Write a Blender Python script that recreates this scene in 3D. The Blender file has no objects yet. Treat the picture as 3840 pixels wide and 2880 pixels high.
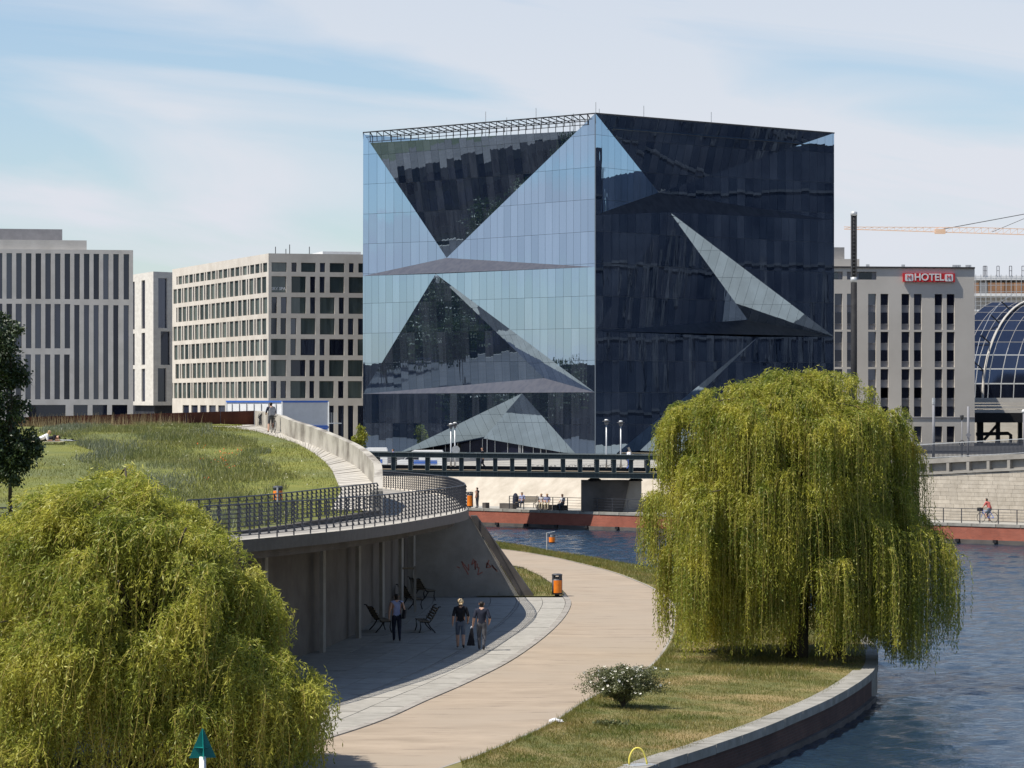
import bpy, bmesh, math, random
import numpy as np
from mathutils import Vector, Matrix

random.seed(7)
rng = np.random.default_rng(7)
R = math.radians
SC = bpy.context.scene
COL = SC.collection

# ------------------------------------------------------------------ camera
F = 12080.0          # focal length in photo pixels (3840 wide)
HY = 1500.0          # photo row of the horizon
CZ = 8.75            # eye height above the near promenade
cam = bpy.data.cameras.new('camera')
cam.sensor_width = 36.0
cam.lens = 36.0 * F / 3840.0
cam.shift_y = (HY - 1440.0) / 3840.0
cam.clip_start = 1.0
cam.clip_end = 12000.0
camo = bpy.data.objects.new('camera', cam)
camo.location = (0, 0, CZ)
camo.rotation_euler = (R(90), 0, 0)
COL.objects.link(camo)
SC.camera = camo

# ------------------------------------------------------------------ light
SUN_EL = R(59)
SUN_DIR = Vector((-0.9135, -0.4067, 0)) * math.cos(SUN_EL) + Vector((0, 0, math.sin(SUN_EL)))   # towards the sun
sun = bpy.data.lights.new('sun', 'SUN')
sun.energy = 5.0
sun.angle = R(0.5)
sun.color = (1.0, 0.945, 0.86)
suno = bpy.data.objects.new('sun', sun)
suno.rotation_euler = (-SUN_DIR).to_track_quat('-Z', 'Y').to_euler()
suno.location = (-60, -30, 120)
COL.objects.link(suno)

world = bpy.data.worlds.new('World')
SC.world = world
world.use_nodes = True
wn, wl = world.node_tree.nodes, world.node_tree.links
wn.clear()
wout = wn.new('ShaderNodeOutputWorld')
wbg = wn.new('ShaderNodeBackground')
wbg.inputs['Strength'].default_value = 0.10
sky = wn.new('ShaderNodeTexSky')
sky.sky_type = 'NISHITA'
sky.sun_disc = False
sky.sun_elevation = SUN_EL
sky.sun_rotation = math.atan2(SUN_DIR.x, SUN_DIR.y) % (2 * math.pi)
sky.altitude = 50
sky.air_density = 1.0
sky.dust_density = 0.35
sky.ozone_density = 5.0
# thin cirrus veil, thickening into haze towards the horizon all round
tc = wn.new('ShaderNodeTexCoord')
mp = wn.new('ShaderNodeMapping')
mr0 = wn.new('ShaderNodeMapping')
mr0.inputs['Rotation'].default_value = (0, R(-9), 0)
mp.inputs['Scale'].default_value = (4.5, 4.5, 27.0)
nz = wn.new('ShaderNodeTexNoise')
nz.inputs['Scale'].default_value = 1.0
nz.inputs['Detail'].default_value = 6.0
nz.inputs['Roughness'].default_value = 0.5
nz.inputs['Distortion'].default_value = 0.7
rp = wn.new('ShaderNodeValToRGB')
rp.color_ramp.elements[0].position = 0.41
rp.color_ramp.elements[0].color = (0, 0, 0, 1)
rp.color_ramp.elements[1].position = 0.60
rp.color_ramp.elements[1].color = (1, 1, 1, 1)
sx = wn.new('ShaderNodeSeparateXYZ')
hz = wn.new('ShaderNodeValToRGB')           # share of haze by height above the horizon
hz.color_ramp.interpolation = 'EASE'
hz.color_ramp.elements[0].position = 0.0
hz.color_ramp.elements[0].color = (0.86, 0.86, 0.86, 1)
hz.color_ramp.elements[1].position = 1.0
hz.color_ramp.elements[1].color = (0.04, 0.04, 0.04, 1)
for pos, v_ in ((0.14, 0.54), (0.35, 0.14)):
    e = hz.color_ramp.elements.new(pos); e.color = (v_, v_, v_, 1)
cl = wn.new('ShaderNodeMath'); cl.operation = 'MULTIPLY_ADD'; cl.inputs[1].default_value = 1.2; cl.inputs[2].default_value = 0.24
fa = wn.new('ShaderNodeMath'); fa.operation = 'MULTIPLY'; fa.use_clamp = True
mx = wn.new('ShaderNodeMixRGB')
mx.inputs['Color2'].default_value = (5.7, 5.95, 6.5, 1)
wl.new(tc.outputs['Generated'], mr0.inputs['Vector'])
wl.new(mr0.outputs['Vector'], mp.inputs['Vector'])
wl.new(tc.outputs['Generated'], sx.inputs['Vector'])
wl.new(sx.outputs['Z'], hz.inputs['Fac'])
wl.new(mp.outputs['Vector'], nz.inputs['Vector'])
wl.new(nz.outputs['Fac'], rp.inputs['Fac'])
wl.new(rp.outputs['Color'], cl.inputs[0])
wl.new(cl.outputs[0], fa.inputs[0])
wl.new(hz.outputs['Color'], fa.inputs[1])
wl.new(fa.outputs[0], mx.inputs['Fac'])
wl.new(sky.outputs['Color'], mx.inputs['Color1'])
wl.new(mx.outputs['Color'], wbg.inputs['Color'])
wl.new(wbg.outputs['Background'], wout.inputs['Surface'])

vs = SC.view_settings
vs.view_transform = 'Standard'
vs.look = 'None'
vs.exposure = 0.36
vs.gamma = 1.0
vs.use_curve_mapping = False
SC.cycles.use_denoising = True
SC.cycles.max_bounces = 8
SC.cycles.glossy_bounces = 5
SC.cycles.transparent_max_bounces = 6
SC.cycles.caustics_reflective = False
SC.cycles.caustics_refractive = False

# ------------------------------------------------------------------ helpers
def at(px, py, Y):
    """photo pixel at a known depth -> world point"""
    return Vector(((px - 1920) * Y / F, Y, CZ - (py - HY) * Y / F))

def gp(px, py, z=0.0):
    """photo pixel on a level surface of height z -> world point"""
    Y = F * (CZ - z) / (py - HY)
    return Vector(((px - 1920) * Y / F, Y, z))

def smooth(pts, n):
    """Catmull-Rom through the points, n evenly spaced samples"""
    P = np.array([list(p) for p in pts], float)
    Q = np.vstack([2 * P[0] - P[1], P, 2 * P[-1] - P[-2]])
    out = []
    for i in range(1, len(Q) - 2):
        for t in np.linspace(0, 1, 24, endpoint=False):
            a, b, c, d = Q[i - 1], Q[i], Q[i + 1], Q[i + 2]
            out.append(0.5 * (2 * b + (c - a) * t + (2 * a - 5 * b + 4 * c - d) * t * t + (3 * b - a - 3 * c + d) * t ** 3))
    out.append(P[-1])
    return resample(np.array(out), n)

def resample(P, n):
    P = np.array(P, float)
    s = np.r_[0, np.cumsum(np.linalg.norm(np.diff(P, axis=0), axis=1))]
    q = np.linspace(0, s[-1], n)
    return np.stack([np.interp(q, s, P[:, k]) for k in range(P.shape[1])], 1)

def arclen(P):
    return float(np.linalg.norm(np.diff(np.array(P), axis=0), axis=1).sum())

def offset2(P, d):
    """shift a plan curve sideways (to its right when d > 0)"""
    P = np.array(P, float)
    T = np.gradient(P[:, :2], axis=0)
    T /= np.linalg.norm(T, axis=1)[:, None] + 1e-9
    Q = P.copy()
    Q[:, 0] += T[:, 1] * d
    Q[:, 1] -= T[:, 0] * d
    return Q

def raw(name, verts, faces, m, parent=None, smooth_=False):
    me = bpy.data.meshes.new(name)
    me.from_pydata([tuple(v) for v in verts], [], [tuple(f) for f in faces])
    me.update()
    return place(name, me, m, parent, smooth_)

def place(name, me, m, parent=None, smooth_=False):
    o = bpy.data.objects.new(name, me)
    for mm in (m if isinstance(m, (list, tuple)) else [m]):
        if mm is not None and len(me.materials) < (len(m) if isinstance(m, (list, tuple)) else 1):
            me.materials.append(mm)
    if smooth_:
        me.polygons.foreach_set('use_smooth', [True] * len(me.polygons))
    COL.objects.link(o)
    if parent is not None:
        o.parent = parent
    return o

def inst(name, me, parent, loc=(0, 0, 0), rz=0.0, scale=(1, 1, 1)):
    o = bpy.data.objects.new(name, me)
    COL.objects.link(o)
    o.parent = parent
    o.location = loc
    o.rotation_euler = (0, 0, rz)
    o.scale = scale
    return o

def tag(o, label=None, cat=None, group=None, kind=None):
    if label: o['label'] = label
    if cat: o['category'] = cat
    if group: o['group'] = group
    if kind: o['kind'] = kind
    return o

def thing(name, label, cat, loc=(0, 0, 0), rz=0.0, group=None):
    o = bpy.data.objects.new(name, None)
    COL.objects.link(o)
    o.location = loc
    o.rotation_euler = (0, 0, rz)
    o.empty_display_size = 0.3
    return tag(o, label, cat, group)

def copy_tree(o, parent=None):
    c = o.copy()
    COL.objects.link(c)
    c.parent = parent
    for ch in list(o.children):
        copy_tree(ch, c)
    return c

class MB:
    def __init__(s):
        s.v, s.f, s.m = [], [], []
    def add(s, vs_, fs_, mi=0):
        n = len(s.v)
        s.v += [tuple(v) for v in vs_]
        for f in fs_:
            s.f.append(tuple(n + i for i in f)); s.m.append(mi)
        return s
    def box(s, c, d, rz=0.0, mi=0):
        hx, hy, hz = d[0] / 2, d[1] / 2, d[2] / 2
        ca, sa = math.cos(rz), math.sin(rz)
        vs_ = []
        for z in (-hz, hz):
            for x, y in ((-hx, -hy), (hx, -hy), (hx, hy), (-hx, hy)):
                vs_.append((c[0] + x * ca - y * sa, c[1] + x * sa + y * ca, c[2] + z))
        return s.add(vs_, [(3, 2, 1, 0), (4, 5, 6, 7), (0, 1, 5, 4), (1, 2, 6, 5), (2, 3, 7, 6), (3, 0, 4, 7)], mi)
    def bar(s, a, b, w, h=None, mi=0, up=(0, 0, 1)):
        """rectangular bar from a to b"""
        h = h or w
        a, b = Vector(a), Vector(b)
        t = (b - a)
        if t.length < 1e-6: return s
        t.normalize()
        u = Vector(up)
        if abs(t.dot(u)) > 0.98: u = Vector((0, 1, 0))
        x = t.cross(u).normalized(); y = x.cross(t).normalized()
        vs_ = []
        for p in (a, b):
            for i, j in ((-1, -1), (1, -1), (1, 1), (-1, 1)):
                vs_.append(p + x * (i * w / 2) + y * (j * h / 2))
        return s.add(vs_, [(3, 2, 1, 0), (4, 5, 6, 7), (0, 1, 5, 4), (1, 2, 6, 5), (2, 3, 7, 6), (3, 0, 4, 7)], mi)
    def tube(s, pts, r, n=6, mi=0, cap=True):
        pts = [Vector(p) for p in pts]
        rr = r if isinstance(r, (list, tuple, np.ndarray)) else [r] * len(pts)
        base = len(s.v)
        prev = None
        for i, p in enumerate(pts):
            t = (pts[min(i + 1, len(pts) - 1)] - pts[max(i - 1, 0)])
            t = t.normalized() if t.length > 1e-9 else Vector((0, 0, 1))
            if prev is None:
                u = Vector((1, 0, 0)) if abs(t.x) < 0.9 else Vector((0, 1, 0))
            else:
                u = prev
            x = (u - t * u.dot(t)).normalized(); y = t.cross(x); prev = x
            for k in range(n):
                a = 2 * math.pi * k / n
                s.v.append(tuple(p + x * (math.cos(a) * rr[i]) + y * (math.sin(a) * rr[i])))
        for i in range(len(pts) - 1):
            for k in range(n):
                a = base + i * n + k; b = base + i * n + (k + 1) % n
                s.f.append((a, b, b + n, a + n)); s.m.append(mi)
        if cap:
            s.f.append(tuple(base + k for k in reversed(range(n)))); s.m.append(mi)
            e = base + (len(pts) - 1) * n
            s.f.append(tuple(e + k for k in range(n))); s.m.append(mi)
        return s
    def lathe(s, prof, c=(0, 0, 0), n=12, mi=0):
        base = len(s.v)
        for r, z in prof:
            for k in range(n):
                a = 2 * math.pi * k / n
                s.v.append((c[0] + r * math.cos(a), c[1] + r * math.sin(a), c[2] + z))
        for i in range(len(prof) - 1):
            for k in range(n):
                a = base + i * n + k; b = base + i * n + (k + 1) % n
                s.f.append((a, b, b + n, a + n)); s.m.append(mi)
        s.f.append(tuple(base + k for k in reversed(range(n)))); s.m.append(mi)
        e = base + (len(prof) - 1) * n
        s.f.append(tuple(e + k for k in range(n))); s.m.append(mi)
        return s
    def prism(s, poly, t, axis, mi=0):
        """flat polygon (list of 3-D points) pushed by the vector axis*t"""
        n = len(poly); ax = Vector(axis) * t
        vs_ = [Vector(p) for p in poly] + [Vector(p) + ax for p in poly]
        fs_ = [tuple(reversed(range(n))), tuple(range(n, 2 * n))] + [(i, (i + 1) % n, n + (i + 1) % n, n + i) for i in range(n)]
        return s.add(vs_, fs_, mi)
    def mesh(s, name):
        me = bpy.data.meshes.new(name)
        me.from_pydata(s.v, [], s.f)
        if any(s.m): me.polygons.foreach_set('material_index', s.m)
        me.update()
        return me
    def build(s, name, m, parent=None, smooth_=False):
        return place(name, s.mesh(name), m, parent, smooth_)

def strip(A, B):
    """quads between two equally long rows of points"""
    n = len(A)
    return [tuple(p) for p in A] + [tuple(p) for p in B], [(i, i + 1, n + i + 1, n + i) for i in range(n - 1)]

# ------------------------------------------------------------------ materials
def mat(name, c1, c2=None, rough=0.8, scale=3.0, detail=5.0, bump=0.0, bscale=None, spec=0.3, metal=0.0, stretch=(1, 1, 1),
        obj_var=0.0, lo=0.35, hi=0.65, third=None, tscale=0.2, coords='Object', streak=None):
    m = bpy.data.materials.new(name)
    m.use_nodes = True
    n, l = m.node_tree.nodes, m.node_tree.links
    b = n['Principled BSDF']
    b.inputs['Roughness'].default_value = rough
    b.inputs['Specular IOR Level'].default_value = spec
    b.inputs['Metallic'].default_value = metal
    c2 = c2 or c1
    co = n.new('ShaderNodeTexCoord')
    if coords == 'Position':
        g = n.new('ShaderNodeNewGeometry'); src = g.outputs['Position']
    else:
        src = co.outputs[coords]
    mpn = n.new('ShaderNodeMapping')
    mpn.inputs['Scale'].default_value = stretch
    l.new(src, mpn.inputs['Vector'])
    t = n.new('ShaderNodeTexNoise')
    t.inputs['Scale'].default_value = scale
    t.inputs['Detail'].default_value = detail
    t.inputs['Roughness'].default_value = 0.62
    l.new(mpn.outputs['Vector'], t.inputs['Vector'])
    r = n.new('ShaderNodeValToRGB')
    r.color_ramp.elements[0].position = lo
    r.color_ramp.elements[1].position = hi
    r.color_ramp.elements[0].color = (*c1, 1)
    r.color_ramp.elements[1].color = (*c2, 1)
    l.new(t.outputs['Fac'], r.inputs['Fac'])
    col = r.outputs['Color']
    if third:
        t2 = n.new('ShaderNodeTexNoise'); t2.inputs['Scale'].default_value = tscale; t2.inputs['Detail'].default_value = 4
        l.new(src, t2.inputs['Vector'])
        r2 = n.new('ShaderNodeValToRGB'); r2.color_ramp.elements[0].position = 0.45; r2.color_ramp.elements[1].position = 0.62
        l.new(t2.outputs['Fac'], r2.inputs['Fac'])
        mm = n.new('ShaderNodeMixRGB'); l.new(r2.outputs['Color'], mm.inputs['Fac']); l.new(col, mm.inputs['Color1'])
        mm.inputs['Color2'].default_value = (*third, 1); col = mm.outputs['Color']
    if streak:
        ms_ = n.new('ShaderNodeMapping'); ms_.inputs['Scale'].default_value = streak[0]; l.new(src, ms_.inputs['Vector'])
        ts = n.new('ShaderNodeTexNoise'); ts.inputs['Scale'].default_value = 1.0; ts.inputs['Detail'].default_value = 6; ts.inputs['Roughness'].default_value = 0.7
        l.new(ms_.outputs['Vector'], ts.inputs['Vector'])
        rs = n.new('ShaderNodeValToRGB'); rs.color_ramp.elements[0].position = streak[2]; rs.color_ramp.elements[1].position = streak[2] + .09
        l.new(ts.outputs['Fac'], rs.inputs['Fac'])
        mt = n.new('ShaderNodeMixRGB'); l.new(rs.outputs['Color'], mt.inputs['Fac']); l.new(col, mt.inputs['Color1']); mt.inputs['Color2'].default_value = (*streak[1], 1); col = mt.outputs['Color']
    if obj_var:
        oi = n.new('ShaderNodeObjectInfo')
        mr = n.new('ShaderNodeMapRange'); mr.inputs['To Min'].default_value = 1 - obj_var; mr.inputs['To Max'].default_value = 1 + obj_var
        l.new(oi.outputs['Random'], mr.inputs['Value'])
        mu = n.new('ShaderNodeMixRGB'); mu.blend_type = 'MULTIPLY'; mu.inputs['Fac'].default_value = 1
        l.new(col, mu.inputs['Color1']); l.new(mr.outputs['Result'], mu.inputs['Color2']); col = mu.outputs['Color']
    l.new(col, b.inputs['Base Color'])
    if bump:
        t3 = n.new('ShaderNodeTexNoise'); t3.inputs['Scale'].default_value = bscale or scale * 6; t3.inputs['Detail'].default_value = 4
        l.new(mpn.outputs['Vector'], t3.inputs['Vector'])
        bp = n.new('ShaderNodeBump'); bp.inputs['Strength'].default_value = bump; bp.inputs['Distance'].default_value = 0.05
        l.new(t3.outputs['Fac'], bp.inputs['Height']); l.new(bp.outputs['Normal'], b.inputs['Normal'])
    return m

def leaf_mat(name, c1, c2, trans=0.35, obj_scale=0.6, rough=0.5, third=None):
    """leaf: diffuse + some light through the blade, clumps of two or three tones"""
    m = bpy.data.materials.new(name)
    m.use_nodes = True
    n, l = m.node_tree.nodes, m.node_tree.links
    b = n['Principled BSDF']; out = n['Material Output']
    b.inputs['Roughness'].default_value = rough
    b.inputs['Specular IOR Level'].default_value = 0.5
    g = n.new('ShaderNodeNewGeometry')
    t = n.new('ShaderNodeTexNoise'); t.inputs['Scale'].default_value = obj_scale; t.inputs['Detail'].default_value = 5; t.inputs['Roughness'].default_value = 0.7
    l.new(g.outputs['Position'], t.inputs['Vector'])
    r = n.new('ShaderNodeValToRGB')
    r.color_ramp.elements[0].position = 0.38; r.color_ramp.elements[0].color = (*c1, 1)
    r.color_ramp.elements[1].position = 0.62; r.color_ramp.elements[1].color = (*c2, 1)
    if third:
        e = r.color_ramp.elements.new(0.74); e.color = (*third, 1)
    l.new(t.outputs['Fac'], r.inputs['Fac'])
    # leaf to leaf variation
    ri = n.new('ShaderNodeMapRange'); ri.inputs['To Min'].default_value = 0.72; ri.inputs['To Max'].default_value = 1.3
    l.new(g.outputs['Random Per Island'], ri.inputs['Value'])
    mu = n.new('ShaderNodeMixRGB'); mu.blend_type = 'MULTIPLY'; mu.inputs['Fac'].default_value = 1
    l.new(r.outputs['Color'], mu.inputs['Color1']); l.new(ri.outputs['Result'], mu.inputs['Color2'])
    l.new(mu.outputs['Color'], b.inputs['Base Color'])
    tr = n.new('ShaderNodeBsdfTranslucent'); l.new(mu.outputs['Color'], tr.inputs['Color'])
    ms = n.new('ShaderNodeMixShader'); ms.inputs['Fac'].default_value = trans
    l.new(b.outputs['BSDF'], ms.inputs[1]); l.new(tr.outputs['BSDF'], ms.inputs[2]); l.new(ms.outputs['Shader'], out.inputs['Surface'])
    return m

def glass_mat(name, tint, refl, inner, inner2, rough=0.012, wave=0.0, wscale=0.5, var=0.25):
    """coated facade glass: mirror share over a dark interior"""
    m = bpy.data.materials.new(name)
    m.use_nodes = True
    n, l = m.node_tree.nodes, m.node_tree.links
    n.remove(n['Principled BSDF']); out = n['Material Output']
    gl = n.new('ShaderNodeBsdfGlossy'); gl.inputs['Color'].default_value = (*tint, 1); gl.inputs['Roughness'].default_value = rough
    df = n.new('ShaderNodeBsdfDiffuse')
    oi = n.new('ShaderNodeObjectInfo'); g = n.new('ShaderNodeNewGeometry')
    ad = n.new('ShaderNodeMath'); ad.operation = 'ADD'
    l.new(oi.outputs['Random'], ad.inputs[0]); l.new(g.outputs['Random Per Island'], ad.inputs[1])
    fr = n.new('ShaderNodeMath'); fr.operation = 'FRACT'; l.new(ad.outputs[0], fr.inputs[0])
    mi = n.new('ShaderNodeMixRGB'); mi.inputs['Color1'].default_value = (*inner, 1); mi.inputs['Color2'].default_value = (*inner2, 1)
    # blinds and things behind the glass: vertical streaks
    mpn = n.new('ShaderNodeMapping'); mpn.inputs['Scale'].default_value = (1.9, 1.9, 0.16)
    l.new(g.outputs['Position'], mpn.inputs['Vector'])
    t = n.new('ShaderNodeTexNoise'); t.inputs['Scale'].default_value = 1.0; t.inputs['Detail'].default_value = 3
    l.new(mpn.outputs['Vector'], t.inputs['Vector'])
    mm = n.new('ShaderNodeMath'); mm.operation = 'MULTIPLY'; l.new(t.outputs['Fac'], mm.inputs[0]); l.new(fr.outputs[0], mm.inputs[1])
    l.new(mm.outputs[0], mi.inputs['Fac']); l.new(mi.outputs['Color'], df.inputs['Color'])
    ms = n.new('ShaderNodeMixShader'); ms.inputs['Fac'].default_value = refl
    fw = n.new('ShaderNodeMapRange'); fw.inputs['To Min'].default_value = refl * (1 - var * 0.5); fw.inputs['To Max'].default_value = min(1, refl * (1 + var * 0.5))
    l.new(fr.outputs[0], fw.inputs['Value']); l.new(fw.outputs['Result'], ms.inputs['Fac'])
    l.new(df.outputs['BSDF'], ms.inputs[1]); l.new(gl.outputs['BSDF'], ms.inputs[2]); l.new(ms.outputs['Shader'], out.inputs['Surface'])
    if wave:
        w = n.new('ShaderNodeTexNoise'); w.inputs['Scale'].default_value = wscale; w.inputs['Detail'].default_value = 1.5
        mp2 = n.new('ShaderNodeMapping'); mp2.inputs['Scale'].default_value = (1.6, 1.6, 0.28)
        l.new(g.outputs['Position'], mp2.inputs['Vector']); l.new(mp2.outputs['Vector'], w.inputs['Vector'])
        bp = n.new('ShaderNodeBump'); bp.inputs['Strength'].default_value = wave; bp.inputs['Distance'].default_value = 0.02
        l.new(w.outputs['Fac'], bp.inputs['Height']); l.new(bp.outputs['Normal'], gl.inputs['Normal'])
    return m

M = {}
M['concrete'] = mat('concrete', (0.24, 0.222, 0.195), (0.33, 0.31, 0.275), 0.9, 0.8, bump=0.15, bscale=20)
M['concrete_dark'] = mat('concrete_dark', (0.07, 0.062, 0.056), (0.12, 0.108, 0.098), 0.9, 0.7, bump=0.15, bscale=20)  # darker copy of concrete; on shaded faces it carries the shade
M['parapet'] = mat('parapet', (0.15, 0.13, 0.105), (0.42, 0.39, 0.33), 0.9, 1.3, 7, bump=0.15, bscale=14, stretch=(1, .16, 0.3), lo=0.34, hi=0.56)
M['ramp_slab'] = mat('ramp_slab', (0.36, 0.335, 0.29), (0.46, 0.43, 0.375), 0.9, 3, obj_var=0.13)
M['slab'] = mat('slab', (0.285, 0.27, 0.235), (0.365, 0.345, 0.305), 0.88, 2.2, 7, obj_var=0.07, bump=0.08, bscale=30, coords='Position', streak=((0.6, 1.1, 1), (0.17, 0.155, 0.135), 0.62))
M['kerb'] = mat('kerb', (0.25, 0.23, 0.20), (0.34, 0.315, 0.28), 0.9, 2.0, obj_var=0.06)
M['drain'] = mat('drain', (0.07, 0.066, 0.06), (0.11, 0.105, 0.1), 0.6, 6)
M['path'] = mat('path', (0.285, 0.228, 0.168), (0.375, 0.302, 0.226), 0.95, 0.9, 9, bump=0.2, bscale=26, coords='Position', stretch=(0.5, 1, 1), third=(0.325, 0.268, 0.205), tscale=0.12, streak=((0.35, 2.2, 1), (0.19, 0.15, 0.115), 0.57))
M['soil'] = mat('soil', (0.10, 0.115, 0.035), (0.19, 0.165, 0.06), 0.95, 1.1, 8, bump=0.3, coords='Position', third=(0.27, 0.20, 0.09), tscale=0.33)
M['hill'] = mat('hill', (0.12, 0.14, 0.024), (0.20, 0.195, 0.04), 0.95, 0.8, 8, bump=0.3, coords='Position', third=(0.12, 0.135, 0.045), tscale=0.12)
M['plaza'] = mat('plaza', (0.30, 0.285, 0.25), (0.37, 0.355, 0.315), 0.9, 0.35, 6, coords='Position')
M['far_ground'] = mat('far_ground', (0.045, 0.055, 0.025), (0.08, 0.085, 0.045), 0.95, 0.05, 6, coords='Position')
M['rail'] = mat('rail', (0.035, 0.038, 0.048), (0.065, 0.068, 0.08), 0.45, 4, spec=0.5, metal=0.3)
M['bridge_steel'] = mat('bridge_steel', (0.028, 0.042, 0.044), (0.045, 0.062, 0.062), 0.5, 2, spec=0.45)
M['bridge_light'] = mat('bridge_light', (0.10, 0.125, 0.12), (0.14, 0.16, 0.155), 0.5, 2, spec=0.45)
M['black'] = mat('black', (0.012, 0.012, 0.014), (0.02, 0.02, 0.022), 0.6, 3)
M['orange'] = mat('orange', (0.80, 0.19, 0.012), (0.90, 0.25, 0.02), 0.4, 5, spec=0.4)
M['bin_grey'] = mat('bin_grey', (0.045, 0.047, 0.055), (0.075, 0.078, 0.088), 0.5, 5)
M['white'] = mat('white', (0.72, 0.72, 0.70), (0.80, 0.80, 0.78), 0.5, 2)
M['galv'] = mat('galv', (0.42, 0.43, 0.43), (0.55, 0.56, 0.56), 0.4, 6, metal=0.3)
M['corten'] = mat('corten', (0.075, 0.022, 0.014), (0.135, 0.045, 0.025), 0.85, 0.9, 7, obj_var=0.10, stretch=(1, 1, 0.35), third=(0.06, 0.018, 0.015), tscale=0.6)
M['underpass'] = mat('underpass', (0.125, 0.108, 0.092), (0.18, 0.158, 0.136), 0.9, 0.7, bump=0.12, bscale=20)  # concrete darkened in colour for the shade under the deck
M['limestone_a'] = mat('limestone_a', (0.54, 0.505, 0.45), (0.64, 0.60, 0.54), 0.9, 0.5, 6, bump=0.05)
M['limestone_b'] = mat('limestone_b', (0.52, 0.475, 0.41), (0.62, 0.575, 0.505), 0.9, 0.35, 6, bump=0.05)
M['limestone_c'] = mat('limestone_c', (0.53, 0.50, 0.45), (0.63, 0.60, 0.54), 0.9, 0.7, 6, stretch=(1, 1, 3))
M['render_grey'] = mat('render_grey', (0.54, 0.50, 0.44), (0.61, 0.57, 0.505), 0.95, 0.12, 6)
M['spandrel'] = mat('spandrel', (0.20, 0.20, 0.215), (0.25, 0.25, 0.265), 0.6, 1, obj_var=0.08)
M['roof_grey'] = mat('roof_grey', (0.24, 0.235, 0.23), (0.30, 0.295, 0.29), 0.8, 0.6)
M['dark_glass'] = glass_mat('dark_glass', (0.75, 0.82, 0.95), 0.075, (0.007, 0.008, 0.018), (0.06, 0.068, 0.10), 0.03, 0.1, 0.5, 0.9)
M['curtain_glass'] = glass_mat('curtain_glass', (0.8, 0.9, 0.95), 0.06, (0.026, 0.038, 0.038), (0.19, 0.22, 0.185), 0.03, 0.1, 0.5, 0.9)
M['window_frame'] = mat('window_frame', (0.05, 0.045, 0.04), (0.07, 0.065, 0.06), 0.5, 2)
M['cube_glass'] = glass_mat('cube_glass', (0.58, 0.76, 0.97), 0.57, (0.008, 0.015, 0.032), (0.11, 0.13, 0.17), 0.006, 0.15, 0.8, 0.07)
M['cube_joint'] = mat('cube_joint', (0.12, 0.145, 0.17), (0.15, 0.175, 0.20), 0.5, 1)
M['steel_dark'] = mat('steel_dark', (0.04, 0.04, 0.042), (0.06, 0.06, 0.062), 0.5, 2)
M['brick_cap'] = mat('brick_cap', (0.20, 0.19, 0.165), (0.31, 0.295, 0.26), 0.9, 1.5, 7, bump=0.15, obj_var=0.07)
M['ashlar'] = mat('ashlar', (0.38, 0.335, 0.27), (0.47, 0.42, 0.345), 0.92, 2.5, 5, obj_var=0.09, coords='Position')
M['batter'] = mat('batter', (0.37, 0.325, 0.26), (0.48, 0.43, 0.355), 0.92, 0.9, 8, bump=0.3, bscale=9, coords='Position', stretch=(1, 1, 0.6))
M['skin'] = mat('skin', (0.50, 0.29, 0.20), (0.56, 0.34, 0.24), 0.55, 8)
M['hair_dark'] = mat('hair_dark', (0.018, 0.014, 0.012), (0.03, 0.024, 0.02), 0.6, 20)
M['hair_fair'] = mat('hair_fair', (0.34, 0.24, 0.12), (0.42, 0.30, 0.16), 0.6, 20)
M['cap_beige'] = mat('cap_beige', (0.62, 0.47, 0.27), (0.70, 0.54, 0.33), 0.85, 12)
M['cloth_black'] = mat('cloth_black', (0.012, 0.012, 0.016), (0.02, 0.02, 0.025), 0.9, 8)
M['cloth_navy'] = mat('cloth_navy', (0.016, 0.02, 0.035), (0.026, 0.03, 0.05), 0.9, 8)
M['cloth_grey'] = mat('cloth_grey', (0.07, 0.07, 0.078), (0.12, 0.12, 0.13), 0.9, 8)
M['cloth_denim'] = mat('cloth_denim', (0.10, 0.125, 0.17), (0.15, 0.18, 0.23), 0.9, 8)
M['cloth_blue'] = mat('cloth_blue', (0.30, 0.34, 0.55), (0.38, 0.42, 0.62), 0.9, 8)
M['cloth_white'] = mat('cloth_white', (0.66, 0.66, 0.68), (0.76, 0.76, 0.77), 0.9, 8)
M['cloth_red'] = mat('cloth_red', (0.42, 0.09, 0.08), (0.50, 0.13, 0.11), 0.9, 8)
M['cloth_beige'] = mat('cloth_beige', (0.48, 0.42, 0.30), (0.55, 0.48, 0.36), 0.9, 8)
M['cloth_royal'] = mat('cloth_royal', (0.03, 0.07, 0.28), (0.05, 0.10, 0.36), 0.9, 8)
M['pack_grey'] = mat('pack_grey', (0.20, 0.205, 0.23), (0.28, 0.285, 0.31), 0.8, 8)
M['shoe'] = mat('shoe', (0.03, 0.03, 0.035), (0.05, 0.05, 0.055), 0.6, 8)
M['tyre'] = mat('tyre', (0.012, 0.012, 0.012), (0.02, 0.02, 0.02), 0.8, 10)
M['bike_blue'] = mat('bike_blue', (0.03, 0.10, 0.42), (0.04, 0.13, 0.5), 0.4, 5, spec=0.5)
M['bike_dark'] = mat('bike_dark', (0.02, 0.02, 0.022), (0.03, 0.03, 0.034), 0.4, 5, spec=0.5)
M['wood'] = mat('wood', (0.17, 0.14, 0.10), (0.26, 0.22, 0.165), 0.8, 4, stretch=(1, 6, 6), obj_var=0.1)
M['teal'] = mat('teal', (0.0, 0.155, 0.135), (0.004, 0.19, 0.165), 0.45, 4, spec=0.4)
M['yellow'] = mat('yellow', (0.70, 0.60, 0.10), (0.80, 0.68, 0.16), 0.5, 4)
M['red_sign'] = mat('red_sign', (0.55, 0.025, 0.03), (0.60, 0.035, 0.04), 0.45, 2)
M['blue_trim'] = mat('blue_trim', (0.04, 0.12, 0.42), (0.05, 0.14, 0.47), 0.5, 2)
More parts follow.
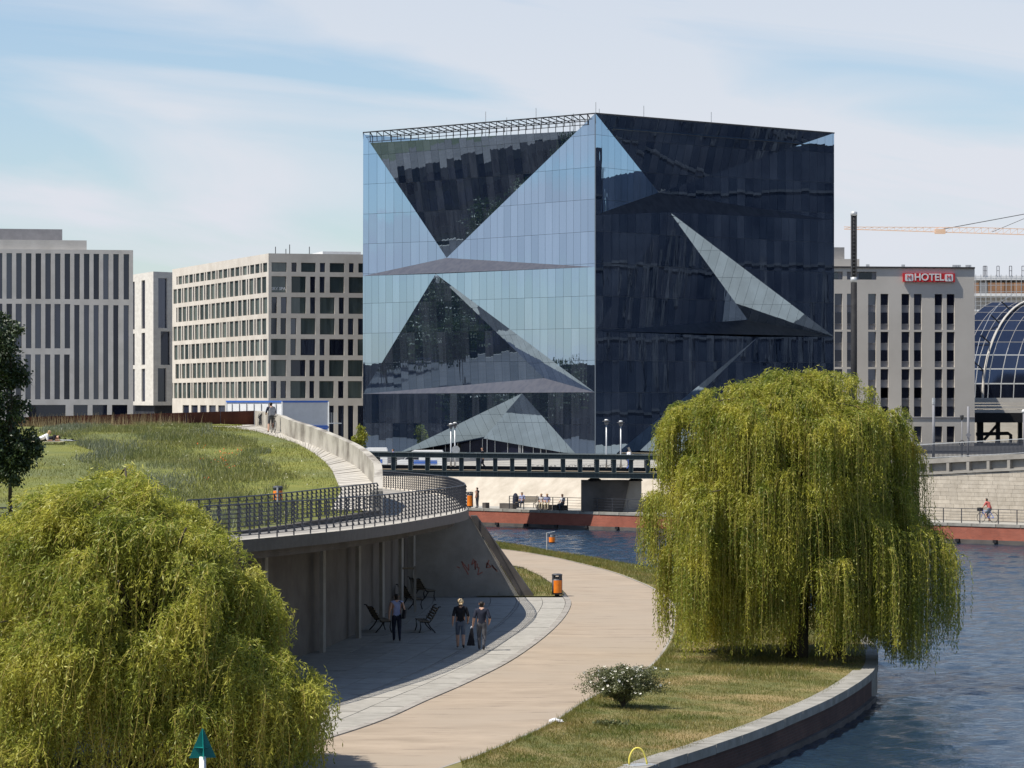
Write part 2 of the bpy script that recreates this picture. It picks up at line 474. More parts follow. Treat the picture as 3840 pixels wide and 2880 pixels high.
M['container_shade'] = mat('container_shade', (0.50, 0.505, 0.51), (0.56, 0.565, 0.57), 0.6, 1.2)  # unlit side of the white container, its shade put into the grey
M['crane'] = mat('crane', (0.75, 0.50, 0.33), (0.80, 0.56, 0.40), 0.6, 1)
M['brown_panel'] = mat('brown_panel', (0.28, 0.15, 0.08), (0.36, 0.20, 0.11), 0.8, 0.3, obj_var=0.2)
M['scaffold'] = mat('scaffold', (0.33, 0.32, 0.31), (0.40, 0.39, 0.38), 0.7, 0.5)
M['vault_glass'] = glass_mat('vault_glass', (0.52, 0.58, 0.72), 0.22, (0.010, 0.013, 0.024), (0.03, 0.036, 0.055), 0.05, 0.2, 0.3, 0.4)
M['office_blue'] = mat('office_blue', (0.03, 0.05, 0.09), (0.07, 0.10, 0.16), 0.5, 0.15, spec=0.1)
M['office_dark'] = mat('office_dark', (0.008, 0.011, 0.020), (0.024, 0.029, 0.042), 0.6, 0.15, spec=0.05)
M['office_band'] = mat('office_band', (0.025, 0.028, 0.035), (0.05, 0.052, 0.06), 0.7, 0.4, spec=0.05)
M['bark'] = mat('bark', (0.045, 0.036, 0.026), (0.085, 0.07, 0.05), 0.95, 3, 7, bump=0.5, bscale=9, stretch=(1, 1, 0.3))
M['twig'] = mat('twig', (0.30, 0.24, 0.06), (0.38, 0.30, 0.08), 0.7, 3)
M['willow_leaf'] = leaf_mat('willow_leaf', (0.17, 0.215, 0.028), (0.46, 0.435, 0.058), 0.48, 0.8, third=(0.55, 0.44, 0.075))
M['willow_leaf_near'] = leaf_mat('willow_leaf_near', (0.23, 0.27, 0.038), (0.50, 0.48, 0.08), 0.48, 0.9, third=(0.60, 0.57, 0.20))
M['linden_leaf'] = leaf_mat('linden_leaf', (0.022, 0.040, 0.014), (0.05, 0.075, 0.02), 0.15, 1.2, third=(0.10, 0.13, 0.03))
M['street_leaf'] = leaf_mat('street_leaf', (0.03, 0.055, 0.015), (0.07, 0.10, 0.025), 0.25, 0.4)
M['rose_leaf'] = leaf_mat('rose_leaf', (0.075, 0.09, 0.035), (0.16, 0.17, 0.065), 0.2, 3.0)
M['petal'] = leaf_mat('petal', (0.80, 0.77, 0.66), (0.86, 0.84, 0.76), 0.2, 3.0)
M['grass_a'] = leaf_mat('grass_a', (0.105, 0.135, 0.018), (0.22, 0.18, 0.045), 0.3, 0.5, third=(0.30, 0.21, 0.085))
M['grass_b'] = leaf_mat('grass_b', (0.125, 0.14, 0.018), (0.20, 0.185, 0.028), 0.3, 0.3, third=(0.25, 0.205, 0.06))
M['meadow'] = leaf_mat('meadow', (0.13, 0.15, 0.042), (0.23, 0.225, 0.07), 0.3, 0.4, third=(0.29, 0.23, 0.12))
M['meadow_blue'] = leaf_mat('meadow_blue', (0.14, 0.16, 0.09), (0.20, 0.215, 0.15), 0.3, 0.6, third=(0.19, 0.185, 0.21))
M['poppy'] = leaf_mat('poppy', (0.75, 0.14, 0.03), (0.85, 0.2, 0.05), 0.3, 2.0)
M['daisy'] = leaf_mat('daisy', (0.62, 0.60, 0.40), (0.72, 0.70, 0.52), 0.3, 2.0)
M['straw'] = leaf_mat('straw', (0.30, 0.23, 0.11), (0.38, 0.30, 0.16), 0.3, 2.0)

def brick_material(name, c1, c2):
    m = mat(name, c1, c2, 0.9, 0.5, 6, coords='Position')
    n, l = m.node_tree.nodes, m.node_tree.links
    b = n['Principled BSDF']
    old = b.inputs['Base Color'].links[0].from_socket
    co = n.new('ShaderNodeTexCoord')
    br = n.new('ShaderNodeTexBrick')
    br.inputs['Scale'].default_value = 1.0
    br.inputs['Brick Width'].default_value = 0.25
    br.inputs['Row Height'].default_value = 0.083
    br.inputs['Mortar Size'].default_value = 0.007
    br.inputs['Color1'].default_value = (0.85, 0.85, 0.85, 1)
    br.inputs['Color2'].default_value = (1.1, 1.05, 1.0, 1)
    br.inputs['Mortar'].default_value = (1.0, 1.5, 1.7, 1)
    l.new(co.outputs['UV'], br.inputs['Vector'])
    mu = n.new('ShaderNodeMixRGB'); mu.blend_type = 'MULTIPLY'; mu.inputs['Fac'].default_value = 0.9
    l.new(old, mu.inputs['Color1']); l.new(br.outputs['Color'], mu.inputs['Color2']); l.new(mu.outputs['Color'], b.inputs['Base Color'])
    return m
M['red_brick'] = brick_material('red_brick', (0.25, 0.075, 0.048), (0.33, 0.105, 0.068))
M['shaded_brick'] = brick_material('shaded_brick', (0.065, 0.036, 0.03), (0.11, 0.06, 0.048))  # brick darkened in colour for the shaded side of the quay
M['lilac_reflection'] = mat('lilac_reflection', (0.048, 0.052, 0.07), (0.062, 0.065, 0.082), 0.5, 1.6, 3, stretch=(1, 1, 0.02), coords='Position', lo=.42, hi=.56)  # tone and stripes of a reflection painted on a matte ledge
M['dark_reflection'] = mat('dark_reflection', (0.012, 0.014, 0.02), (0.03, 0.033, 0.042), 0.5, 1.2, 3, stretch=(1, 1, 0.05), coords='Position')  # dark mirrored surroundings painted as a matte tone
M['asphalt'] = mat('asphalt', (0.045, 0.046, 0.05), (0.065, 0.066, 0.07), 0.9, 0.3, coords='Position')

def water_material():
    m = bpy.data.materials.new('water')
    m.use_nodes = True
    n, l = m.node_tree.nodes, m.node_tree.links
    b = n['Principled BSDF']
    b.inputs['Base Color'].default_value = (0.012, 0.028, 0.05, 1)
    b.inputs['Roughness'].default_value = 0.10
    b.inputs['IOR'].default_value = 1.33
    g = n.new('ShaderNodeNewGeometry')
    hs = []
    for sc, st, rz in ((1.0, (2.6, 4.6, 1), 8), (1.0, (7.2, 12.5, 1), -20)):
        mpn = n.new('ShaderNodeMapping'); mpn.inputs['Scale'].default_value = st; mpn.inputs['Rotation'].default_value = (0, 0, R(rz))
        l.new(g.outputs['Position'], mpn.inputs['Vector'])
        t = n.new('ShaderNodeTexNoise'); t.inputs['Scale'].default_value = sc; t.inputs['Detail'].default_value = 3; t.inputs['Roughness'].default_value = 0.55
        l.new(mpn.outputs['Vector'], t.inputs['Vector']); hs.append(t.outputs['Fac'])
    ad = n.new('ShaderNodeMath'); ad.operation = 'MULTIPLY_ADD'; l.new(hs[1], ad.inputs[0]); ad.inputs[1].default_value = 0.45; l.new(hs[0], ad.inputs[2])
    bp = n.new('ShaderNodeBump'); bp.inputs['Strength'].default_value = 0.6; bp.inputs['Distance'].default_value = 0.12
    l.new(ad.outputs[0], bp.inputs['Height']); l.new(bp.outputs['Normal'], b.inputs['Normal'])
    return m
M['water'] = water_material()

UNIT = MB().box((0, 0, 0), (1, 1, 1)).mesh('unit')   # shared unit box, scaled per piece
def unit_mesh(name, m):
    me = UNIT.copy(); me.name = name
    me.materials.append(m)
    return me

# ================================================================== THE SETTING
WATER_Z = -1.15
PROM_Z = 0.2          # far promenade
PLAZA_Z = 2.0

# waves: a fine grid where the river is seen, coarse beyond
wx = np.concatenate([[-400, -200, -100, -60, -40], np.arange(-24, 48, .3), [60, 90, 150, 500]])
wy = np.concatenate([[10, 40], np.arange(66, 262, .3), [280, 330]])
GX, GY = np.meshgrid(wx, wy)
GZ = np.full(GX.shape, WATER_Z)
rw = np.random.default_rng(3)
for k in range(22):
    lam = rw.uniform(.85, .95 + 2.2 * rw.random()); th = rw.normal(R(75), .75)
    amp = .0062 * lam
    GZ += amp * np.sin((GX * math.cos(th) + GY * math.sin(th)) * 2 * math.pi / lam + rw.uniform(0, 6.28)) * (.75 + .35 * np.sin(GX * .11 + k) * np.sin(GY * .07 + 2 * k))
nx_, ny_ = len(wx), len(wy)
me = bpy.data.meshes.new('river_water')
me.vertices.add(nx_ * ny_); me.vertices.foreach_set('co', np.stack([GX, GY, GZ], 2).reshape(-1).astype(np.float32))
ii = (np.arange(ny_ - 1)[:, None] * nx_ + np.arange(nx_ - 1)[None]).reshape(-1)
ff = np.stack([ii, ii + 1, ii + nx_ + 1, ii + nx_], 1).astype(np.int32)
me.loops.add(ff.size); me.loops.foreach_set('vertex_index', ff.reshape(-1))
me.polygons.add(len(ff)); me.polygons.foreach_set('loop_start', np.arange(0, ff.size, 4, dtype=np.int32)); me.polygons.foreach_set('loop_total', np.full(len(ff), 4, np.int32))
me.polygons.foreach_set('use_smooth', np.ones(len(ff), bool))
me.update(calc_edges=True)
wat = place('river_water', me, M['water'])
tag(wat, kind='structure')

# ---- plan curves of the near bank (x, y), from near to far
BANK = smooth([(-26, 44), (-10, 53), (-4, 60), (-0.1, 67.5), (2.38, 75.6), (3.63, 79.4), (6.0, 85.5), (7.8, 90.8), (9.97, 98), (11.8, 105.7),
               (12.7, 112), (13.2, 119), (13.0, 132), (11.8, 146), (9.6, 160), (7.2, 170.8), (5.98, 174.4), (4.37, 180.9), (2.06, 188.5), (-0.33, 198), (-5, 212), (-14, 232), (-30, 262)], 260)
PATH_OUT = smooth([(-20, 56), (-8, 65.5), (-3.6, 71.5), (-1.6, 77), (-0.3, 81.6), (1.05, 87.5), (1.9, 92.7), (3.1, 98.8), (4.46, 105.7), (5.56, 115.8), (6.35, 127), (6.75, 135),
                   (6.83, 142.3), (6.48, 149.9), (6.02, 155.4), (5.2, 162.9), (4.26, 168.8), (3.23, 174.4), (1.97, 180.4), (-0.31, 188), (-5, 199), (-14, 216), (-30, 240)], 260)
PATH_IN = smooth([(-24, 62), (-12, 69), (-8.5, 73), (-6.2, 78.5), (-4.59, 83.7), (-3.45, 88.2), (-2.49, 93.5), (-1.42, 99.2), (-0.21, 106.6), (0.71, 114), (1.51, 121.9), (2.15, 130), (2.53, 137.6),
                  (2.53, 142.3), (2.29, 148.9), (1.89, 154), (1.36, 161), (0.66, 166.7), (0.21, 169.7), (-4, 180), (-14, 196), (-30, 218)], 260)

def zpad(P, z):
    return np.c_[P[:, :2], np.full(len(P), z) if np.isscalar(z) else z]

# base sheet under everything on the near side
land = [(p[0], p[1], -0.35) for p in BANK] + [(-260, 300, -0.35), (-260, 44, -0.35)]
tag(raw('near_ground', land, [tuple(range(len(land)))], M['soil']), kind='structure')

# promenade path: one sheet between its two edges
def cross_sheet(A, B, za, zb, k, jitter=0.0):
    n = len(A); vs_, fs_ = [], []
    for j in range(k + 1):
        t = j / k
        for i in range(n):
            z = (za[i] if not np.isscalar(za) else za) * (1 - t) + (zb[i] if not np.isscalar(zb) else zb) * t
            vs_.append((A[i][0] * (1 - t) + B[i][0] * t, A[i][1] * (1 - t) + B[i][1] * t, z + (random.uniform(-jitter, jitter) if 0 < j < k else 0)))
    for j in range(k):
        for i in range(n - 1):
            a = j * n + i
            fs_.append((a, a + 1, a + n + 1, a + n))
    return vs_, fs_

def match(A, B):
    """resample B so that its samples sit abreast of A's (same y order)"""
    return np.array([B[np.argmin((B[:, 0] - a[0]) ** 2 + (B[:, 1] - a[1]) ** 2)] for a in A])

tag(raw('promenade_path', *cross_sheet(PATH_IN, PATH_OUT, 0.0, 0.0, 2), M['path']), kind='structure')
# narrow stone edging between the path and the lawn
EDGE_A, EDGE_B = PATH_OUT, offset2(PATH_OUT, 0.09)
ea, eb = zpad(EDGE_A, 0.012), zpad(EDGE_B, 0.012)
v, f = strip(ea, eb)
v2, f2 = strip(eb, zpad(EDGE_B, -0.2))
m_ = MB(); m_.add(v, f); m_.add(v2, f2)
tag(m_.build('path_edging', M['kerb']), kind='structure')

# lawn between path and quay: falls a little towards the river
fall = np.interp(BANK[:, 1], [40, 78, 100, 108, 125, 300], [-0.22, -0.22, -0.2, -0.16, -0.08, -0.08])
def lawn_z(t, i):
    return 0.006 * (1 - t) + fall[i] * t
v, f = cross_sheet(EDGE_B, BANK, 0.006, fall, 8, 0.02)
lawn = tag(raw('riverside_lawn', v, f, M['soil'], smooth_=True), kind='structure')

# near quay: brick wall with a stone coping, up to the corner under the willow; beyond it a low stone edge
i_corner = int(np.argmin((BANK[:, 0] - 11.8) ** 2 + (BANK[:, 1] - 105.7) ** 2))
quay = thing('quay_wall', 'curved shaded brick quay wall with grey coping beside the lawn', 'wall', (3.6, 79.4, -1.2))
def uv_strip(name, A, B, m, parent):
    """vertical strip with UVs in metres for the brick pattern"""
    me = bpy.data.meshes.new(name)
    v_, f_ = strip(A, B)
    me.from_pydata(v_, [], f_)
    uv = me.uv_layers.new(name='UVMap')
    s = np.r_[0, np.cumsum(np.linalg.norm(np.diff(np.array(A)[:, :2], axis=0), axis=1))]
    n = len(A)
    for lp in me.loops:
        i = lp.vertex_index
        uv.data[lp.index].uv = (s[i % n], v_[i][2])
    me.update()
    return place(name, me, m, parent)
def local(P, o):
    return [(p[0] - o.location.x, p[1] - o.location.y, p[2] - o.location.z) for p in P]
QB = BANK[:i_corner + 1]; QF = fall[:i_corner + 1]
uv_strip('brick_face', local(zpad(QB, QF - 0.16), quay), local(zpad(QB, -2.0), quay), M['shaded_brick'], quay)
# a low ledge at the water line
QL = offset2(QB, 0.14)
m_ = MB()
v, f = strip(local(zpad(QB, -0.98), quay), local(zpad(QL, -0.98), quay)); m_.add(v, f)
v, f = strip(local(zpad(QL, -0.98), quay), local(zpad(QL, -2.0), quay)); m_.add(v, f)
m_.build('footing_ledge', M['concrete_dark'], quay)
# coping stones, one by one
def coping(parent, C, Z, w_in, w_out, h, step, m, name='coping_stone'):
    L = arclen(C[:, :2]); n = max(2, int(L / step))
    D = resample(np.c_[C[:, :2], Z], n * 4 + 1)
    A, B = offset2(D, -w_in), offset2(D, w_out)
    for k in range(n):
        a = slice(k * 4, k * 4 + 5)
        PA, PB, z = A[a].copy(), B[a].copy(), D[a, 2] + random.uniform(-0.008, 0.008)
        for P_ in (PA, PB):     # joints
            P_[0] += (P_[1] - P_[0]) * 0.03; P_[-1] += (P_[-2] - P_[-1]) * 0.03
        top1, top2 = np.c_[PA[:, :2], z + 0.05], np.c_[PB[:, :2], z + 0.05]
        lo1, lo2 = np.c_[PA[:, :2], z - h], np.c_[PB[:, :2], z - h]
        mm = MB()
        mm.add(*strip(local(top1, parent), local(top2, parent)))
        mm.add(*strip(local(top2, parent), local(lo2, parent)))
        mm.add(*strip(local(lo1, parent), local(top1, parent)))
        for e in (0, -1):
            mm.add([local([q], parent)[0] for q in (top1[e], top2[e], lo2[e], lo1[e])], [(0, 1, 2, 3)])
        mm.build(name, m, parent)
coping(quay, QB[42:], QF[42:], 0.62, 0.07, 0.2, 2.2, M['brick_cap'])
far_edge = thing('bank_edging', 'low pale stone bank edging along the grassy verge', 'edging', (4, 180, -0.1))
FB = BANK[i_corner:]; FF = fall[i_corner:]
mm = MB(); mm.add(*strip(local(zpad(FB, FF), far_edge), local(zpad(FB, -2.0), far_edge)))
mm.build('stone_face', M['brick_cap'], far_edge)
coping(far_edge, FB[:60], FF[:60] - 0.03, 0.4, 0.03, 0.25, 3.6, M['brick_cap'])

# ---- slab paving under and beside the overhang, slab by slab
pav = raw('promenade_pavement', *cross_sheet(offset2(PATH_IN[:175], -11.5), PATH_IN[:175], -0.03, -0.03, 1), M['drain'])
tag(pav, kind='structure')
KC = PATH_IN[(PATH_IN[:, 1] > 70) & (PATH_IN[:, 1] < 143.2)]
rows = [(0.0, 0.26), (0.26, 1.24), (1.24, 2.24), (2.24, 2.38), (2.38, 3.5), (3.5, 4.7), (4.7, 6.0), (6.0, 7.6)]
for ri, (d0, d1) in enumerate(rows):
    L = arclen(KC[:, :2]); step = (0.98, 1.9, 2.1, 1.0, 2.0, 2.1, 2.4, 2.6)[ri]
    n = int(L / step)
    D = resample(KC[:, :2], n * 3 + 1)
    A, B = offset2(np.c_[D, np.zeros(len(D))], -d1 + 0.012), offset2(np.c_[D, np.zeros(len(D))], -d0 - 0.012)
    is_drain = ri == 3
    for k in range(n):
        PA, PB = A[k * 3:k * 3 + 4].copy(), B[k * 3:k * 3 + 4].copy()
        for P_ in (PA, PB):
            P_[0] += (P_[1] - P_[0]) * 0.03; P_[-1] += (P_[-2] - P_[-1]) * 0.03
        z = (0.03 if ri == 0 else (0.004 if not is_drain else -0.004)) + random.uniform(-0.003, 0.003)
        ta, tb = np.c_[PA[:, :2], np.full(4, z)], np.c_[PB[:, :2], np.full(4, z)]
        la, lb = np.c_[PA[:, :2], np.full(4, -0.06)], np.c_[PB[:, :2], np.full(4, -0.06)]
        mm = MB(); mm.add(*strip(ta, tb)); mm.add(*strip(tb, lb)); mm.add(*strip(la, ta))
        mm.build('kerb_stone' if ri == 0 else ('drain_cover' if is_drain else 'slab'), M['kerb'] if (ri == 0 or is_drain) else M['slab'], pav)
# small grass wedge behind the end wall
WEDGE = [(-1.5, 143.4, 0.02), (2.25, 143.4, 0.02), (2.2, 148.9, 0.02), (1.8, 154, 0.02), (1.27, 161, 0.02), (0.57, 166.7, 0.02), (-4.5, 180, 0.02), (-8, 180, 0.02), (-8, 160, 0.02)]
tag(raw('grass_wedge', WEDGE, [tuple(range(len(WEDGE)))], M['soil']), kind='structure')

# ---- far bank
BK0, BKD = np.array([-2.94, 253.8]), np.array([34.5, -31.7])
BKL = np.linalg.norm(BKD); BKU = BKD / BKL; BKN = np.array([-BKU[1], BKU[0]])    # along the bank, away from the river
def bk(s, d, z):
    """point on the far bank: s metres along, d metres inland"""
    p = BK0 + BKU * s + BKN * d
    return (p[0], p[1], z)
S0, S1 = -160.0, 150.0
prom = raw('far_promenade', [bk(S0, 0, PROM_Z), bk(S1, 0, PROM_Z), bk(S1, 5.3, PROM_Z), bk(S0, 5.3, PROM_Z)], [(0, 1, 2, 3)], M['plaza'])
tag(prom, kind='structure')
pz = [bk(S0, 9.5, PLAZA_Z), bk(S1, 9.5, PLAZA_Z), (900, 140, PLAZA_Z), (2500, 200, PLAZA_Z), (2500, 6000, PLAZA_Z), (-2500, 6000, PLAZA_Z), (-2500, 420, PLAZA_Z)]
tag(raw('plaza', pz, [tuple(range(len(pz)))], M['plaza']), kind='structure')
grn = [(-600, 430, PLAZA_Z + .01), (-171, 330, PLAZA_Z + .01), (-171, 500, PLAZA_Z + .01), (-600, 700, PLAZA_Z + .01)]
strt = [(-170, 330, PLAZA_Z + .012), (-30, 318, PLAZA_Z + .012), (9.0, 375.0, PLAZA_Z + .012), (-26.5, 413.5, PLAZA_Z + .012), (-34, 428, PLAZA_Z + .012), (-170, 480, PLAZA_Z + .012)]
tag(raw('street', strt, [tuple(range(6))], M['asphalt']), kind='structure')
st2 = [(47, 404, PLAZA_Z + .012), (110, 392, PLAZA_Z + .012), (300, 400, PLAZA_Z + .012), (300, 498, PLAZA_Z + .012), (62, 498, PLAZA_Z + .012)]
tag(raw('dark_street_fill', st2, [tuple(range(5))], M['asphalt']), kind='structure')  # unseen dark ground added so the right facets mirror less light
tag(raw('park_ground', grn, [(0, 1, 2, 3)], M['far_ground']), kind='structure')
fq = thing('far_quay_wall', 'long red brick quay wall across the river', 'wall', bk(20, 0, -1.2))
fs_ = np.linspace(S0, S1, 60)
uv_strip('brick_face', local([bk(s, 0, PROM_Z - .12) for s in fs_], fq), local([bk(s, -.02, -2.0) for s in fs_], fq), M['red_brick'], fq)
mm = MB()
mm.add(*strip(local([bk(s, 0, -.86) for s in fs_], fq), local([bk(s, -.16, -.86) for s in fs_], fq)))
mm.add(*strip(local([bk(s, -.16, -.86) for s in fs_], fq), local([bk(s, -.16, -1.8) for s in fs_], fq)))
mm.build('footing_ledge', M['concrete_dark'], fq)
cst = MB().box((0, 0, 0), (1.96, 0.5, 0.2)).mesh('coping_stone'); cst.materials.append(M['brick_cap'])
ang = math.atan2(BKU[1], BKU[0])
for k in range(40):
    p = bk(-26 + 2 * k, 0.2, PROM_Z - .06)
    inst('coping_stone', cst, fq, local([p], fq)[0], ang)
fnd = MB().box((0, 0, 0), (0.3, 0.18, 0.2)).mesh('fender'); fnd.materials.append(M['black'])
for k in range(26):
    p = bk(-16 + 3.1 * k, -.22, -0.93)
    inst('fender', fnd, fq, local([p], fq)[0], ang)
# battered stone slope behind the promenade (left of the bridge) and ashlar wall (right of it)
sl = thing('stone_embankment', 'sunlit battered pale stone embankment under the steel bridge', 'embankment', bk(5, 6, PROM_Z))
A = [bk(s, 5.3, PROM_Z) for s in np.linspace(S0, 26, 40)]
B = [bk(s, 8.2, 2.55) for s in np.linspace(S0, 26, 40)]
C_ = [bk(s, 9.6, 2.56) for s in np.linspace(S0, 26, 40)]
mm = MB(); mm.add(*strip(local(A, sl), local(B, sl))); mm.add(*strip(local(B, sl), local(C_, sl)))
mm.build('stone_slope', M['batter'], sl)
mm = MB()
for k in range(60):
    s = -30 + k * 0.9
    mm.bar(local([bk(s, 8.25, 2.5)], sl)[0], local([bk(s, 8.25, 3.3)], sl)[0], .035)
for h in (2.75, 3.0, 3.3):
    mm.bar(local([bk(-30, 8.25, h)], sl)[0], local([bk(24, 8.25, h)], sl)[0], .03)
mm.build('top_railing', M['rail'], sl)

def rz_(s):    # height of the ramp road above the ashlar wall, along the bank
    return float(np.interp(s, [20, 38.5, 52], [2.6, 3.35, 4.1]))
aw = thing('ashlar_wall', 'sunlit pale ashlar retaining wall behind the far cycle path', 'wall', bk(45, 5.5, PROM_Z))
mm = MB(); q = np.linspace(24, 110, 30)
mm.add(*strip(local([bk(s, 5.42, PROM_Z - .1) for s in q], aw), local([bk(s, 5.46, rz_(s)) for s in q], aw)))
mm.build('backing', M['concrete'], aw)
blk = unit_mesh('stone_block', M['ashlar'])
nb = 0
for r in range(14):
    z0 = PROM_Z + 0.01 + r * 0.285
    s = 32.5 - (r % 2) * 0.33 + random.uniform(-.1, .1)
    while s < 53.5:
        w = random.choice((0.7, 0.95, 1.2, 1.45))
        zt = min(z0 + .272, rz_(s) - .02, rz_(s + w) - .02)
        if zt - z0 > 0.08 and nb < 300:
            o = inst('stone_block', blk, aw, local([bk(s + w / 2, 5.40, (z0 + zt) / 2)], aw)[0], ang, (w - .015, .06 + random.uniform(0, .014), zt - z0))
            nb += 1
        s += w
# concrete road parapet with sunk panels
rp_ = thing('road_parapet', 'grey concrete ramp parapet with recessed panels above ashlar wall', 'parapet', bk(45, 5.3, 3))
mm = MB(); q = np.linspace(20, 110, 40)
def pp(s, d, dz): return local([bk(s, d, rz_(s) + dz)], rp_)[0]
mm.add(*strip([pp(s, 5.6, .0) for s in q], [pp(s, 5.6, 1.0) for s in q]))           # panel plane
mm.add(*strip([pp(s, 5.28, .78) for s in q], [pp(s, 5.28, 1.12) for s in q]))       # top beam
mm.add(*strip([pp(s, 5.28, 1.12) for s in q], [pp(s, 5.8, 1.12) for s in q]))
mm.add(*strip([pp(s, 5.6, .78) for s in q], [pp(s, 5.28, .78) for s in q]))
mm.add(*strip([pp(s, 5.28, -.02) for s in q], [pp(s, 5.28, .13) for s in q]))       # bottom beam
mm.add(*strip([pp(s, 5.28, .13) for s in q], [pp(s, 5.6, .13) for s in q]))
mm.build('parapet_wall', M['concrete'], rp_)
for k in range(16):
    s = 31.0 + k * 1.72
    b_ = MB(); b_.prism([pp(s - .12, 5.30, .12), pp(s + .12, 5.30, .12), pp(s + .12, 5.30, .79), pp(s - .12, 5.30, .79)], .3, (BKN[0], BKN[1], 0))
    b_.build('rib', M['concrete'], rp_)
rf = thing('picket_fence', 'dark picket fence on the concrete ramp parapet', 'fence', bk(45, 5.5, 4.2))
def rl(s, dz): return local([bk(s, 5.55, rz_(s) + 1.1 + dz)], rf)[0]
mm = MB()
mm.bar(rl(20, 1.08), rl(38.5, 1.08), .05); mm.bar(rl(38.5, 1.08), rl(52, 1.08), .05); mm.bar(rl(52, 1.08), rl(80, 1.08), .05)
mm.bar(rl(20, .1), rl(38.5, .1), .04); mm.bar(rl(38.5, .1), rl(52, .1), .04)
mm.build('rail', M['galv'], rf)
pk = MB().box((0, 0, .5), (.05, .03, .98)).mesh('picket'); pk.materials.append(M['rail'])
for k in range(205):
    s = 31 + k * 0.11
    inst('picket', pk, rf, rl(s, .03), ang)
road = [bk(s, 5.7, rz_(s) + .02) for s in (20, 38.5, 52, 110)] + [bk(s, 16, rz_(s) + .02) for s in (110, 52, 38.5, 20)]
tag(raw('ramp_road', road, [(0, 1, 6, 7), (1, 2, 5, 6), (2, 3, 4, 5)], M['concrete_dark']), kind='structure')

# river railing on the far promenade
fr = thing('riverside_railing', 'thin dark riverside railing above red quay wall', 'railing', bk(20, .3, PROM_Z))
post = MB().box((0, 0, .52), (.05, .05, 1.04)).mesh('post'); post.materials.append(M['rail'])
for k in range(36):
    inst('post', post, fr, local([bk(3.3 + 1.52 * k, .45, PROM_Z)], fr)[0], ang)
for h in (.2, .42, .63, .84, 1.04):
    b_ = MB().bar(local([bk(3.3, .45, PROM_Z + h)], fr)[0], local([bk(56, .45, PROM_Z + h)], fr)[0], .022 if h < 1 else .04)
    b_.build('rail', M['rail'], fr)

# ================================================================== HILL, DECK AND RAMP
def zdeck(y):
    return 4.3 + 0.012 * (129.0 - y)
_ZY = ([70, 90, 110, 122, 134, 150, 170, 187, 200, 215], [4.95, 4.78, 4.66, 4.55, 4.87, 5.45, 6.2, 6.86, 7.0, 7.1])
def zl(y):
    return float(np.interp(y, *_ZY))
def onhill(px, py, off=0.0):
    """photo pixel -> point on the hill profile"""
    lo, hi = 95.0, 214.0
    f_ = lambda y: HY + F * (CZ - zl(y) - off) / y - py
    for _ in range(60):
        mid = (lo + hi) / 2
        if f_(mid) > 0: lo = mid
        else: hi = mid
    Y = (lo + hi) / 2
    return Vector(((px - 1920) * Y / F, Y, zl(Y) + off))
def ondeck(px, py, off=0.0):
    Y = F * (CZ - 4.3 - 0.012 * 129 - off) / (py - HY - F * 0.012)
    return Vector(((px - 1920) * Y / F, Y, zdeck(Y) + off))

# deck outer rim (plan), near-left -> tip -> back towards the bridge
RIM = smooth([(-22, 66), (-16, 72.5), (-12.4, 78), (-9.8, 85), (-7.93, 91), (-7.1, 93.9), (-6.3, 97.1), (-5.53, 100.2), (-4.6, 105), (-3.79, 110.2), (-2.97, 117.2), (-2.3, 123), (-1.86, 129),
              (-1.86, 134), (-2.1, 140), (-2.5, 149), (-3.4, 161), (-5.19, 174), (-7.07, 184), (-10.5, 200), (-15.5, 222), (-20.5, 246)], 330)
INNER = smooth([(-27, 72), (-20, 78), (-14.5, 84.5), (-10.6, 91.8), (-8.5, 98), (-7.2, 105), (-6.2, 113), (-5.2, 121.6)], 90)
RAMP_R = [onhill(*p) for p in ((1403, 1838), (1389, 1805), (1337, 1753), (1259, 1710), (1163, 1667), (1059, 1627), (963, 1597))]
RAMP_L = [onhill(*p) for p in ((1276, 1845), (1268, 1818), (1241, 1760), (1198, 1715), (1111, 1663), (985, 1624), (880, 1606))]
RAMP_R = smooth([(-5.25, 122.2)] + [(p.x, p.y) for p in RAMP_R] , 90)
RAMP_L = smooth([(-6.9, 123.0)] + [(p.x, p.y) for p in RAMP_L], 90)

deck_in = resample(np.vstack([INNER, RAMP_R[3:], [[-21.5, 225], [-24.5, 246]]]), 330)
# abreast matching: map rim samples to the inner boundary by y
order = np.interp(RIM[:, 1], deck_in[:, 1], np.arange(330))
DI = np.stack([np.interp(order, np.arange(330), deck_in[:, k]) for k in range(2)], 1)
deck = thing('viewing_deck', 'curved concrete viewing deck with dark fascia overhanging the promenade', 'deck', (-5, 110, 0))
zr, zi = np.array([zdeck(y) for y in RIM[:, 1]]), np.array([zdeck(y) for y in DI[:, 1]])
top_o, top_i = np.c_[RIM, zr], np.c_[DI, zi]
mm = MB(); mm.add(*strip(local(top_o, deck), local(top_i, deck)))
mm.build('deck_floor', M['concrete'], deck)
# pale screed edge strip along the rim
RO = offset2(np.c_[RIM, zr], -0.45)
RO[:, 2] = [zdeck(y) for y in RO[:, 1]]
e1, e2 = top_o.copy(), RO.copy(); e1[:, 2] += .012; e2[:, 2] += .012
mm = MB(); mm.add(*strip(local(e1, deck), local(e2, deck)))
mm.build('edge_strip', M['ramp_slab'], deck)
fas = offset2(top_o, 0.05); fas2 = fas.copy(); fas2[:, 2] -= 0.34; fas[:, 2] += .02
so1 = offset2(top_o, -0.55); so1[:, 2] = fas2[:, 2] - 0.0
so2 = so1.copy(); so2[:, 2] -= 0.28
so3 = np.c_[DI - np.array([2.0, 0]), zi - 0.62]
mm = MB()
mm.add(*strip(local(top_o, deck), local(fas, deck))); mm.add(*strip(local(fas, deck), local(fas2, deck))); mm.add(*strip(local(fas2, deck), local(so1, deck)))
mm.build('fascia', M['rail'], deck)
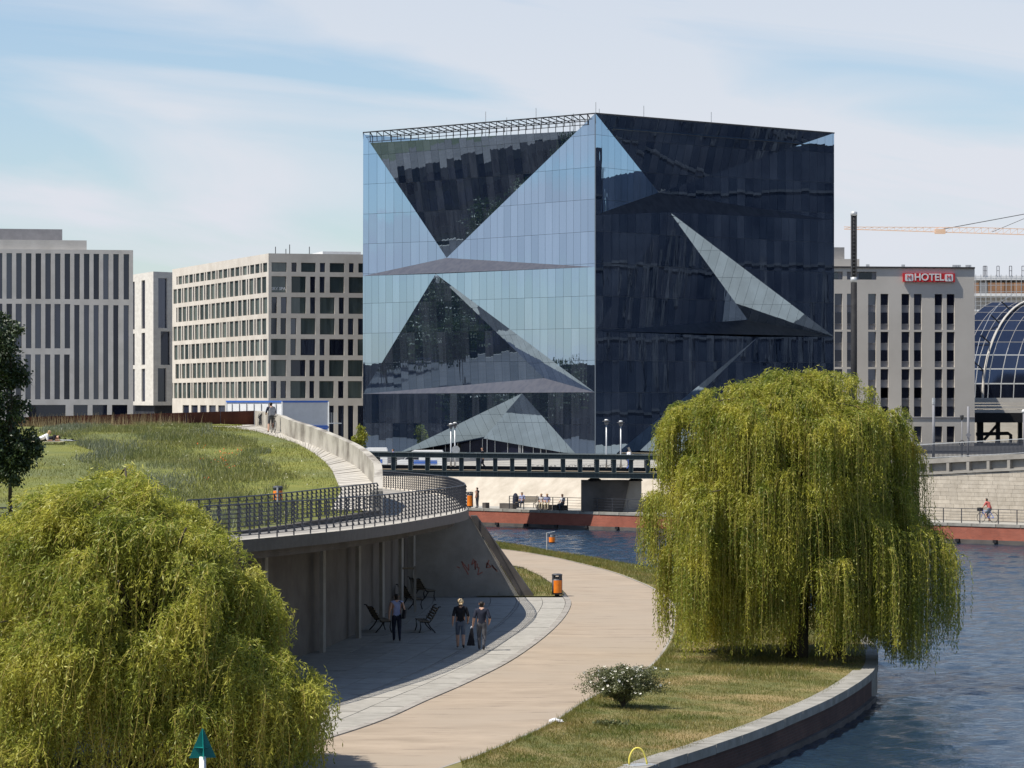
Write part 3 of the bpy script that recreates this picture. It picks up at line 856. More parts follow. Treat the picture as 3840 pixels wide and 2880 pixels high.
mm = MB(); mm.add(*strip(local(so1, deck), local(so2, deck))); mm.add(*strip(local(so2, deck), local(so3, deck)))
mm.build('soffit', M['concrete_dark'], deck)  # darker concrete puts the overhang's shade into the soffit colour

# back wall and pillars under the deck
COLS = [(-10.2, 95.5), (-8.0, 104.2), (-6.56, 111.6), (-5.65, 118.4), (-5.13, 127.0), (-4.62, 134.1), (-4.35, 141.5)]
bw = thing('underpass_wall', 'shaded dark concrete wall with pillars under the viewing deck', 'wall', (-6.5, 115, 0))
WL = smooth([(-24, 74), (-15, 86)] + [(x - 0.38, y) for x, y in COLS] + [(-4.6, 144.2)], 120)
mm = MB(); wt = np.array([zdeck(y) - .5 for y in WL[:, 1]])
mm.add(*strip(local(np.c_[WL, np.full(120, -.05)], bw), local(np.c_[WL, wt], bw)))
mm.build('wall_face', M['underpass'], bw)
for x, y in COLS:
    h = zdeck(y) - .58
    b_ = MB().box((x + 6.5, y - 115, h / 2 - .02), (.14, .34, h + .04), R(-12))
    b_.build('pillar', M['concrete'], bw)
# end wall with its sloping shoulder
ew = thing('end_wall', 'shaded concrete end wall with sloping shoulder and faint red graffiti', 'wall', (-2, 143.6, 0))
Y0 = 143.6
poly = [(-3, 0, -.05), (2.42, 0, -.05), (2.28, 0, .08), (.2, 0, 3.45), (.05, 0, 3.62), (-3, 0, 3.62)]
mm = MB(); mm.prism(poly, .5, (0, 1, 0)); mm.build('wall_face', M['concrete'], ew)
slope = [(2.3, -.06, .1), (.12, -.06, 3.62), (.12, .9, 3.62), (2.75, .9, .0), (2.75, -.06, .0)]
mm = MB()
mm.prism([(2.36, -.06, .0), (.14, -.06, 3.58), (.42, -.06, 3.58), (3.0, -.06, -.02)], 1.1, (0, 1, 0))
mm.build('coping', M['concrete_dark'], ew)  # dark tone paints in the shadow of the deck
gr = mat('graffiti_red', (0.30, 0.12, 0.09), (0.34, 0.15, 0.12), 0.9, 4)
mm = MB()
for k in range(6):
    x0, z0 = -.6 + k * .33, 1.25 + random.uniform(-.12, .12)
    pts = [(x0 + random.uniform(0, .4), -.006, z0 + random.uniform(-.3, .35)) for _ in range(5)]
    for a, b in zip(pts, pts[1:]):
        mm.bar(a, b, .05, .004, up=(0, 1, 0))
mm.build('graffiti', gr, ew)

# the hill
def hill_left(y):
    return -46.0
ys = np.concatenate([np.linspace(72, 120, 26), np.linspace(122, 214, 60)])
hv, hf = [], []
inn_y, inn_x = INNER[:, 1], INNER[:, 0]
rl_y, rl_x = RAMP_L[:, 1], RAMP_L[:, 0]
NX = 40
for y in ys:
    xr = np.interp(y, inn_y, inn_x) - 0.18 if y < 121.7 else np.interp(y, rl_y, rl_x)
    for j in range(NX + 1):
        t = (j / NX)
        x = xr + (hill_left(y) - xr) * t ** 1.4
        bumpz = 0.0 if t == 0 else 0.10 * math.sin(x * .7 + y * .13) * math.sin(y * .21 + 1.3) * min(1, t * 6)
        hv.append((x, y, zl(y) + bumpz + (0.04 if t > 0 else 0)))
for i in range(len(ys) - 1):
    for j in range(NX):
        a = i * (NX + 1) + j
        hf.append((a, a + NX + 1, a + NX + 2, a + 1))
hill = tag(raw('grassy_hill', hv, hf, M['hill'], smooth_=True), kind='structure')
def hill_edge(y):
    return float(np.interp(y, inn_y, inn_x) - .2 if y < 121.7 else np.interp(y, rl_y, rl_x))
# kerb under the inner railing
ik = thing('hill_kerb', 'low dark kerb carrying the railing along the meadow foot', 'kerb', (-8, 98, 4.6))
KI = np.c_[INNER, [zl(y) + .03 for y in INNER[:, 1]]]; KI2 = offset2(KI, .22); KI3 = KI2.copy(); KI3[:, 2] -= .35
mm = MB(); mm.add(*strip(local(KI, ik), local(KI2, ik))); mm.add(*strip(local(KI2, ik), local(KI3, ik)))
mm.build('kerb_stone', M['concrete_dark'], ik)

# ramp: bed plus cross slabs
rampR = np.c_[RAMP_R, [zl(y) for y in RAMP_R[:, 1]]]
order = np.linspace(0, 1, 90)
rampL = np.c_[RAMP_L, [zl(y) for y in RAMP_L[:, 1]]]
rb = raw('ramp_path', *strip([(p[0], p[1], p[2] - .02) for p in rampL], [(p[0], p[1], p[2] - .02) for p in rampR]), M['concrete'])
tag(rb, kind='structure')
NS = 74
L2, R2_ = resample(rampL, NS * 2 + 1), resample(rampR, NS * 2 + 1)
for k in range(NS):
    a, b, c, d = L2[2 * k], R2_[2 * k], R2_[2 * k + 2], L2[2 * k + 2]
    lift = random.uniform(.010, .032)
    ins = 0.06
    quad = [a * (1 - ins) + d * ins, b * (1 - ins) + c * ins, c * (1 - ins) + b * ins, d * (1 - ins) + a * ins]
    mm = MB(); mm.prism([(q_[0], q_[1], q_[2] + lift) for q_ in quad], -.05, (0, 0, 1))
    mm.build('cross_slab', M['ramp_slab'], rb)
topend = [(rampL[-1][0], rampL[-1][1]), (rampR[-1][0], rampR[-1][1]), (-17.2, 211), (-31.0, 200), (-31.4, 197.5), (-20, 204)]
tag(raw('crest_path', [(x, y, zl(y) + .06) for x, y in topend], [tuple(range(len(topend)))], M['ramp_slab']), kind='structure')

# curved parapet wall beside the ramp
pw = thing('ramp_parapet', 'stained pale concrete parapet wall curving down beside the ramp', 'wall', (-6, 130, 4))
PR = np.vstack([rampR, [[-16.9, 211.5, zl(211.5)]]])
PR = resample(PR, 80)
hgt = np.interp(np.arange(80), [0, 3, 79], [.84, .95, .97])
wi, wo = PR.copy(), offset2(PR, .34)
wti, wto = wi.copy(), wo.copy(); wti[:, 2] += hgt; wto[:, 2] = wti[:, 2]
wo_b = wo.copy(); wo_b[:, 2] = [zdeck(y) - .3 for y in wo[:, 1]]
mm = MB()
wib = wi.copy(); wib[:, 2] -= .3
mm.add(*strip(local(wib, pw), local(wti, pw)))
mm.add(*strip(local(wti, pw), local(wto, pw)))
mm.add(*strip(local(wto, pw), local(wo_b, pw)))
mm.add([local([p], pw)[0] for p in (wib[0], wti[0], wto[0], wo_b[0])], [(0, 1, 2, 3)])
mm.build('wall_body', M['parapet'], pw)
# end block of the parapet standing on the deck
e0 = wi[0]
b_ = MB().box(local([(e0[0] + .15, e0[1] - .3, zdeck(e0[1]) + .44)], pw)[0], (.42, .6, .98))
b_.build('end_block', M['concrete'], pw)
mm = MB()
i_g = 72
g0, g1 = wi[i_g], wi[i_g + 4]
for k in range(11):
    pts = []
    for q_ in range(4):
        t = random.uniform(0, 1)
        p = g0 * (1 - t) + g1 * t
        pts.append(local([(p[0] - .02, p[1] - .006, p[2] + random.uniform(.1, .9))], pw)[0])
    for a, b in zip(pts, pts[1:]): mm.bar(a, b, .02, .035)
mm.build('graffiti', M['black'], pw)

# corten steel wall on the crest, plate by plate
cw = thing('corten_wall', 'rusty brown steel retaining wall along the hill crest', 'wall', (-24, 206, 7))
CA, CB = Vector((-16.95, 211.6, 7.05)), Vector((-31.4, 199.6, 6.66))
NP = 7
for k in range(NP):
    a = CA.lerp(CB, k / NP + .002); b = CA.lerp(CB, (k + 1) / NP - .002)
    mm = MB(); mm.prism(local([(a.x, a.y, a.z - .4), (b.x, b.y, b.z - .4), (b.x, b.y, b.z + 1.0), (a.x, a.y, a.z + 1.0)], cw), .06, (.6, .8, 0))
    mm.build('steel_plate', M['corten'], cw)
mm = MB(); mm.prism(local([(-31.4, 199.6, 6.2), (-33.5, 196.0, 6.2), (-33.5, 196.0, 7.0), (-31.4, 199.6, 7.3)], cw), .3, (.8, .2, 0))
mm.build('end_stone', M['concrete'], cw)

# ---- railings with saw-toothed balusters
NC = 7
def baluster_mesh(name, h, foot):
    ch = h / NC
    outer = []
    for k in range(NC):
        outer += [(.022, foot + h - k * ch), (.075, foot + h - (k + 1) * ch + .02)]
    outer += [(.03, foot)]
    if foot > 0: outer += [(.03, 0.0)]
    inner = [(-.012, 0.0 if foot > 0 else foot), (-.012, foot + h)]
    poly = [(x, 0, z) for x, z in outer + inner]
    b_ = MB().prism(poly, .016, (0, 1, 0))
    me = b_.mesh(name); me.materials.append(M['rail'])
    return me
BAL_S = baluster_mesh('baluster', .90, 0.0)
BAL_L = baluster_mesh('post', .90, .13)
def railing(name, label, line, step, h_off=0.0, flip=1):
    c = line[len(line) // 2]
    t = thing(name, label, 'railing', tuple(c))
    P_ = resample(line, max(8, int(arclen(line) / step)))
    T = np.gradient(P_[:, :2], axis=0)
    for k, p in enumerate(P_):
        a = math.atan2(T[k, 1], T[k, 0])
        long_ = k % 2 == 0
        o = inst('post' if long_ else 'baluster', BAL_L if long_ else BAL_S, t, local([(p[0], p[1], p[2] + h_off + (0 if long_ else .13))], t)[0], a - math.pi / 2)
    D = resample(line, min(200, max(20, int(arclen(line) / .8))))
    for k in range(NC + 1):
        zz = .13 + .90 * k / NC
        r_ = .024 if k == NC else .011
        mm = MB(); mm.tube(local(np.c_[D[:, :2], D[:, 2] + h_off + zz], t), r_, 5)
        mm.build('top_rail' if k == NC else 'rail', M['rail'], t)
    return t
rim_in = offset2(np.c_[RIM, zr], -0.1)
rim_in[:, 2] = [zdeck(y) for y in rim_in[:, 1]]
i_tip = int(np.argmin(abs(RIM[:, 1] - 131)))
i_start = int(np.argmin(abs(RIM[:, 1] - 70)))
railing('deck_railing', 'dark toothed metal railing along the front rim of the viewing deck', rim_in[i_start:i_tip + 1], .80)
railing('deck_railing', 'dark toothed metal railing behind the tip of the deck, leading to the bridge', rim_in[i_tip:], .80)
railing('meadow_railing', 'dark toothed metal railing on the kerb at the foot of the meadow', offset2(np.c_[INNER[8:], [zl(y) + .03 for y in INNER[8:, 1]]], .1), .80)
M['mast_dark'] = mat('mast_dark', (0.018, 0.018, 0.02), (0.028, 0.028, 0.03), 0.7, 2, spec=0.15)

# ================================================================== GLASS CUBE
A_ = math.atan(0.9281)
SIDE = 42.5
CX, CY = 9.85, 381.5
DL = Vector((-math.sin(A_), math.cos(A_), 0))     # left face, away from the front corner
DR = Vector((math.cos(A_), math.sin(A_), 0))      # right face
NL = Vector((-DR.x, -DR.y, 0)); NR = Vector((-DL.x, -DL.y, 0))
C0 = Vector((CX, CY, 0))
EYE = Vector((0, 0, CZ))
ZT = 42.75
cube = thing('glass_cube_building', 'faceted dark blue glass cube office building beyond the bridge', 'building', (CX, CY, PLAZA_Z))

def on_face(px, py, n, d=0.0):
    """photo pixel -> point on a cube face, pushed in by d metres"""
    ray = Vector(((px - 1920) / F, 1, -(py - HY) / F))
    t = (C0 - n * d - EYE).dot(n) / ray.dot(n)
    return EYE + ray * t - Vector((CX, CY, PLAZA_Z))

def clip(poly, axis, lo, hi):
    for sgn, lim in ((1, lo), (-1, -hi)):
        out = []
        for i in range(len(poly)):
            a, b = poly[i], poly[(i + 1) % len(poly)]
            fa, fb = sgn * a[axis] - lim, sgn * b[axis] - lim
            if fa >= 0: out.append(a)
            if (fa >= 0) != (fb >= 0):
                t = fa / (fa - fb)
                out.append(tuple(a[k] + (b[k] - a[k]) * t for k in range(2)))
        poly = out
        if len(poly) < 3: return []
    return poly

def area2(p):
    return 0.5 * sum(p[i][0] * p[(i + 1) % len(p)][1] - p[(i + 1) % len(p)][0] * p[i][1] for i in range(len(p)))

PW, PH, GAP = 1.36, 3.82, 0.015
panes = []          # (area, verts, normal, face)
backing = MB()
def facet(pts, nface, du, side, tilt=0.0009, solid=None):
    """clip a flat facet into glass panes; du = horizontal direction of the face"""
    pts = [Vector(p) for p in pts]
    n = (pts[1] - pts[0]).cross(pts[2] - pts[0]).normalized()
    if n.dot(nface) < 0:
        pts.reverse(); n = -n
    v_ = (Vector((0, 0, 1)) - n * n.z)
    v_.normalize()
    u_ = v_.cross(n).normalized()
    o = pts[0]
    loc = [((p - o).dot(u_), (p - o).dot(v_)) for p in pts]
    if solid:
        raw('reflection_ledge', pts, [tuple(range(len(pts)))], M[solid], cube)  # matte facet with a painted reflection tone in place of glass
        return
    backing.add([p - n * 0.06 for p in pts], [tuple(range(len(pts)))])
    # grid anchored to the storeys and to the face
    uo = (o.dot(u_)) % PW; vo = (o.z * 1.0) % PH
    us = [q[0] for q in loc]; vs2 = [q[1] for q in loc]
    i0, i1 = math.floor((min(us) + uo) / PW), math.ceil((max(us) + uo) / PW)
    j0, j1 = math.floor((min(vs2) + vo) / PH), math.ceil((max(vs2) + vo) / PH)
    if area2(loc) < 0: loc.reverse()
    for i in range(i0, i1):
        for j in range(j0, j1):
            c = clip(loc, 0, i * PW - uo + GAP, (i + 1) * PW - uo - GAP)
            if c: c = clip(c, 1, j * PH - vo + GAP, (j + 1) * PH - vo - GAP)
            if not c or abs(area2(c)) < 0.02: continue
            cu = sum(q[0] for q in c) / len(c); cv = sum(q[1] for q in c) / len(c)
            tu, tv = random.gauss(0, tilt), random.gauss(0, tilt)
            P3 = [o + u_ * q[0] + v_ * q[1] + n * ((q[0] - cu) * tu + (q[1] - cv) * tv) for q in c]
            panes.append((abs(area2(c)), P3, n, side))

def LF(px, py, d=0.0): return on_face(px, py, NL, d)
def RF(px, py, d=0.0): return on_face(px, py, NR, d)
z2 = Vector((CX, CY, PLAZA_Z))
# --- left face
TL, TR = LF(1362, 497), LF(2232, 425)
A1 = LF(1675, 967, 2.6)
def lerp(a, b, t): return a + (b - a) * t
L1l, L1r = LF(1361, 1035), LF(2231, 1001)
TLb, TRb = lerp(TL, A1, .085), lerp(TR, A1, .115)
facet([TLb, TRb, A1], NL, DL, 'L', .0022)
facet([TL, A1, L1l], NL, DL, 'L')
facet([TR, L1r, A1], NL, DL, 'L')
facet([L1l, A1, L1r], NL, DL, 'L', solid='lilac_reflection')
A2 = LF(1634, 1027); BL2 = LF(1361, 1477); R2 = LF(2230, 1471); MM = LF(2041, 1418, 1.95)
facet([L1l, A2, BL2], NL, DL, 'L')
facet([A2, L1r, R2], NL, DL, 'L')
facet([A2, MM, BL2], NL, DL, 'L', .0013)
facet([A2, R2, MM], NL, DL, 'L', .0022)
facet([BL2, MM, R2], NL, DL, 'L', solid='lilac_reflection')
B1 = LF(1958, 1475); B2 = LF(1499, 1696); B3 = LF(1813, 1644, 2.6); B4 = LF(2163, 1706)
BotL = Vector((DL * SIDE)); BotL.z = 0.0
BotR = Vector((0, 0, 0))
B2z = Vector(B2); B2z.z = 0.0
B4z = Vector(B4); B4z.z = 0.0
facet([BL2, B1, B2, Vector((B2.x, B2.y, 0)), BotL], NL, DL, 'L', .0013)
facet([B1, R2, BotR, Vector((B4.x, B4.y, 0)), B4], NL, DL, 'L', .0013)
facet([B1, B2, B3], NL, DL, 'L', .0015)
facet([B1, B3, LF(2163, 1706, 1.9)], NL, DL, 'L', .0013)
# --- right face
RT, RA3 = RF(3128, 499), RF(2470, 722, 2.6)
Q1l, Q1r = RF(2233, 806), RF(3128, 826)
T0 = RF(2233, 425)
facet([T0, RT, RA3], NR, DR, 'R', .0022)
facet([T0, RA3, Q1l], NR, DR, 'R', .0014)
facet([RT, Q1r, RA3], NR, DR, 'R', .0016)
facet([Q1l, RA3, Q1r], NR, DR, 'R', solid='dark_reflection')
H1, H2, H3, QB = RF(2512, 796), RF(3127, 1262), RF(2804, 1199, 3.0), RF(2234, 1242)
facet([Q1l, H1, QB], NR, DR, 'R', .0016)
facet([H1, Q1r, H2], NR, DR, 'R', .0016)
facet([H1, H3, QB], NR, DR, 'R', .0016)
facet([H1, H2, H3], NR, DR, 'R', .002)
facet([QB, H3, H2], NR, DR, 'R', solid='dark_reflection')
K1, K2, K3, K4 = RF(2842, 1264), RF(2313, 1699), RF(2400, 1690, .75), RF(3050, 1722)
RB = Vector(DR * SIDE)
facet([QB, K1, K2, Vector((K2.x, K2.y, 0)), Vector((0, 0, 0))], NR, DR, 'R', .0016)
facet([K1, H2, RB, Vector((K4.x, K4.y, 0)), K4], NR, DR, 'R', .0016)
facet([K1, K3, K2], NR, DR, 'R', .002)
facet([K1, K4, K3], NR, DR, 'R', .0016)

order = sorted(range(len(panes)), key=lambda i: -(panes[i][0] * (1.6 if panes[i][3] == 'L' else 0.5)))
rest = MB()
def pane_geo(P3, n, t=.05):
    k = len(P3)
    return P3 + [p - n * t for p in P3], [tuple(range(k))] + [(i, k + i, k + (i + 1) % k, (i + 1) % k) for i in range(k)]
for rank, i in enumerate(order):
    ar, P3, n, sd = panes[i]
    v_, f_ = pane_geo(P3, n)
    if rank < 300:
        raw('glass_pane', v_, f_, M['cube_glass'], cube)
    else:
        rest.add(v_, f_)
tag(rest.build('glass_panes', M['cube_glass'], cube), kind='stuff')
backing.build('facade_frame', M['cube_joint'], cube)
# the sides that face away and the roof
ztop = ZT - PLAZA_Z
back = DL * SIDE + DR * SIDE
mm = MB()
def up(p, z): return Vector((p.x, p.y, z))
mm.add([up(DL * SIDE, 0), up(back, 0), up(back, ztop), up(DL * SIDE, ztop)], [(0, 1, 2, 3)])
mm.add([up(back, 0), up(DR * SIDE, 0), up(DR * SIDE, ztop), up(back, ztop)], [(0, 1, 2, 3)])
mm.build('rear_facade', M['cube_glass'], cube)
mm = MB()
zr_ = ztop - 1.7
mm.add([up(NL * -3.2, zr_), up(DL * SIDE - NL * 3.2, zr_), up(back, zr_), up(DR * SIDE, zr_)], [(0, 1, 2, 3)])
mm.build('roof', M['steel_dark'], cube)
# open steel lattice along the roof edge of the left face
for k in range(33):
    t = k / 32
    p = TL + (TR - TL) * t
    lowz = 1.2 + 0.5 * min(t, 1 - t)
    mm = MB()
    inw = -NL * (2.4 * min(1, 6 * min(t, 1 - t)))
    mm.bar(p, p + Vector((0, 0, -lowz)) - NL * .08, .09)
    if 0 < k < 32:
        q = p + inw + Vector((0, 0, -.55))
        mm.bar(p, q, .09); mm.bar(q, q + Vector((0, 0, -1.1)), .09)
    mm.build('lattice_strut', M['black'], cube)
for dz, w, iw in ((0, .14, 0), (-.62, .08, .06), (-1.25, .08, .1), (-.55, .1, 2.4)):
    mm = MB(); s = .0 if iw < 1 else .05
    mm.bar(lerp(TL, TR, s + abs(dz) * .02) + Vector((0, 0, dz)) - NL * iw, lerp(TR, TL, s + abs(dz) * .022) + Vector((0, 0, dz)) - NL * iw, w)
    mm.build('lattice_rail', M['black'], cube)
mm = MB(); mm.bar(T0, RT, .16); mm.build('roof_edge', M['steel_dark'], cube)
mm = MB(); mm.bar(up(Vector((0, 0, 0)), 0), up(Vector((0, 0, 0)), ztop), .12); mm.build('corner_profile', M['cube_joint'], cube)
# lightning rods
for px, py, Y in ((1821, 418, 398), (2010, 405, 391), (2234, 383, 384), (2414, 397, 390), (2667, 420, 397), (1900, 440, 395), (2150, 425, 386), (2247, 408, 384)):
    top = at(px, py, Y) - z2
    mm = MB(); mm.tube([(top.x, top.y, ztop - 1.8), tuple(top)], .045, 5)
    mm.build('roof_rod', M['galv'], cube)
# recessed entrance under the lifted facet
mm = MB()
e0_, e1_ = up(B2, 0) - NL * 2.7, up(B4, 0) - NL * 2.7
mm.add([e0_, e1_, up(e1_, 3.6), up(e0_, 3.6)], [(0, 1, 2, 3)])
mm.build('entrance_glazing', M['dark_glass'], cube)
for k in range(14):
    p = lerp(e0_, e1_, (k + .5) / 14) + NL * .08
    mm = MB(); mm.bar(up(p, 0), up(p, 2.9), .07); mm.build('mullion', M['galv'], cube)
for a, b in ((.42, .60), (.62, .72)):
    mm = MB(); p, q = lerp(e0_, e1_, a) + NL * .1, lerp(e0_, e1_, b) + NL * .1
    mm.bar(up(p, 2.2), up(q, 2.2), .12); mm.bar(up(p, 0), up(p, 2.2), .12); mm.bar(up(q, 0), up(q, 2.2), .12)
    mm.build('door_frame', M['galv'], cube)

# ================================================================== FACADES
def facade(parent, o, d, length, z0, z1, openings, depth, wallm, winm, wname='window', frame=None):
    """wall in the plane through o along d (left to right seen from outside) with real openings and a pane in each"""
    d = Vector((d[0], d[1], 0)).normalized(); n = Vector((d.y, -d.x, 0))
    o = Vector((o[0], o[1], 0)) - Vector((parent.location.x, parent.location.y, 0)); zo = parent.location.z
    def P_(u, z, k=0.0): return o + d * u + n * k + Vector((0, 0, z - zo))
    us = sorted({0.0, length} | {round(q, 4) for w in openings for q in (w[0], w[1]) if 0 < q < length})
    zs = sorted({z0, z1} | {round(q, 4) for w in openings for q in (w[2], w[3])})
    mm = MB()
    for j in range(len(zs) - 1):
        zc = (zs[j] + zs[j + 1]) / 2
        run = None
        for i in range(len(us) - 1):
            uc = (us[i] + us[i + 1]) / 2
            hole = any(w[0] < uc < w[1] and w[2] < zc < w[3] for w in openings)
            if not hole and run is None: run = us[i]
            if hole and run is not None:
                mm.add([P_(run, zs[j]), P_(us[i], zs[j]), P_(us[i], zs[j + 1]), P_(run, zs[j + 1])], [(0, 1, 2, 3)]); run = None
        if run is not None:
            mm.add([P_(run, zs[j]), P_(length, zs[j]), P_(length, zs[j + 1]), P_(run, zs[j + 1])], [(0, 1, 2, 3)])
    for u0, u1, a, b in [w[:4] for w in openings]:
        u0, u1 = max(u0, 0), min(u1, length)
        c = [P_(u0, a), P_(u1, a), P_(u1, b), P_(u0, b)]
        e = [P_(u0, a, -depth), P_(u1, a, -depth), P_(u1, b, -depth), P_(u0, b, -depth)]
        mm.add(c + e, [(0, 1, 5, 4), (1, 2, 6, 5), (2, 3, 7, 6), (3, 0, 4, 7)])
    mm.build('wall', wallm, parent)
    rz = math.atan2(d.y, d.x)
    for w in openings:
        u0, u1, a, b = w[:4]; u0, u1 = max(u0, 0), min(u1, length)
        mname = w[4] if len(w) > 4 else winm
        key = wname + mname
        if key not in WM: WM[key] = unit_mesh('window_pane', M[mname])
        p = P_((u0 + u1) / 2, (a + b) / 2, -depth + .02)
        win = inst(wname, WM[key], parent, p, rz, (u1 - u0 + .04, .06, b - a + .04))
        if frame:
            fx, fz = .07 / (u1 - u0), .07 / (b - a)
            fk = 'frame%.2f%.2f' % (fx, fz)
            if fk not in WM:
                q = MB()
                q.box((-.5 + fx / 2, -.5, 0), (fx, .8, 1)); q.box((.5 - fx / 2, -.5, 0), (fx, .8, 1))
                q.box((0, -.5, -.5 + fz / 2), (1 - 2 * fx, .8, fz)); q.box((0, -.5, .5 - fz / 2), (1 - 2 * fx, .8, fz))
                WM[fk] = q.mesh('frame'); WM[fk].materials.append(M['window_frame'])
            inst('frame', WM[fk], win)
    return P_
WM = {}
def shell(parent, corners, z0, z1, wm, rm):
    """plain rear walls and roof: corners in plan, first-to-second edges are skipped where facades stand"""
    zo = parent.location
    q = [(x - zo.x, y - zo.y) for x, y in corners]
    mm = MB()
    for i in range(len(q)):
        a, b = q[i], q[(i + 1) % len(q)]
        mm.add([(a[0], a[1], z0 - zo.z), (b[0], b[1], z0 - zo.z), (b[0], b[1], z1 - zo.z), (a[0], a[1], z1 - zo.z)], [(0, 1, 2, 3)])
    mm.build('rear_wall', wm, parent)
    r = MB(); r.add([(x, y, z1 - zo.z) for x, y in q], [tuple(range(len(q)))]); r.build('roof', rm, parent)

def pxz(py, Y): return CZ - (py - HY) * Y / F

# ---- spa hotel left of the cube
hb = thing('spa_hotel', 'pale limestone hotel with irregular grid windows and SKY SPA lettering', 'building', (-32.5, 430, PLAZA_Z))
corner = Vector((-32.5, 430)); lend = Vector((-50.9, 482.7)); dR = Vector((.965, .26)).normalized()
HZ = pxz(950, 430)
dL = (corner - lend); LLEN = dL.length; dL = dL / LLEN
rowz = []
for a, b in ((290, 345), (372, 468), (495, 592), (620, 716), (743, 840), (868, 965), (993, 1095)):
    rowz.append((pxz(800 + b * .6329, 430), pxz(800 + a * .6329, 430)))
op = []
rr = random.Random(11)
for ri, (a, b) in enumerate(rowz):
    u = LLEN - .7 - (0.5 if ri % 2 else 0)
    k = ri
    while u > 2.4:
        w = 2.25
        op.append((u - w, u, a, b, 'curtain_glass')); u -= w + .5
        if k % 2 == 0:
            op.append((u - .8, u, a, b, 'dark_glass')); u -= .8 + .5
        else:
            pass
        k += 1 if rr.random() < .8 else 2
zb1 = pxz(800 + 1215 * .6329, 430)
for k in range(9):
    op.append((LLEN - 6 - k * 5.4, LLEN - 2 - k * 5.4, PLAZA_Z + .3, rowz[-1][0] - 1.0, 'dark_glass'))
facade(hb, lend, dL, LLEN, PLAZA_Z - .2, HZ, op, .22, M['limestone_b'], 'curtain_glass', frame=True)
RL_ = 34.0
op = []
X0 = 1600
def ru(cx): return (cx - X0) * .6329 / 28.1 / .94
rows_r = [
    [(1617, 1703), (1730, 1760), (1785, 1868), (1892, 1922), (1948, 2032), (2058, 2086), (2112, 2190)],
    [(1617, 1700), (1730, 1812), (1836, 1866), (1890, 1920), (1948, 2030), (2057, 2140)],
    [(1617, 1648), (1670, 1704), (1728, 1812), (1836, 1866), (1892, 1976), (2000, 2030), (2056, 2140)],
    [(1614, 1648), (1668, 1700), (1726, 1758), (1783, 1866), (1892, 1976), (2000, 2028), (2052, 2084), (2110, 2190)],
    [(1614, 1700), (1724, 1756), (1782, 1866), (1890, 1920), (1946, 2030), (2052, 2084), (2108, 2190)],
    [(1613, 1700), (1726, 1810), (1832, 1864), (1888, 1920), (1944, 2028), (2052, 2138)],
    [(1613, 1646), (1668, 1700), (1724, 1812), (1832, 1860), (1888, 1972), (1996, 2028), (2052, 2134)]]
for (a, b), rw in zip(rowz, rows_r):
    for c0, c1 in rw:
        wide = c1 - c0 > 50
        op.append((ru(c0), ru(c1), a, b, 'curtain_glass' if wide and (c0 + ru(c1)) % 3 > .4 else 'dark_glass'))
for c0, c1 in ((1660, 1700), (1760, 1800), (1842, 1868), (1945, 1972), (1996, 2030), (2052, 2084), (2108, 2146)):
    op.append((ru(c0), ru(c1), PLAZA_Z + .2, rowz[-1][0] - 1.0, 'dark_glass'))
PF = facade(hb, corner, dR, RL_, PLAZA_Z - .2, HZ, op, .38, M['limestone_b'], 'curtain_glass', frame=True)
rc = corner + dR * RL_
shell(hb, [tuple(rc), (rc.x - 8, rc.y + 50), tuple(lend), tuple(corner)][:4], PLAZA_Z, HZ - .05, M['limestone_b'], M['roof_grey']) if False else None
mm = MB()
for a, b in ((rc, Vector((rc.x - 18, rc.y + 50))), (Vector((rc.x - 18, rc.y + 50)), lend)):
    mm.add([(a.x + 32.5, a.y - 430, 0), (b.x + 32.5, b.y - 430, 0), (b.x + 32.5, b.y - 430, HZ - PLAZA_Z), (a.x + 32.5, a.y - 430, HZ - PLAZA_Z)], [(0, 1, 2, 3)])
mm.build('rear_wall', M['limestone_b'], hb)
mm = MB(); mm.add([(p.x + 32.5, p.y - 430, HZ - PLAZA_Z - .3) for p in (corner, rc, Vector((rc.x - 18, rc.y + 50)), lend)], [(0, 1, 2, 3)])
mm.build('roof', M['roof_grey'], hb)
mm = MB()
p0, p1 = at(1085, 957, 452) - hb.location, at(1185, 932, 446) - hb.location
mm.box((at(1255, 945, 449).x + 32.5, 20, HZ - PLAZA_Z + .35), (5.4, 9, 1.2), math.atan2(dR.y, dR.x)); mm.build('roof_house', M['white'], hb)
for px, h in ((1033, 1.6), (1072, 1.3), (1086, 1.9), (1160, 1.6)):
    q = at(px, 950, 445) - hb.location
    mm = MB(); mm.tube([(q.x, q.y, HZ - PLAZA_Z - .3), (q.x, q.y, HZ - PLAZA_Z + h)], .06, 5); mm.build('antenna', M['steel_dark'], hb)

def text(body, size, m, parent, loc, rot, name='lettering', depth=.02, bold=0.0):
    cu = bpy.data.curves.new(name, 'FONT')
    cu.body = body; cu.size = size; cu.align_x = 'CENTER'; cu.align_y = 'CENTER'; cu.extrude = depth; cu.offset = bold
    tmp = bpy.data.objects.new('tmp_text', cu)
    COL.objects.link(tmp)
    dg = bpy.context.evaluated_depsgraph_get()
    me = bpy.data.meshes.new_from_object(tmp.evaluated_get(dg))
    bpy.data.objects.remove(tmp); bpy.data.curves.remove(cu)
    me.name = name
    o = bpy.data.objects.new(name, me); me.materials.clear(); me.materials.append(m)
    COL.objects.link(o); o.parent = parent; o.location = loc; o.rotation_euler = rot
    return o
a, b = rowz[1]
p = PF(ru(1658), a + .5, -.28)
text('SKY SPA', .54, M['white'], hb, p, (R(90), 0, math.atan2(dR.y, dR.x)), 'lettering', .02, .012)

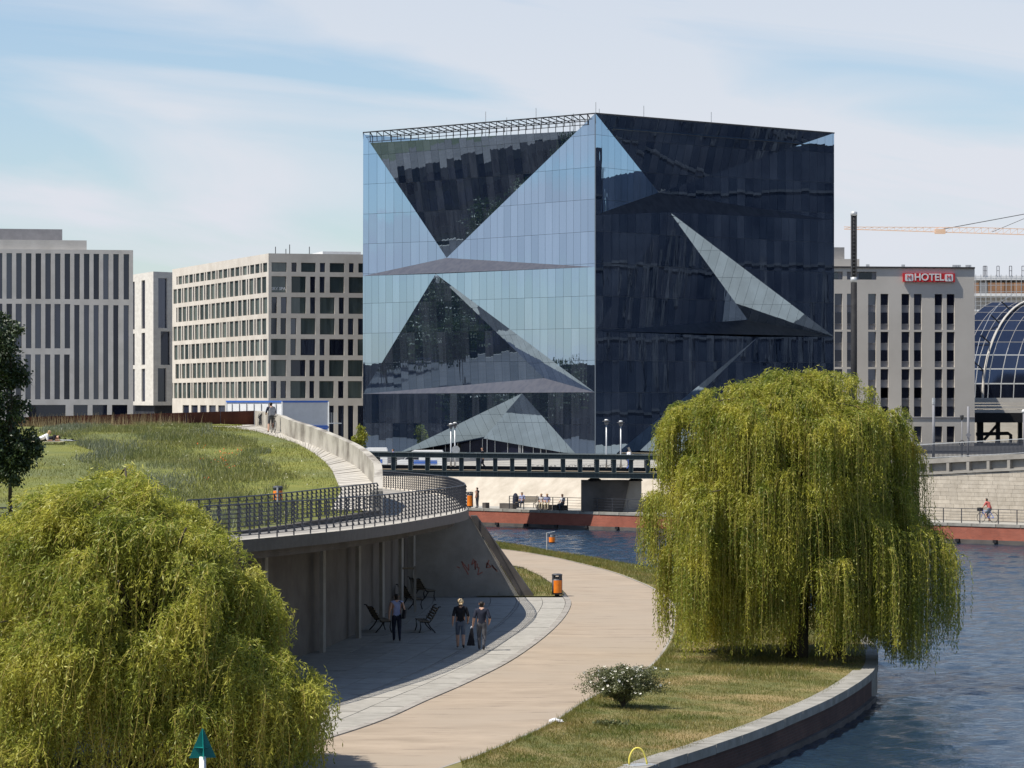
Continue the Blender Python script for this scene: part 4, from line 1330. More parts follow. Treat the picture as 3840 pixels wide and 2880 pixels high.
# ---- slot-window office at the far left
oa = thing('slot_window_office', 'grey stone office block with tall dark vertical window slots', 'building', (-51.7, 440, PLAZA_Z))
right, left_ = Vector((-51.75, 440.0)), Vector((-80.0, 434.5))
dA = (right - left_); ALEN = dA.length; dA /= ALEN
AZ = pxz(938, 440)
def av(cy): return pxz(800 + cy * .6329, 438)
# column position measured back from the right-hand corner
scaleu = .6329 / 27.5 / (dA.x)
def au(cx): return ALEN - (790 - cx) * scaleu
op = []
cols = [(5 + 55.6 * k, 37 + 55.6 * k) for k in range(-9, 12)] + [(675, 707), (735, 767)]
for k, (c0, c1) in enumerate(cols):
    op.append((au(c0), au(c1), av(508), av(238), 'dark_glass'))
    if c0 < 440:
        op.append((au(c0 - (3 if k % 2 else 0)), au(c1), av(800), av(537), 'dark_glass'))
        op.append((au(c0 - 3), au(c1 - 3), av(1102), av(836), 'dark_glass'))
    else:
        op.append((au(c0), au(c1 - 2), av(1102), av(542), 'dark_glass'))
for c0, c1 in ((-300, -220), (-180, -100), (-60, 20), (60, 140), (188, 400), (445, 527), (555, 640), (668, 757)):
    op.append((au(c0), au(c1), PLAZA_Z + .3, av(1135), 'dark_glass'))
op = [w for w in op if w[0] > .2]
facade(oa, left_, dA, ALEN, PLAZA_Z - .2, AZ, op, .45, M['limestone_a'], 'dark_glass')
nA = Vector((dA.y, -dA.x))
mm = MB()
rb_, lb_ = right - nA * 12, left_ - nA * 12
for a, b in ((right, rb_), (rb_, lb_), (lb_, left_)):
    mm.add([(a.x + 51.7, a.y - 440, 0), (b.x + 51.7, b.y - 440, 0), (b.x + 51.7, b.y - 440, AZ - PLAZA_Z), (a.x + 51.7, a.y - 440, AZ - PLAZA_Z)], [(0, 1, 2, 3)])
mm.build('side_wall', M['limestone_a'], oa)
mm = MB(); mm.add([(p.x + 51.7, p.y - 440, AZ - PLAZA_Z - .02) for p in (left_, right, rb_, lb_)], [(0, 1, 2, 3)]); mm.build('roof', M['roof_grey'], oa)
cen = right * .5 + left_ * .5 - nA * 6.2
mm = MB(); mm.box((cen.x + 51.7 - 3.2, cen.y - 440 - .6, AZ - PLAZA_Z + .6), (ALEN - 6, 11, 1.4), math.atan2(dA.y, dA.x)); mm.build('parapet_storey', M['limestone_a'], oa)
q = at(150, 925, 442) - oa.location
mm = MB(); mm.box((q.x - 2.2, q.y + 4, AZ - PLAZA_Z + 1.8), (9.0, 6, 2.5), math.atan2(dA.y, dA.x)); mm.build('roof_house', M['spandrel'], oa)

# ---- narrow tower between the two
tw = thing('narrow_stone_tower', 'narrow pale stone stair tower between office and hotel', 'building', (-50, 492, PLAZA_Z))
ca = Vector(((575 - 1920) * 492 / F, 492.0))
le = Vector(((494 - 1920) * 505 / F, 505.0)); re_ = Vector(((652 - 1920) * 495.5 / F, 495.5))
TZ = pxz(1018, 492)
def tv(cy): return pxz(800 + cy * .6329, 492)
d1 = ca - le; d2 = re_ - ca
l1, l2 = d1.length, d2.length
op = [(l1 * f0, l1 * f1, tv(b), tv(a), 'dark_glass') for f0, f1 in ((.0, .14), (.46, .62)) for a, b in ((388, 678), (703, 895), (918, 1115))]
facade(tw, le, d1 / l1, l1, tv(1138), TZ, op, .3, M['limestone_c'], 'dark_glass')
op = [(l2 * .24, l2 * .68, tv(678), tv(382), 'dark_glass'), (l2 * .36, l2 * .82, tv(897), tv(698), 'dark_glass'), (l2 * .22, l2 * .64, tv(1116), tv(917), 'dark_glass')]
facade(tw, ca, d2 / l2, l2, tv(1138), TZ, op, .3, M['limestone_c'], 'dark_glass')
mm = MB(); mm.add([(p.x + 50, p.y - 492, TZ - PLAZA_Z) for p in (le, ca, re_, re_ + Vector((-2, 14)), le + Vector((-2, 12)))], [tuple(range(5))]); mm.build('roof', M['roof_grey'], tw)
mm = MB()
zz = tv(1138) - PLAZA_Z
for a, b in ((le, ca), (ca, re_)):
    n_ = Vector((0, 1.6))
    a, b = a + n_, b + n_
    mm.add([(a.x + 50, a.y - 492, 0), (b.x + 50, b.y - 492, 0), (b.x + 50, b.y - 492, zz), (a.x + 50, a.y - 492, zz)], [(0, 1, 2, 3)])
mm.build('ground_storey', M['office_band'], tw)
mm = MB()
for a in (le, re_):
    pass
b2 = re_ + Vector((-2, 14))
mm.add([(re_.x + 50, re_.y - 492, zz), (b2.x + 50, b2.y - 492, zz), (b2.x + 50, b2.y - 492, TZ - PLAZA_Z), (re_.x + 50, re_.y - 492, TZ - PLAZA_Z)], [(0, 1, 2, 3)])
mm.build('side_wall', M['limestone_c'], tw)
mm = MB(); mm.box((1.2, 6, TZ - PLAZA_Z + .25), (3.4, 6, .5), .1); mm.build('roof_edge', M['steel_dark'], tw)
# dark recess behind, closing the gap between office and hotel
lk = thing('link_building', 'dark recessed ground floor link between office and spa hotel', 'building', (-59, 512, PLAZA_Z))
mm = MB(); mm.box((0, 0, 4.0), (30, 4, 8)); mm.build('wall', M['office_band'], lk)
mm = MB()
for k in range(12):
    mm.box((-13 + k * 2.2, -2.1, 2.2), (1.7, .12, 3.4))
mm.build('glazing', M['dark_glass'], lk)

# ---- hotel right of the cube
mh = thing('red_sign_hotel', 'plain grey rendered hotel with paired windows and red HOTEL sign', 'building', (38, 470, PLAZA_Z))
YH = 470.0
mo, me_ = Vector(((3080 - 1920) * 469.3 / F, 469.3)), Vector(((3655 - 1920) * 472.6 / F, 472.6))
dM = me_ - mo; MLEN = dM.length; dM /= MLEN
MZ = pxz(1003, YH)
def mu_(cx): return ((3040 + cx * .4519) - 3080) / (3655 - 3080) * MLEN
def mv(cy): return pxz(750 + cy * .4521, YH)
def mv2(cy): return pxz(1450 + cy * .4521, YH)
op = []
ranges = [(mv(870), mv(777)), (mv(1026), mv(932)), (mv(1185), mv(1092)), (mv(1336), mv(1245)), (mv(1492), mv(1402)), (mv(1650), mv(1558)), (mv2(95), mv2(8)), (mv2(250), mv2(165))]
mcols = [(198, 262), (300, 364), (475, 541), (578, 643), (752, 818), (855, 919), (1028, 1091), (1128, 1193)]
strips = [(mv(1075), mv(777)), (mv(1385), mv(1092)), (mv(1650) - 1.2, mv(1402)), (mv2(250), mv2(8))]
for c0, c1 in mcols:
    for a, b in strips:
        op.append((mu_(c0), mu_(c1), a, b))
    op.append((mu_(c0), mu_(c1), mv2(462), mv2(330), 'dark_glass'))
top_win = [(mu_(95), mu_(265), mv(660), mv(594)), (mu_(300), mu_(545), mv(660), mv(594))]
pieces = []
PM = facade(mh, mo, dM, MLEN, PLAZA_Z - .2, MZ, [w + ('spandrel',) if len(w) == 4 else w for w in op] + [w + ('spandrel',) for w in top_win], .42, M['render_grey'], 'spandrel', wname='spandrel_panel')
gm = unit_mesh('window_pane', M['dark_glass']); rzM = math.atan2(dM.y, dM.x)
for c0, c1 in mcols:
    for a, b in ranges:
        w_ = inst('window', gm, mh, PM((mu_(c0) + mu_(c1)) / 2, (a + b) / 2, -.34), rzM, (mu_(c1) - mu_(c0) - .05, .06, b - a))
        inst('sill', unit_mesh('sill', M['spandrel']) if 'sill' not in WM else WM['sill'], w_, (0, -.8, -.52), 0, (1.0, 2.4, .05))
for a, b, z0_, z1_ in top_win:
    inst('window', gm, mh, PM(b - 1.6, (z0_ + z1_) / 2, -.30), rzM, (1.9, .06, z1_ - z0_ - .25))
mm = MB()
nM = Vector((dM.y, -dM.x, 0))
for (a, b) in ((PM(MLEN, PLAZA_Z), PM(MLEN, PLAZA_Z, -30)), (PM(MLEN, PLAZA_Z, -30), PM(0, PLAZA_Z, -30))):
    mm.add([a, b, Vector((b.x, b.y, MZ - PLAZA_Z)), Vector((a.x, a.y, MZ - PLAZA_Z))], [(0, 1, 2, 3)])
mm.build('side_wall', M['render_grey'], mh)
mm = MB(); mm.add([PM(0, MZ - .02), PM(MLEN, MZ - .02), PM(MLEN, MZ - .02, -30), PM(0, MZ - .02, -30)], [(0, 1, 2, 3)]); mm.build('roof', M['roof_grey'], mh)
mm = MB(); mm.bar(PM(0, MZ + .05, .05), PM(MLEN, MZ + .05, .05), .3, .22); mm.build('roof_edge', M['steel_dark'], mh)
mm = MB(); c = PM(mu_(245), MZ + 1.5, -6); mm.box(c, (3.0, 5, 3.2), rzM); mm.build('roof_house', M['roof_grey'], mh)
c = PM(mu_(258), MZ + .65, -4); mm = MB(); mm.box(c, (6.0, 5, 1.3), rzM); mm.build('roof_storey', M['render_grey'], mh)
for cx in (500, 795, 1220, 1240, 1262, 1330, 1350):
    q_ = PM(mu_(cx), MZ, -2); mm = MB(); mm.box((q_.x, q_.y, q_.z + .25), (.5, .4, .6)); mm.build('roof_vent', M['galv'], mh)
# band course above the ground floor
mm = MB(); mm.bar(PM(0, mv2(258), .04), PM(MLEN, mv2(258), .04), .10, .16); mm.build('band_course', M['spandrel'], mh)
# sign
sg = thing('hotel_sign', 'red HOTEL sign with white M emblems on the grey hotel facade', 'sign')
sc_ = PM(mu_(975), mv(641), .35) + mh.location
sg.location = sc_; sg.rotation_euler = (0, 0, rzM)
SW, SH = mu_(1193) - mu_(762), mv(605) - mv(678)
MB().box((0, .12, 0), (SW, .3, SH)).build('sign_board', M['red_sign'], sg)
text('HOTEL', 1.42, M['white'], sg, (0, -.05, .02), (R(90), 0, 0), 'lettering', .02, .03)
for s_ in (-1, 1):
    x = s_ * SW * .383
    def rrect(w, h, r, y, z=0.0):
        pts = []
        for cx_, cy_, a0 in ((w / 2 - r, h / 2 - r, 0), (-w / 2 + r, h / 2 - r, 90), (-w / 2 + r, -h / 2 + r, 180), (w / 2 - r, -h / 2 + r, 270)):
            for q in range(5):
                a = R(a0 + q * 22.5); pts.append((x + cx_ + r * math.cos(a), y, z + cy_ + r * math.sin(a)))
        return pts
    b_ = MB(); b_.prism(rrect(1.24, 1.06, .2, -.05), .04, (0, 1, 0)); em = b_.build('emblem', M['white'], sg)
    text('M', .92, M['red_sign'], em, (x, -.08, 0), (R(90), 0, 0), 'emblem_letter', .02, .0)

# ================================================================== STATION, CRANE, MAST
st = thing('station_hall', 'blue glass barrel vault of the railway station beside the hotel', 'building', (75, 505, PLAZA_Z))
def vault(t, s):
    """t: up the arch 0..1, s: metres along the hall"""
    a = t * 1.35
    b0 = at(3560, 1495, 505)
    rr_ = 17.0
    up_ = math.sin(a) * rr_ * .93; inw = (1 - math.cos(a)) * rr_
    return Vector((b0.x + s * .995 + inw * .62, b0.y + s * .1 + inw * .78, b0.z + up_)) - st.location
NT, NSg = 9, 33
gp_ = None
for j in range(NT):
    for i in range(NSg):
        if j < 9:
            g_ = .10
            t0, t1 = j / NT + .004, (j + 1) / NT - .004
            s0, s1 = i * 2.05 + .06, (i + 1) * 2.05 - .06
            raw('glass_pane', [vault(t0, s0), vault(t0, s1), vault(t1, s1), vault(t1, s0)], [(0, 1, 2, 3)], M['vault_glass'], st)
for i in range(NSg + 1):
    mm = MB(); mm.tube([vault(t, i * 2.05) for t in np.linspace(0, 1, 14)], .04, 5); mm.build('arch_rib', M['scaffold'], st)
for j in range(NT + 1):
    mm = MB(); mm.tube([vault(j / NT, 0), vault(j / NT, 33), vault(j / NT, 67.65)], .04, 5); mm.build('purlin', M['scaffold'], st)
mm = MB(); pts = [vault(t, 5.4 + .1) for t in np.linspace(0, 1, 14)]
mm.tube([p + Vector((-.2, -.35, .1)) for p in pts], .2, 6); mm.build('main_arch', M['limestone_c'], st)
for t in (.2, .42, .62, .8):
    p = vault(t, 5.4); n_ = (p - vault(0, 5.4)).normalized()
    o_ = p + Vector((-1.9, -1.6, 1.5))
    mm = MB(); mm.tube([p, o_], .11, 5); mm.build('stay_strut', M['steel_dark'], st)
    q_ = vault(min(1, t + .2), 5.4) + Vector((-1.9, -1.6, 1.5))
    mm = MB(); mm.tube([o_, q_], .05, 4); mm.build('stay_cable', M['galv'], st)
# viaduct beams below
vl = thing('station_viaduct', 'pale viaduct beams on dark piers below the station vault', 'viaduct', (75, 500, PLAZA_Z))
def vb(px, py, Y=500): return at(px, py, Y) - vl.location
for a, b, mt in ((1492, 1510, 'limestone_c'), (1513, 1520, 'limestone_a'), (1523, 1532, 'limestone_c'), (1536, 1548, 'limestone_c')):
    p, q_ = vb(3560, (a + b) / 2), vb(4000, (a + b) / 2)
    h = (b - a) * 500 / F
    mm = MB(); mm.bar(p, q_, 1.2, h); mm.build('beam', M[mt], vl)
p, q_ = vb(3560, 1566), vb(4000, 1566); mm = MB(); mm.bar(p, q_, 6, 1.5); mm.build('girder', M['black'], vl)
for px in (3675, 3742, 3825, 3900):
    mm = MB(); mm.box((vb(px, 1600).x, 0, 2.5), (.95 if px < 3700 else .6, .9, 5.6)); mm.build('pier', M['black'], vl)
mm = MB(); mm.bar(vb(3690, 1650), vb(3740, 1592), .4); mm.build('brace', M['black'], vl)
mm = MB(); mm.tube([vb(3660, 1628), vb(3780, 1625), vb(3790, 1632), vb(3790, 1660)], .28, 7); mm.build('pipe', M['black'], vl)
mm = MB(); mm.box((0, 26, 3.0), (60, 2, 8)); mm.build('rear_wall', M['limestone_c'], vl)
mm = MB(); mm.box((-6.1, 14, 9), (1.2, 26, 18)); 
# building site behind the vault
bs = thing('building_site', 'half-built block behind scaffolding with brown panels above the vault', 'building', (85, 560, PLAZA_Z))
def sb(px, py, Y=560): return at(px, py, Y) - bs.location
def slab_(name, px0, px1, py0, py1, m_, Y=560, dep=1.0):
    a, b = sb(px0, py0, Y), sb(px1, py1, Y)
    mm = MB(); mm.box(((a.x + b.x) / 2, (a.y + b.y) / 2 + dep / 2, (a.z + b.z) / 2), (abs(b.x - a.x), dep, abs(a.z - b.z))); return mm.build(name, M[m_], bs)
for k in range(8):
    slab_('brown_panel', 3640 + k * 32 + 1, 3672 + k * 32 - 1, 1060, 1100, 'brown_panel' if k != 1 else 'roof_grey')
slab_('floor_slab', 3640, 3900, 1034, 1050, 'white', dep=12)
slab_('floor_slab', 3640, 3900, 1100, 1110, 'white', dep=6)
slab_('core', 3640, 3900, 1050, 1300, 'scaffold', 563, 10)
slab_('edge_beam', 3640, 3900, 1161, 1167, 'white', 556, .6)
for k in range(14):
    mm = MB(); mm.bar(sb(3640 + k * 19, 1165, 556), sb(3640 + k * 19, 1030, 556), .1); mm.build('scaffold_post', M['galv'], bs)
for py in (1045, 1070, 1095, 1115, 1130, 1145):
    mm = MB(); mm.bar(sb(3630, py, 556), sb(3900, py - 2, 556), .09); mm.build('scaffold_rail', M['galv'], bs)
for px in (3687, 3692, 3738, 3785, 3832):
    mm = MB(); a, b = sb(px, 1035), sb(px, 998)
    mm.bar(a, b, .12); a2, b2_ = sb(px + 9, 1035), sb(px + 9, 998); mm.bar(a2, b2_, .12); mm.bar(b, b2_, .12); mm.bar(sb(px, 1015), sb(px + 9, 1015), .1)
    mm.build('guard_frame', M['spandrel'], bs)
# tower crane
cr = thing('tower_crane', 'pale orange lattice tower crane jib behind the hotel', 'crane', (110, 620, PLAZA_Z))
def cp(px, py, Y=620): return at(px, py, Y) - cr.location
ja, jb = cp(3165, 859), cp(4250, 893)
mm = MB()
NJ = 40
for k in range(NJ):
    a, b = ja.lerp(jb, k / NJ), ja.lerp(jb, (k + 1) / NJ)
    h = Vector((0, 0, .35 + .75 * min(1, (k + 2) / 20)))
    mm.bar(a, b, .16); mm.bar(a + h, b + h, .13); mm.bar(a, b + h, .07); mm.bar(b, b + h, .07)
mm.build('jib', M['crane'], cr)
mm = MB(); mast_x = cp(4250, 893).x
for dx in (-.8, .8):
    for dy in (-.8, .8): mm.bar((mast_x + dx, dy, 0), (mast_x + dx, dy, 46), .2)
for k in range(24):
    mm.bar((mast_x - .8, -.8, k * 1.9), (mast_x + .8, -.8, k * 1.9 + 1.9), .1)
mm.build('mast', M['crane'], cr)
mm = MB(); mm.tube([cp(3505, 865), cp(3840, 803), cp(4250, 730)], .07, 4); mm.tube([cp(3720, 870), cp(3840, 820), cp(4250, 730)], .05, 4); mm.build('stay_cable', M['steel_dark'], cr)
mm = MB(); c = cp(3525, 868); mm.box(c, (2.0, 1.0, .9)); mm.build('trolley', M['crane'], cr)
# tall dark light mast
ms = thing('light_mast', 'tall dark cylindrical light mast behind the willow', 'mast', at(3202, 1500, 300) * 1.0)
ms.location.z = PLAZA_Z
hm = pxz(795, 300) - PLAZA_Z
MB().lathe([(.31, 0), (.29, hm * .73)], n=14).build('pole', M['mast_dark'], ms, True)
MB().lathe([(.305, hm * .73), (.305, hm * .75)], n=14).build('collar', M['galv'], ms, True)
lm = MB().lathe([(.24, hm * .75), (.24, hm * .985)], n=14).build('lamp_body', M['black'], ms, True)
for k in range(4):
    a = R(45 + 90 * k); MB().box((.28 * math.cos(a), .28 * math.sin(a), hm * .868), (.1, .1, hm * .236), a).build('lamp_rib', M['steel_dark'], ms)
for k in range(16):
    MB().lathe([(.265, hm * (.76 + .0138 * k)), (.265, hm * (.765 + .0138 * k))], n=12).build('louvre_ring', M['steel_dark'], ms)
MB().lathe([(.31, hm * .985), (.31, hm), (.2, hm + .05)], n=14).build('cap', M['galv'], ms, True)

# ---- stand-in neighbours beyond the frame, added for the glass cube to mirror
ob = thing('station_office_block', 'dark stand-in office slab mirrored in the shaded right face of the glass cube', 'building', (128, 376, PLAZA_Z))
mm = MB(); mm.box((0, 0, 22.5), (34, 84, 45)); mm.build('wall', M['office_dark'], ob)
for k in range(4):
    mm = MB(); mm.box((-17.1, 0, 5.0 + k * 11), (.3, 83, .4)); mm.build('storey_band', M['office_band'], ob)
for k in range(46):
    mm = MB(); mm.box((-17.2, -41 + k * 1.8, 22 - random.uniform(0, 12)), (.3, random.uniform(.1, .5), random.uniform(6, 20))); mm.build('mullion', M['office_band'], ob)
o2 = thing('blue_office_block', 'stand-in blue glass office slab mirrored at the upper left of the cube shaded face', 'building', (131, 466, PLAZA_Z))
mm = MB(); mm.box((0, 0, 21.5), (34, 70, 43)); mm.build('wall', M['office_blue'], o2)
for k in range(10):
    mm = MB(); mm.box((-17.1, 0, 3.0 + k * 4.3), (.3, 69, .5)); mm.build('storey_band', M['limestone_a' if k == 9 else 'office_band'], o2)
for k in range(18):
    mm = MB(); mm.box((-17.2, -34 + k * 4, 18), (.3, .3, 40)); mm.build('mullion', M['office_band'], o2)
lb = thing('park_side_block', 'stand-in low dark-windowed office block mirrored in the sunlit left face of the cube', 'building', (-190, 410, PLAZA_Z))
mm = MB(); mm.box((0, 0, 6.5), (24, 200, 13)); mm.build('wall', M['concrete_dark'], lb)
gmk = unit_mesh('window_pane', M['dark_glass'])
for k in range(40):
    for j in range(3):
        inst('window', gmk, lb, (12.05, -97 + k * 5, 2.3 + j * 3.9), 0, (.12, 3.2, 2.4))
# containers in front of the spa hotel
cc = Vector(((1057 - 1920) * 340 / F, 340.0)); ct = pxz(1503, 340); cb = pxz(1602, 340)
dl_ = Vector((-.86, .51)); dr_ = Vector((.93, .37)).normalized()
for lev, (z0_, z1_, lab) in enumerate(((cb, ct, 'white site container with blue trim on top of its stack by the hotel'), (PLAZA_Z, cb - .05, 'white site container with blue trim underneath another container'))):
    k_ = thing('site_container', lab, 'container', (cc.x, cc.y, z0_), 0, 'stacked site containers')
    H_ = z1_ - z0_
    def cpnt(u, w_, z): 
        p = dl_ * u + dr_ * w_
        return Vector((p.x, p.y, z))
    LL, WW = 7.2, 5.15
    mm = MB(); mm.add([cpnt(LL, 0, 0), cpnt(0, 0, 0), cpnt(0, 0, H_), cpnt(LL, 0, H_)], [(0, 1, 2, 3)]); mm.build('long_side', M['white'], k_)
    mm = MB(); mm.add([cpnt(0, 0, 0), cpnt(0, WW, 0), cpnt(0, WW, H_), cpnt(0, 0, H_)], [(0, 1, 2, 3)]); mm.build('short_side', M['container_shade'], k_)
    mm = MB(); mm.add([cpnt(0, WW, 0), cpnt(LL, WW, 0), cpnt(LL, WW, H_), cpnt(0, WW, H_)], [(0, 1, 2, 3)]); mm.add([cpnt(0, 0, H_), cpnt(0, WW, H_), cpnt(LL, WW, H_), cpnt(LL, 0, H_)], [(0, 1, 2, 3)])
    mm.build('rear_side', M['container_shade'], k_)
    for zz_ in (.08, H_ - .08):
        mm = MB(); mm.bar(cpnt(LL, -.03, zz_), cpnt(-.03, -.03, zz_), .1, .2); mm.bar(cpnt(-.03, -.03, zz_), cpnt(-.03, WW, zz_), .1, .2); mm.build('trim_rail', M['blue_trim'], k_)
    for e in ((0, 0), (0, WW), (LL, 0)):
        mm = MB(); mm.bar(cpnt(e[0] - .04, e[1] - .02, .1), cpnt(e[0] - .04, e[1] - .02, H_ - .1), .14); mm.build('corner_post', M['white'], k_)
    if lev == 0:
        for q in range(7):
            mm = MB(); mm.bar(cpnt(.7 + q * .95, -.05, .25), cpnt(.7 + q * .95, -.05, H_ - .3), .05, .1); mm.build('door_seam', M['spandrel'], k_)
        for q in (1, 4, 6):
            mm = MB(); c = cpnt(.95 + q * .95, -.05, 1.0); mm.box(c, (.35, .35, .6), .3); mm.build('window', M['dark_glass'], k_)
        for q in range(5):
            mm = MB(); p = cpnt(-.1, WW + .1 + q * .18, .45 + q * 0); mm.bar(p, p + Vector((0, 0, 1.1)), .04); mm.build('stair_rail', M['galv'], k_)
        mm = MB(); p = cpnt(-.1, WW + .1, 0); mm.box((p.x + .5, p.y + .2, .4), (1.3, .9, .1), .3); mm.build('stair_landing', M['galv'], k_)

# ================================================================== BRIDGE
YB = 245.0
br = thing('steel_footbridge', 'dark green steel girder footbridge with regular uprights over the river', 'bridge', (0, YB, 0))
ZB0, ZB1 = pxz(1789, YB), pxz(1703, YB)
XB0, XB1 = -26.0, 40.0
def bslope(x): return -0.011 * (x - 2.0)
def girder(yo):
    for z_, h_, nm in ((ZB1 - .16, .34, 'top_chord'), (ZB0 + .18, .38, 'bottom_chord')):
        mm = MB(); mm.bar((XB0, yo, z_ + bslope(XB0)), (XB1, yo, z_ + bslope(XB1)), .34, h_); mm.build(nm, M['bridge_steel'], br)
        for s_ in (-1, 1):
            zz = z_ + s_ * h_ / 2
            mm = MB(); mm.bar((XB0, yo - .06, zz + bslope(XB0)), (XB1, yo - .06, zz + bslope(XB1)), .5, .035); mm.build('flange', M['bridge_light'], br)
    mm = MB(); mm.bar((XB0, yo + .3, ZB0 + .62 + bslope(XB0)), (XB1, yo + .3, ZB0 + .62 + bslope(XB1)), .2, .22); mm.build('deck_beam', M['black'], br)
up_w = MB().box((0, 0, 0), (.28, .22, 1)).mesh('upright'); up_w.materials.append(M['bridge_steel'])
fl_m = MB().box((0, 0, 0), (.03, .34, 1)).mesh('stiffener'); fl_m.materials.append(M['bridge_light'])
girder(0.0); girder(3.5)
step_b = 63.6 * YB / F
nup = int((XB1 - XB0) / step_b)
x_first = (1730 - 1920) * YB / F - 14 * step_b
for k in range(nup):
    x = x_first + k * step_b
    if x < XB0 + .3 or x > XB1 - .3: continue
    for yo in (0.0, 3.5):
        u_ = inst('upright', up_w, br, (x, yo, (ZB0 + ZB1) / 2 + bslope(x)), 0, (1, 1, ZB1 - ZB0 - .7))
        if yo == 0.0:
            for s_ in (-1, 1):
                inst('stiffener', fl_m, br, (x + s_ * .155, yo - .05, (ZB0 + ZB1) / 2 + bslope(x)), 0, (1, 1, ZB1 - ZB0 - .02))
mm = MB(); mm.add([(XB0, .2, ZB0 + .45 + bslope(XB0)), (XB1, .2, ZB0 + .45 + bslope(XB1)), (XB1, 3.3, ZB0 + .45 + bslope(XB1)), (XB0, 3.3, ZB0 + .45 + bslope(XB0))], [(0, 1, 2, 3)])
mm.build('bridge_deck', M['wood'], br)
# wire parapet behind the girder
mm = MB()
for k in range(9):
    z_ = ZB0 + .6 + k * .14
    mm.bar((XB0, 3.2, z_ + bslope(XB0)), (XB1, 3.2, z_ + bslope(XB1)), .02)
mm.build('wire_mesh', M['galv'], br)
# piers on the far promenade
pr = thing('bridge_pier', 'grey concrete bridge pier standing on the far promenade', 'pier', (7.5, 248.4, PROM_Z))
ph = ZB0 - PROM_Z - .32
mm = MB(); mm.prism([(-2.15, -2.4, 0), (.95, -2.4, 0), (1.45, -2.4, ph), (-2.15, -2.4, ph)], 3.8, (0, 1, 0)); mm.build('pier_body', M['concrete_dark'], pr)  # darker concrete paints the bridge's shadow onto this block
mm = MB(); mm.prism([(.97, -2.2, 0), (2.4, -2.2, 0), (2.4, -2.2, ph), (1.47, -2.2, ph)], 3.6, (0, 1, 0)); mm.build('pier_block', M['concrete'], pr)
for x in (-1.2, 1.95):
    mm = MB(); mm.lathe([(.55, ph), (.5, ph + .12), (.34, ph + .2), (.34, ph + .34)], (x, -2.3, 0), 10); mm.build('bearing', M['black'], pr)

def street_lamp(px, py, Y, zb, label):
    p = at(px, py, Y)
    t = thing('bridge_lamp', label, 'street lamp', (p.x, p.y, zb), 0, 'lamps on the bridge')
    h = p.z - zb
    MB().lathe([(.075, 0), (.06, 1.0), (.05, h - .45)], n=8).build('pole', M['galv'], t, True)
    MB().lathe([(.06, h - .45), (.15, h - .3), (.17, h - .16)], n=10).build('lantern', M['spandrel'], t, True)
    MB().lathe([(.30, h - .19), (.30, h - .15), (.15, h - .10)], n=14).build('shade', M['steel_dark'], t, True)
    MB().lathe([(.15, h - .10), (.13, h - .02), (.05, h)], n=10).build('dome', M['white'], t, True)
    return t
zbd = ZB0 + .45
street_lamp(1691, 1587, 246.2, zbd, 'street lamp on the bridge in front of the cube entrance')
street_lamp(1706, 1583, 247.6, zbd, 'street lamp on the bridge in front of the cube entrance')
street_lamp(2274, 1572, 246.2, zbd, 'street lamp on the bridge above the concrete pier')
street_lamp(2328, 1577, 247.6, zbd, 'street lamp on the bridge above the concrete pier')
# round sign disc by the left lamps
sd = thing('round_sign', 'round grey traffic sign seen from behind on the bridge', 'sign', (at(1709, 1700, 247).x, 247, zbd))
hh = pxz(1687, 247) - zbd
MB().tube([(0, 0, 0), (0, 0, hh)], .03, 6).build('pole', M['galv'], sd)
b_ = MB(); b_.prism([(.16 * math.cos(a) * 2, -.05, hh + .32 * math.sin(a)) for a in np.linspace(0, 2 * math.pi, 20, endpoint=False)], .03, (0, 1, 0)); b_.build('disc', M['galv'], sd)

# ---- lamp posts on the ramp road at the right
def road_post(px, py0, Y, w, label, name='road_post', extra=None):
    zg = rz_(45) + .05
    p = at(px, py0, Y)
    t = thing(name, label, 'post', (p.x, Y, 3.4))
    MB().lathe([(w, 0), (w * .92, p.z - 3.4)], n=10).build('pole', M['spandrel'], t, True)
    return t, p.z - 3.4
t, h = road_post(3501, 1492, 250, .11, 'slim grey light column standing before the hotel ground floor')
MB().lathe([(.125, h - .5), (.125, h)], n=10).build('lamp_head', M['galv'], t)
t, h = road_post(3631, 1524, 244, .10, 'dark stub column with diamond sign by the viaduct', 'sign_column')
b_ = MB(); b_.prism([(0, -.12, h - 1.95), (.22, -.12, h - 2.17), (0, -.12, h - 2.4), (-.22, -.12, h - 2.17)], .03, (0, 1, 0)); b_.build('sign_plate', M['spandrel'], t)
t, h = road_post(3607, 1556, 246, .035, 'thin street lamp with small lantern before the hotel corner', 'street_lamp')
MB().lathe([(.06, h - .4), (.14, h - .22), (.16, h - .05), (.1, h)], n=10).build('lantern', M['steel_dark'], t)
b_ = MB(); b_.tube([(.2 * math.cos(a), -.1, h - 2.15 + .2 * math.sin(a)) for a in np.linspace(0, 2 * math.pi, 17)], .03, 5); b_.build('ring', M['steel_dark'], t)
t, h = road_post(3838, 1535, 240, .05, 'thin street lamp with white top beside the viaduct girder', 'street_lamp')
MB().lathe([(.06, h - .3), (.15, h - .15), (.05, h)], n=10).build('lantern', M['white'], t)

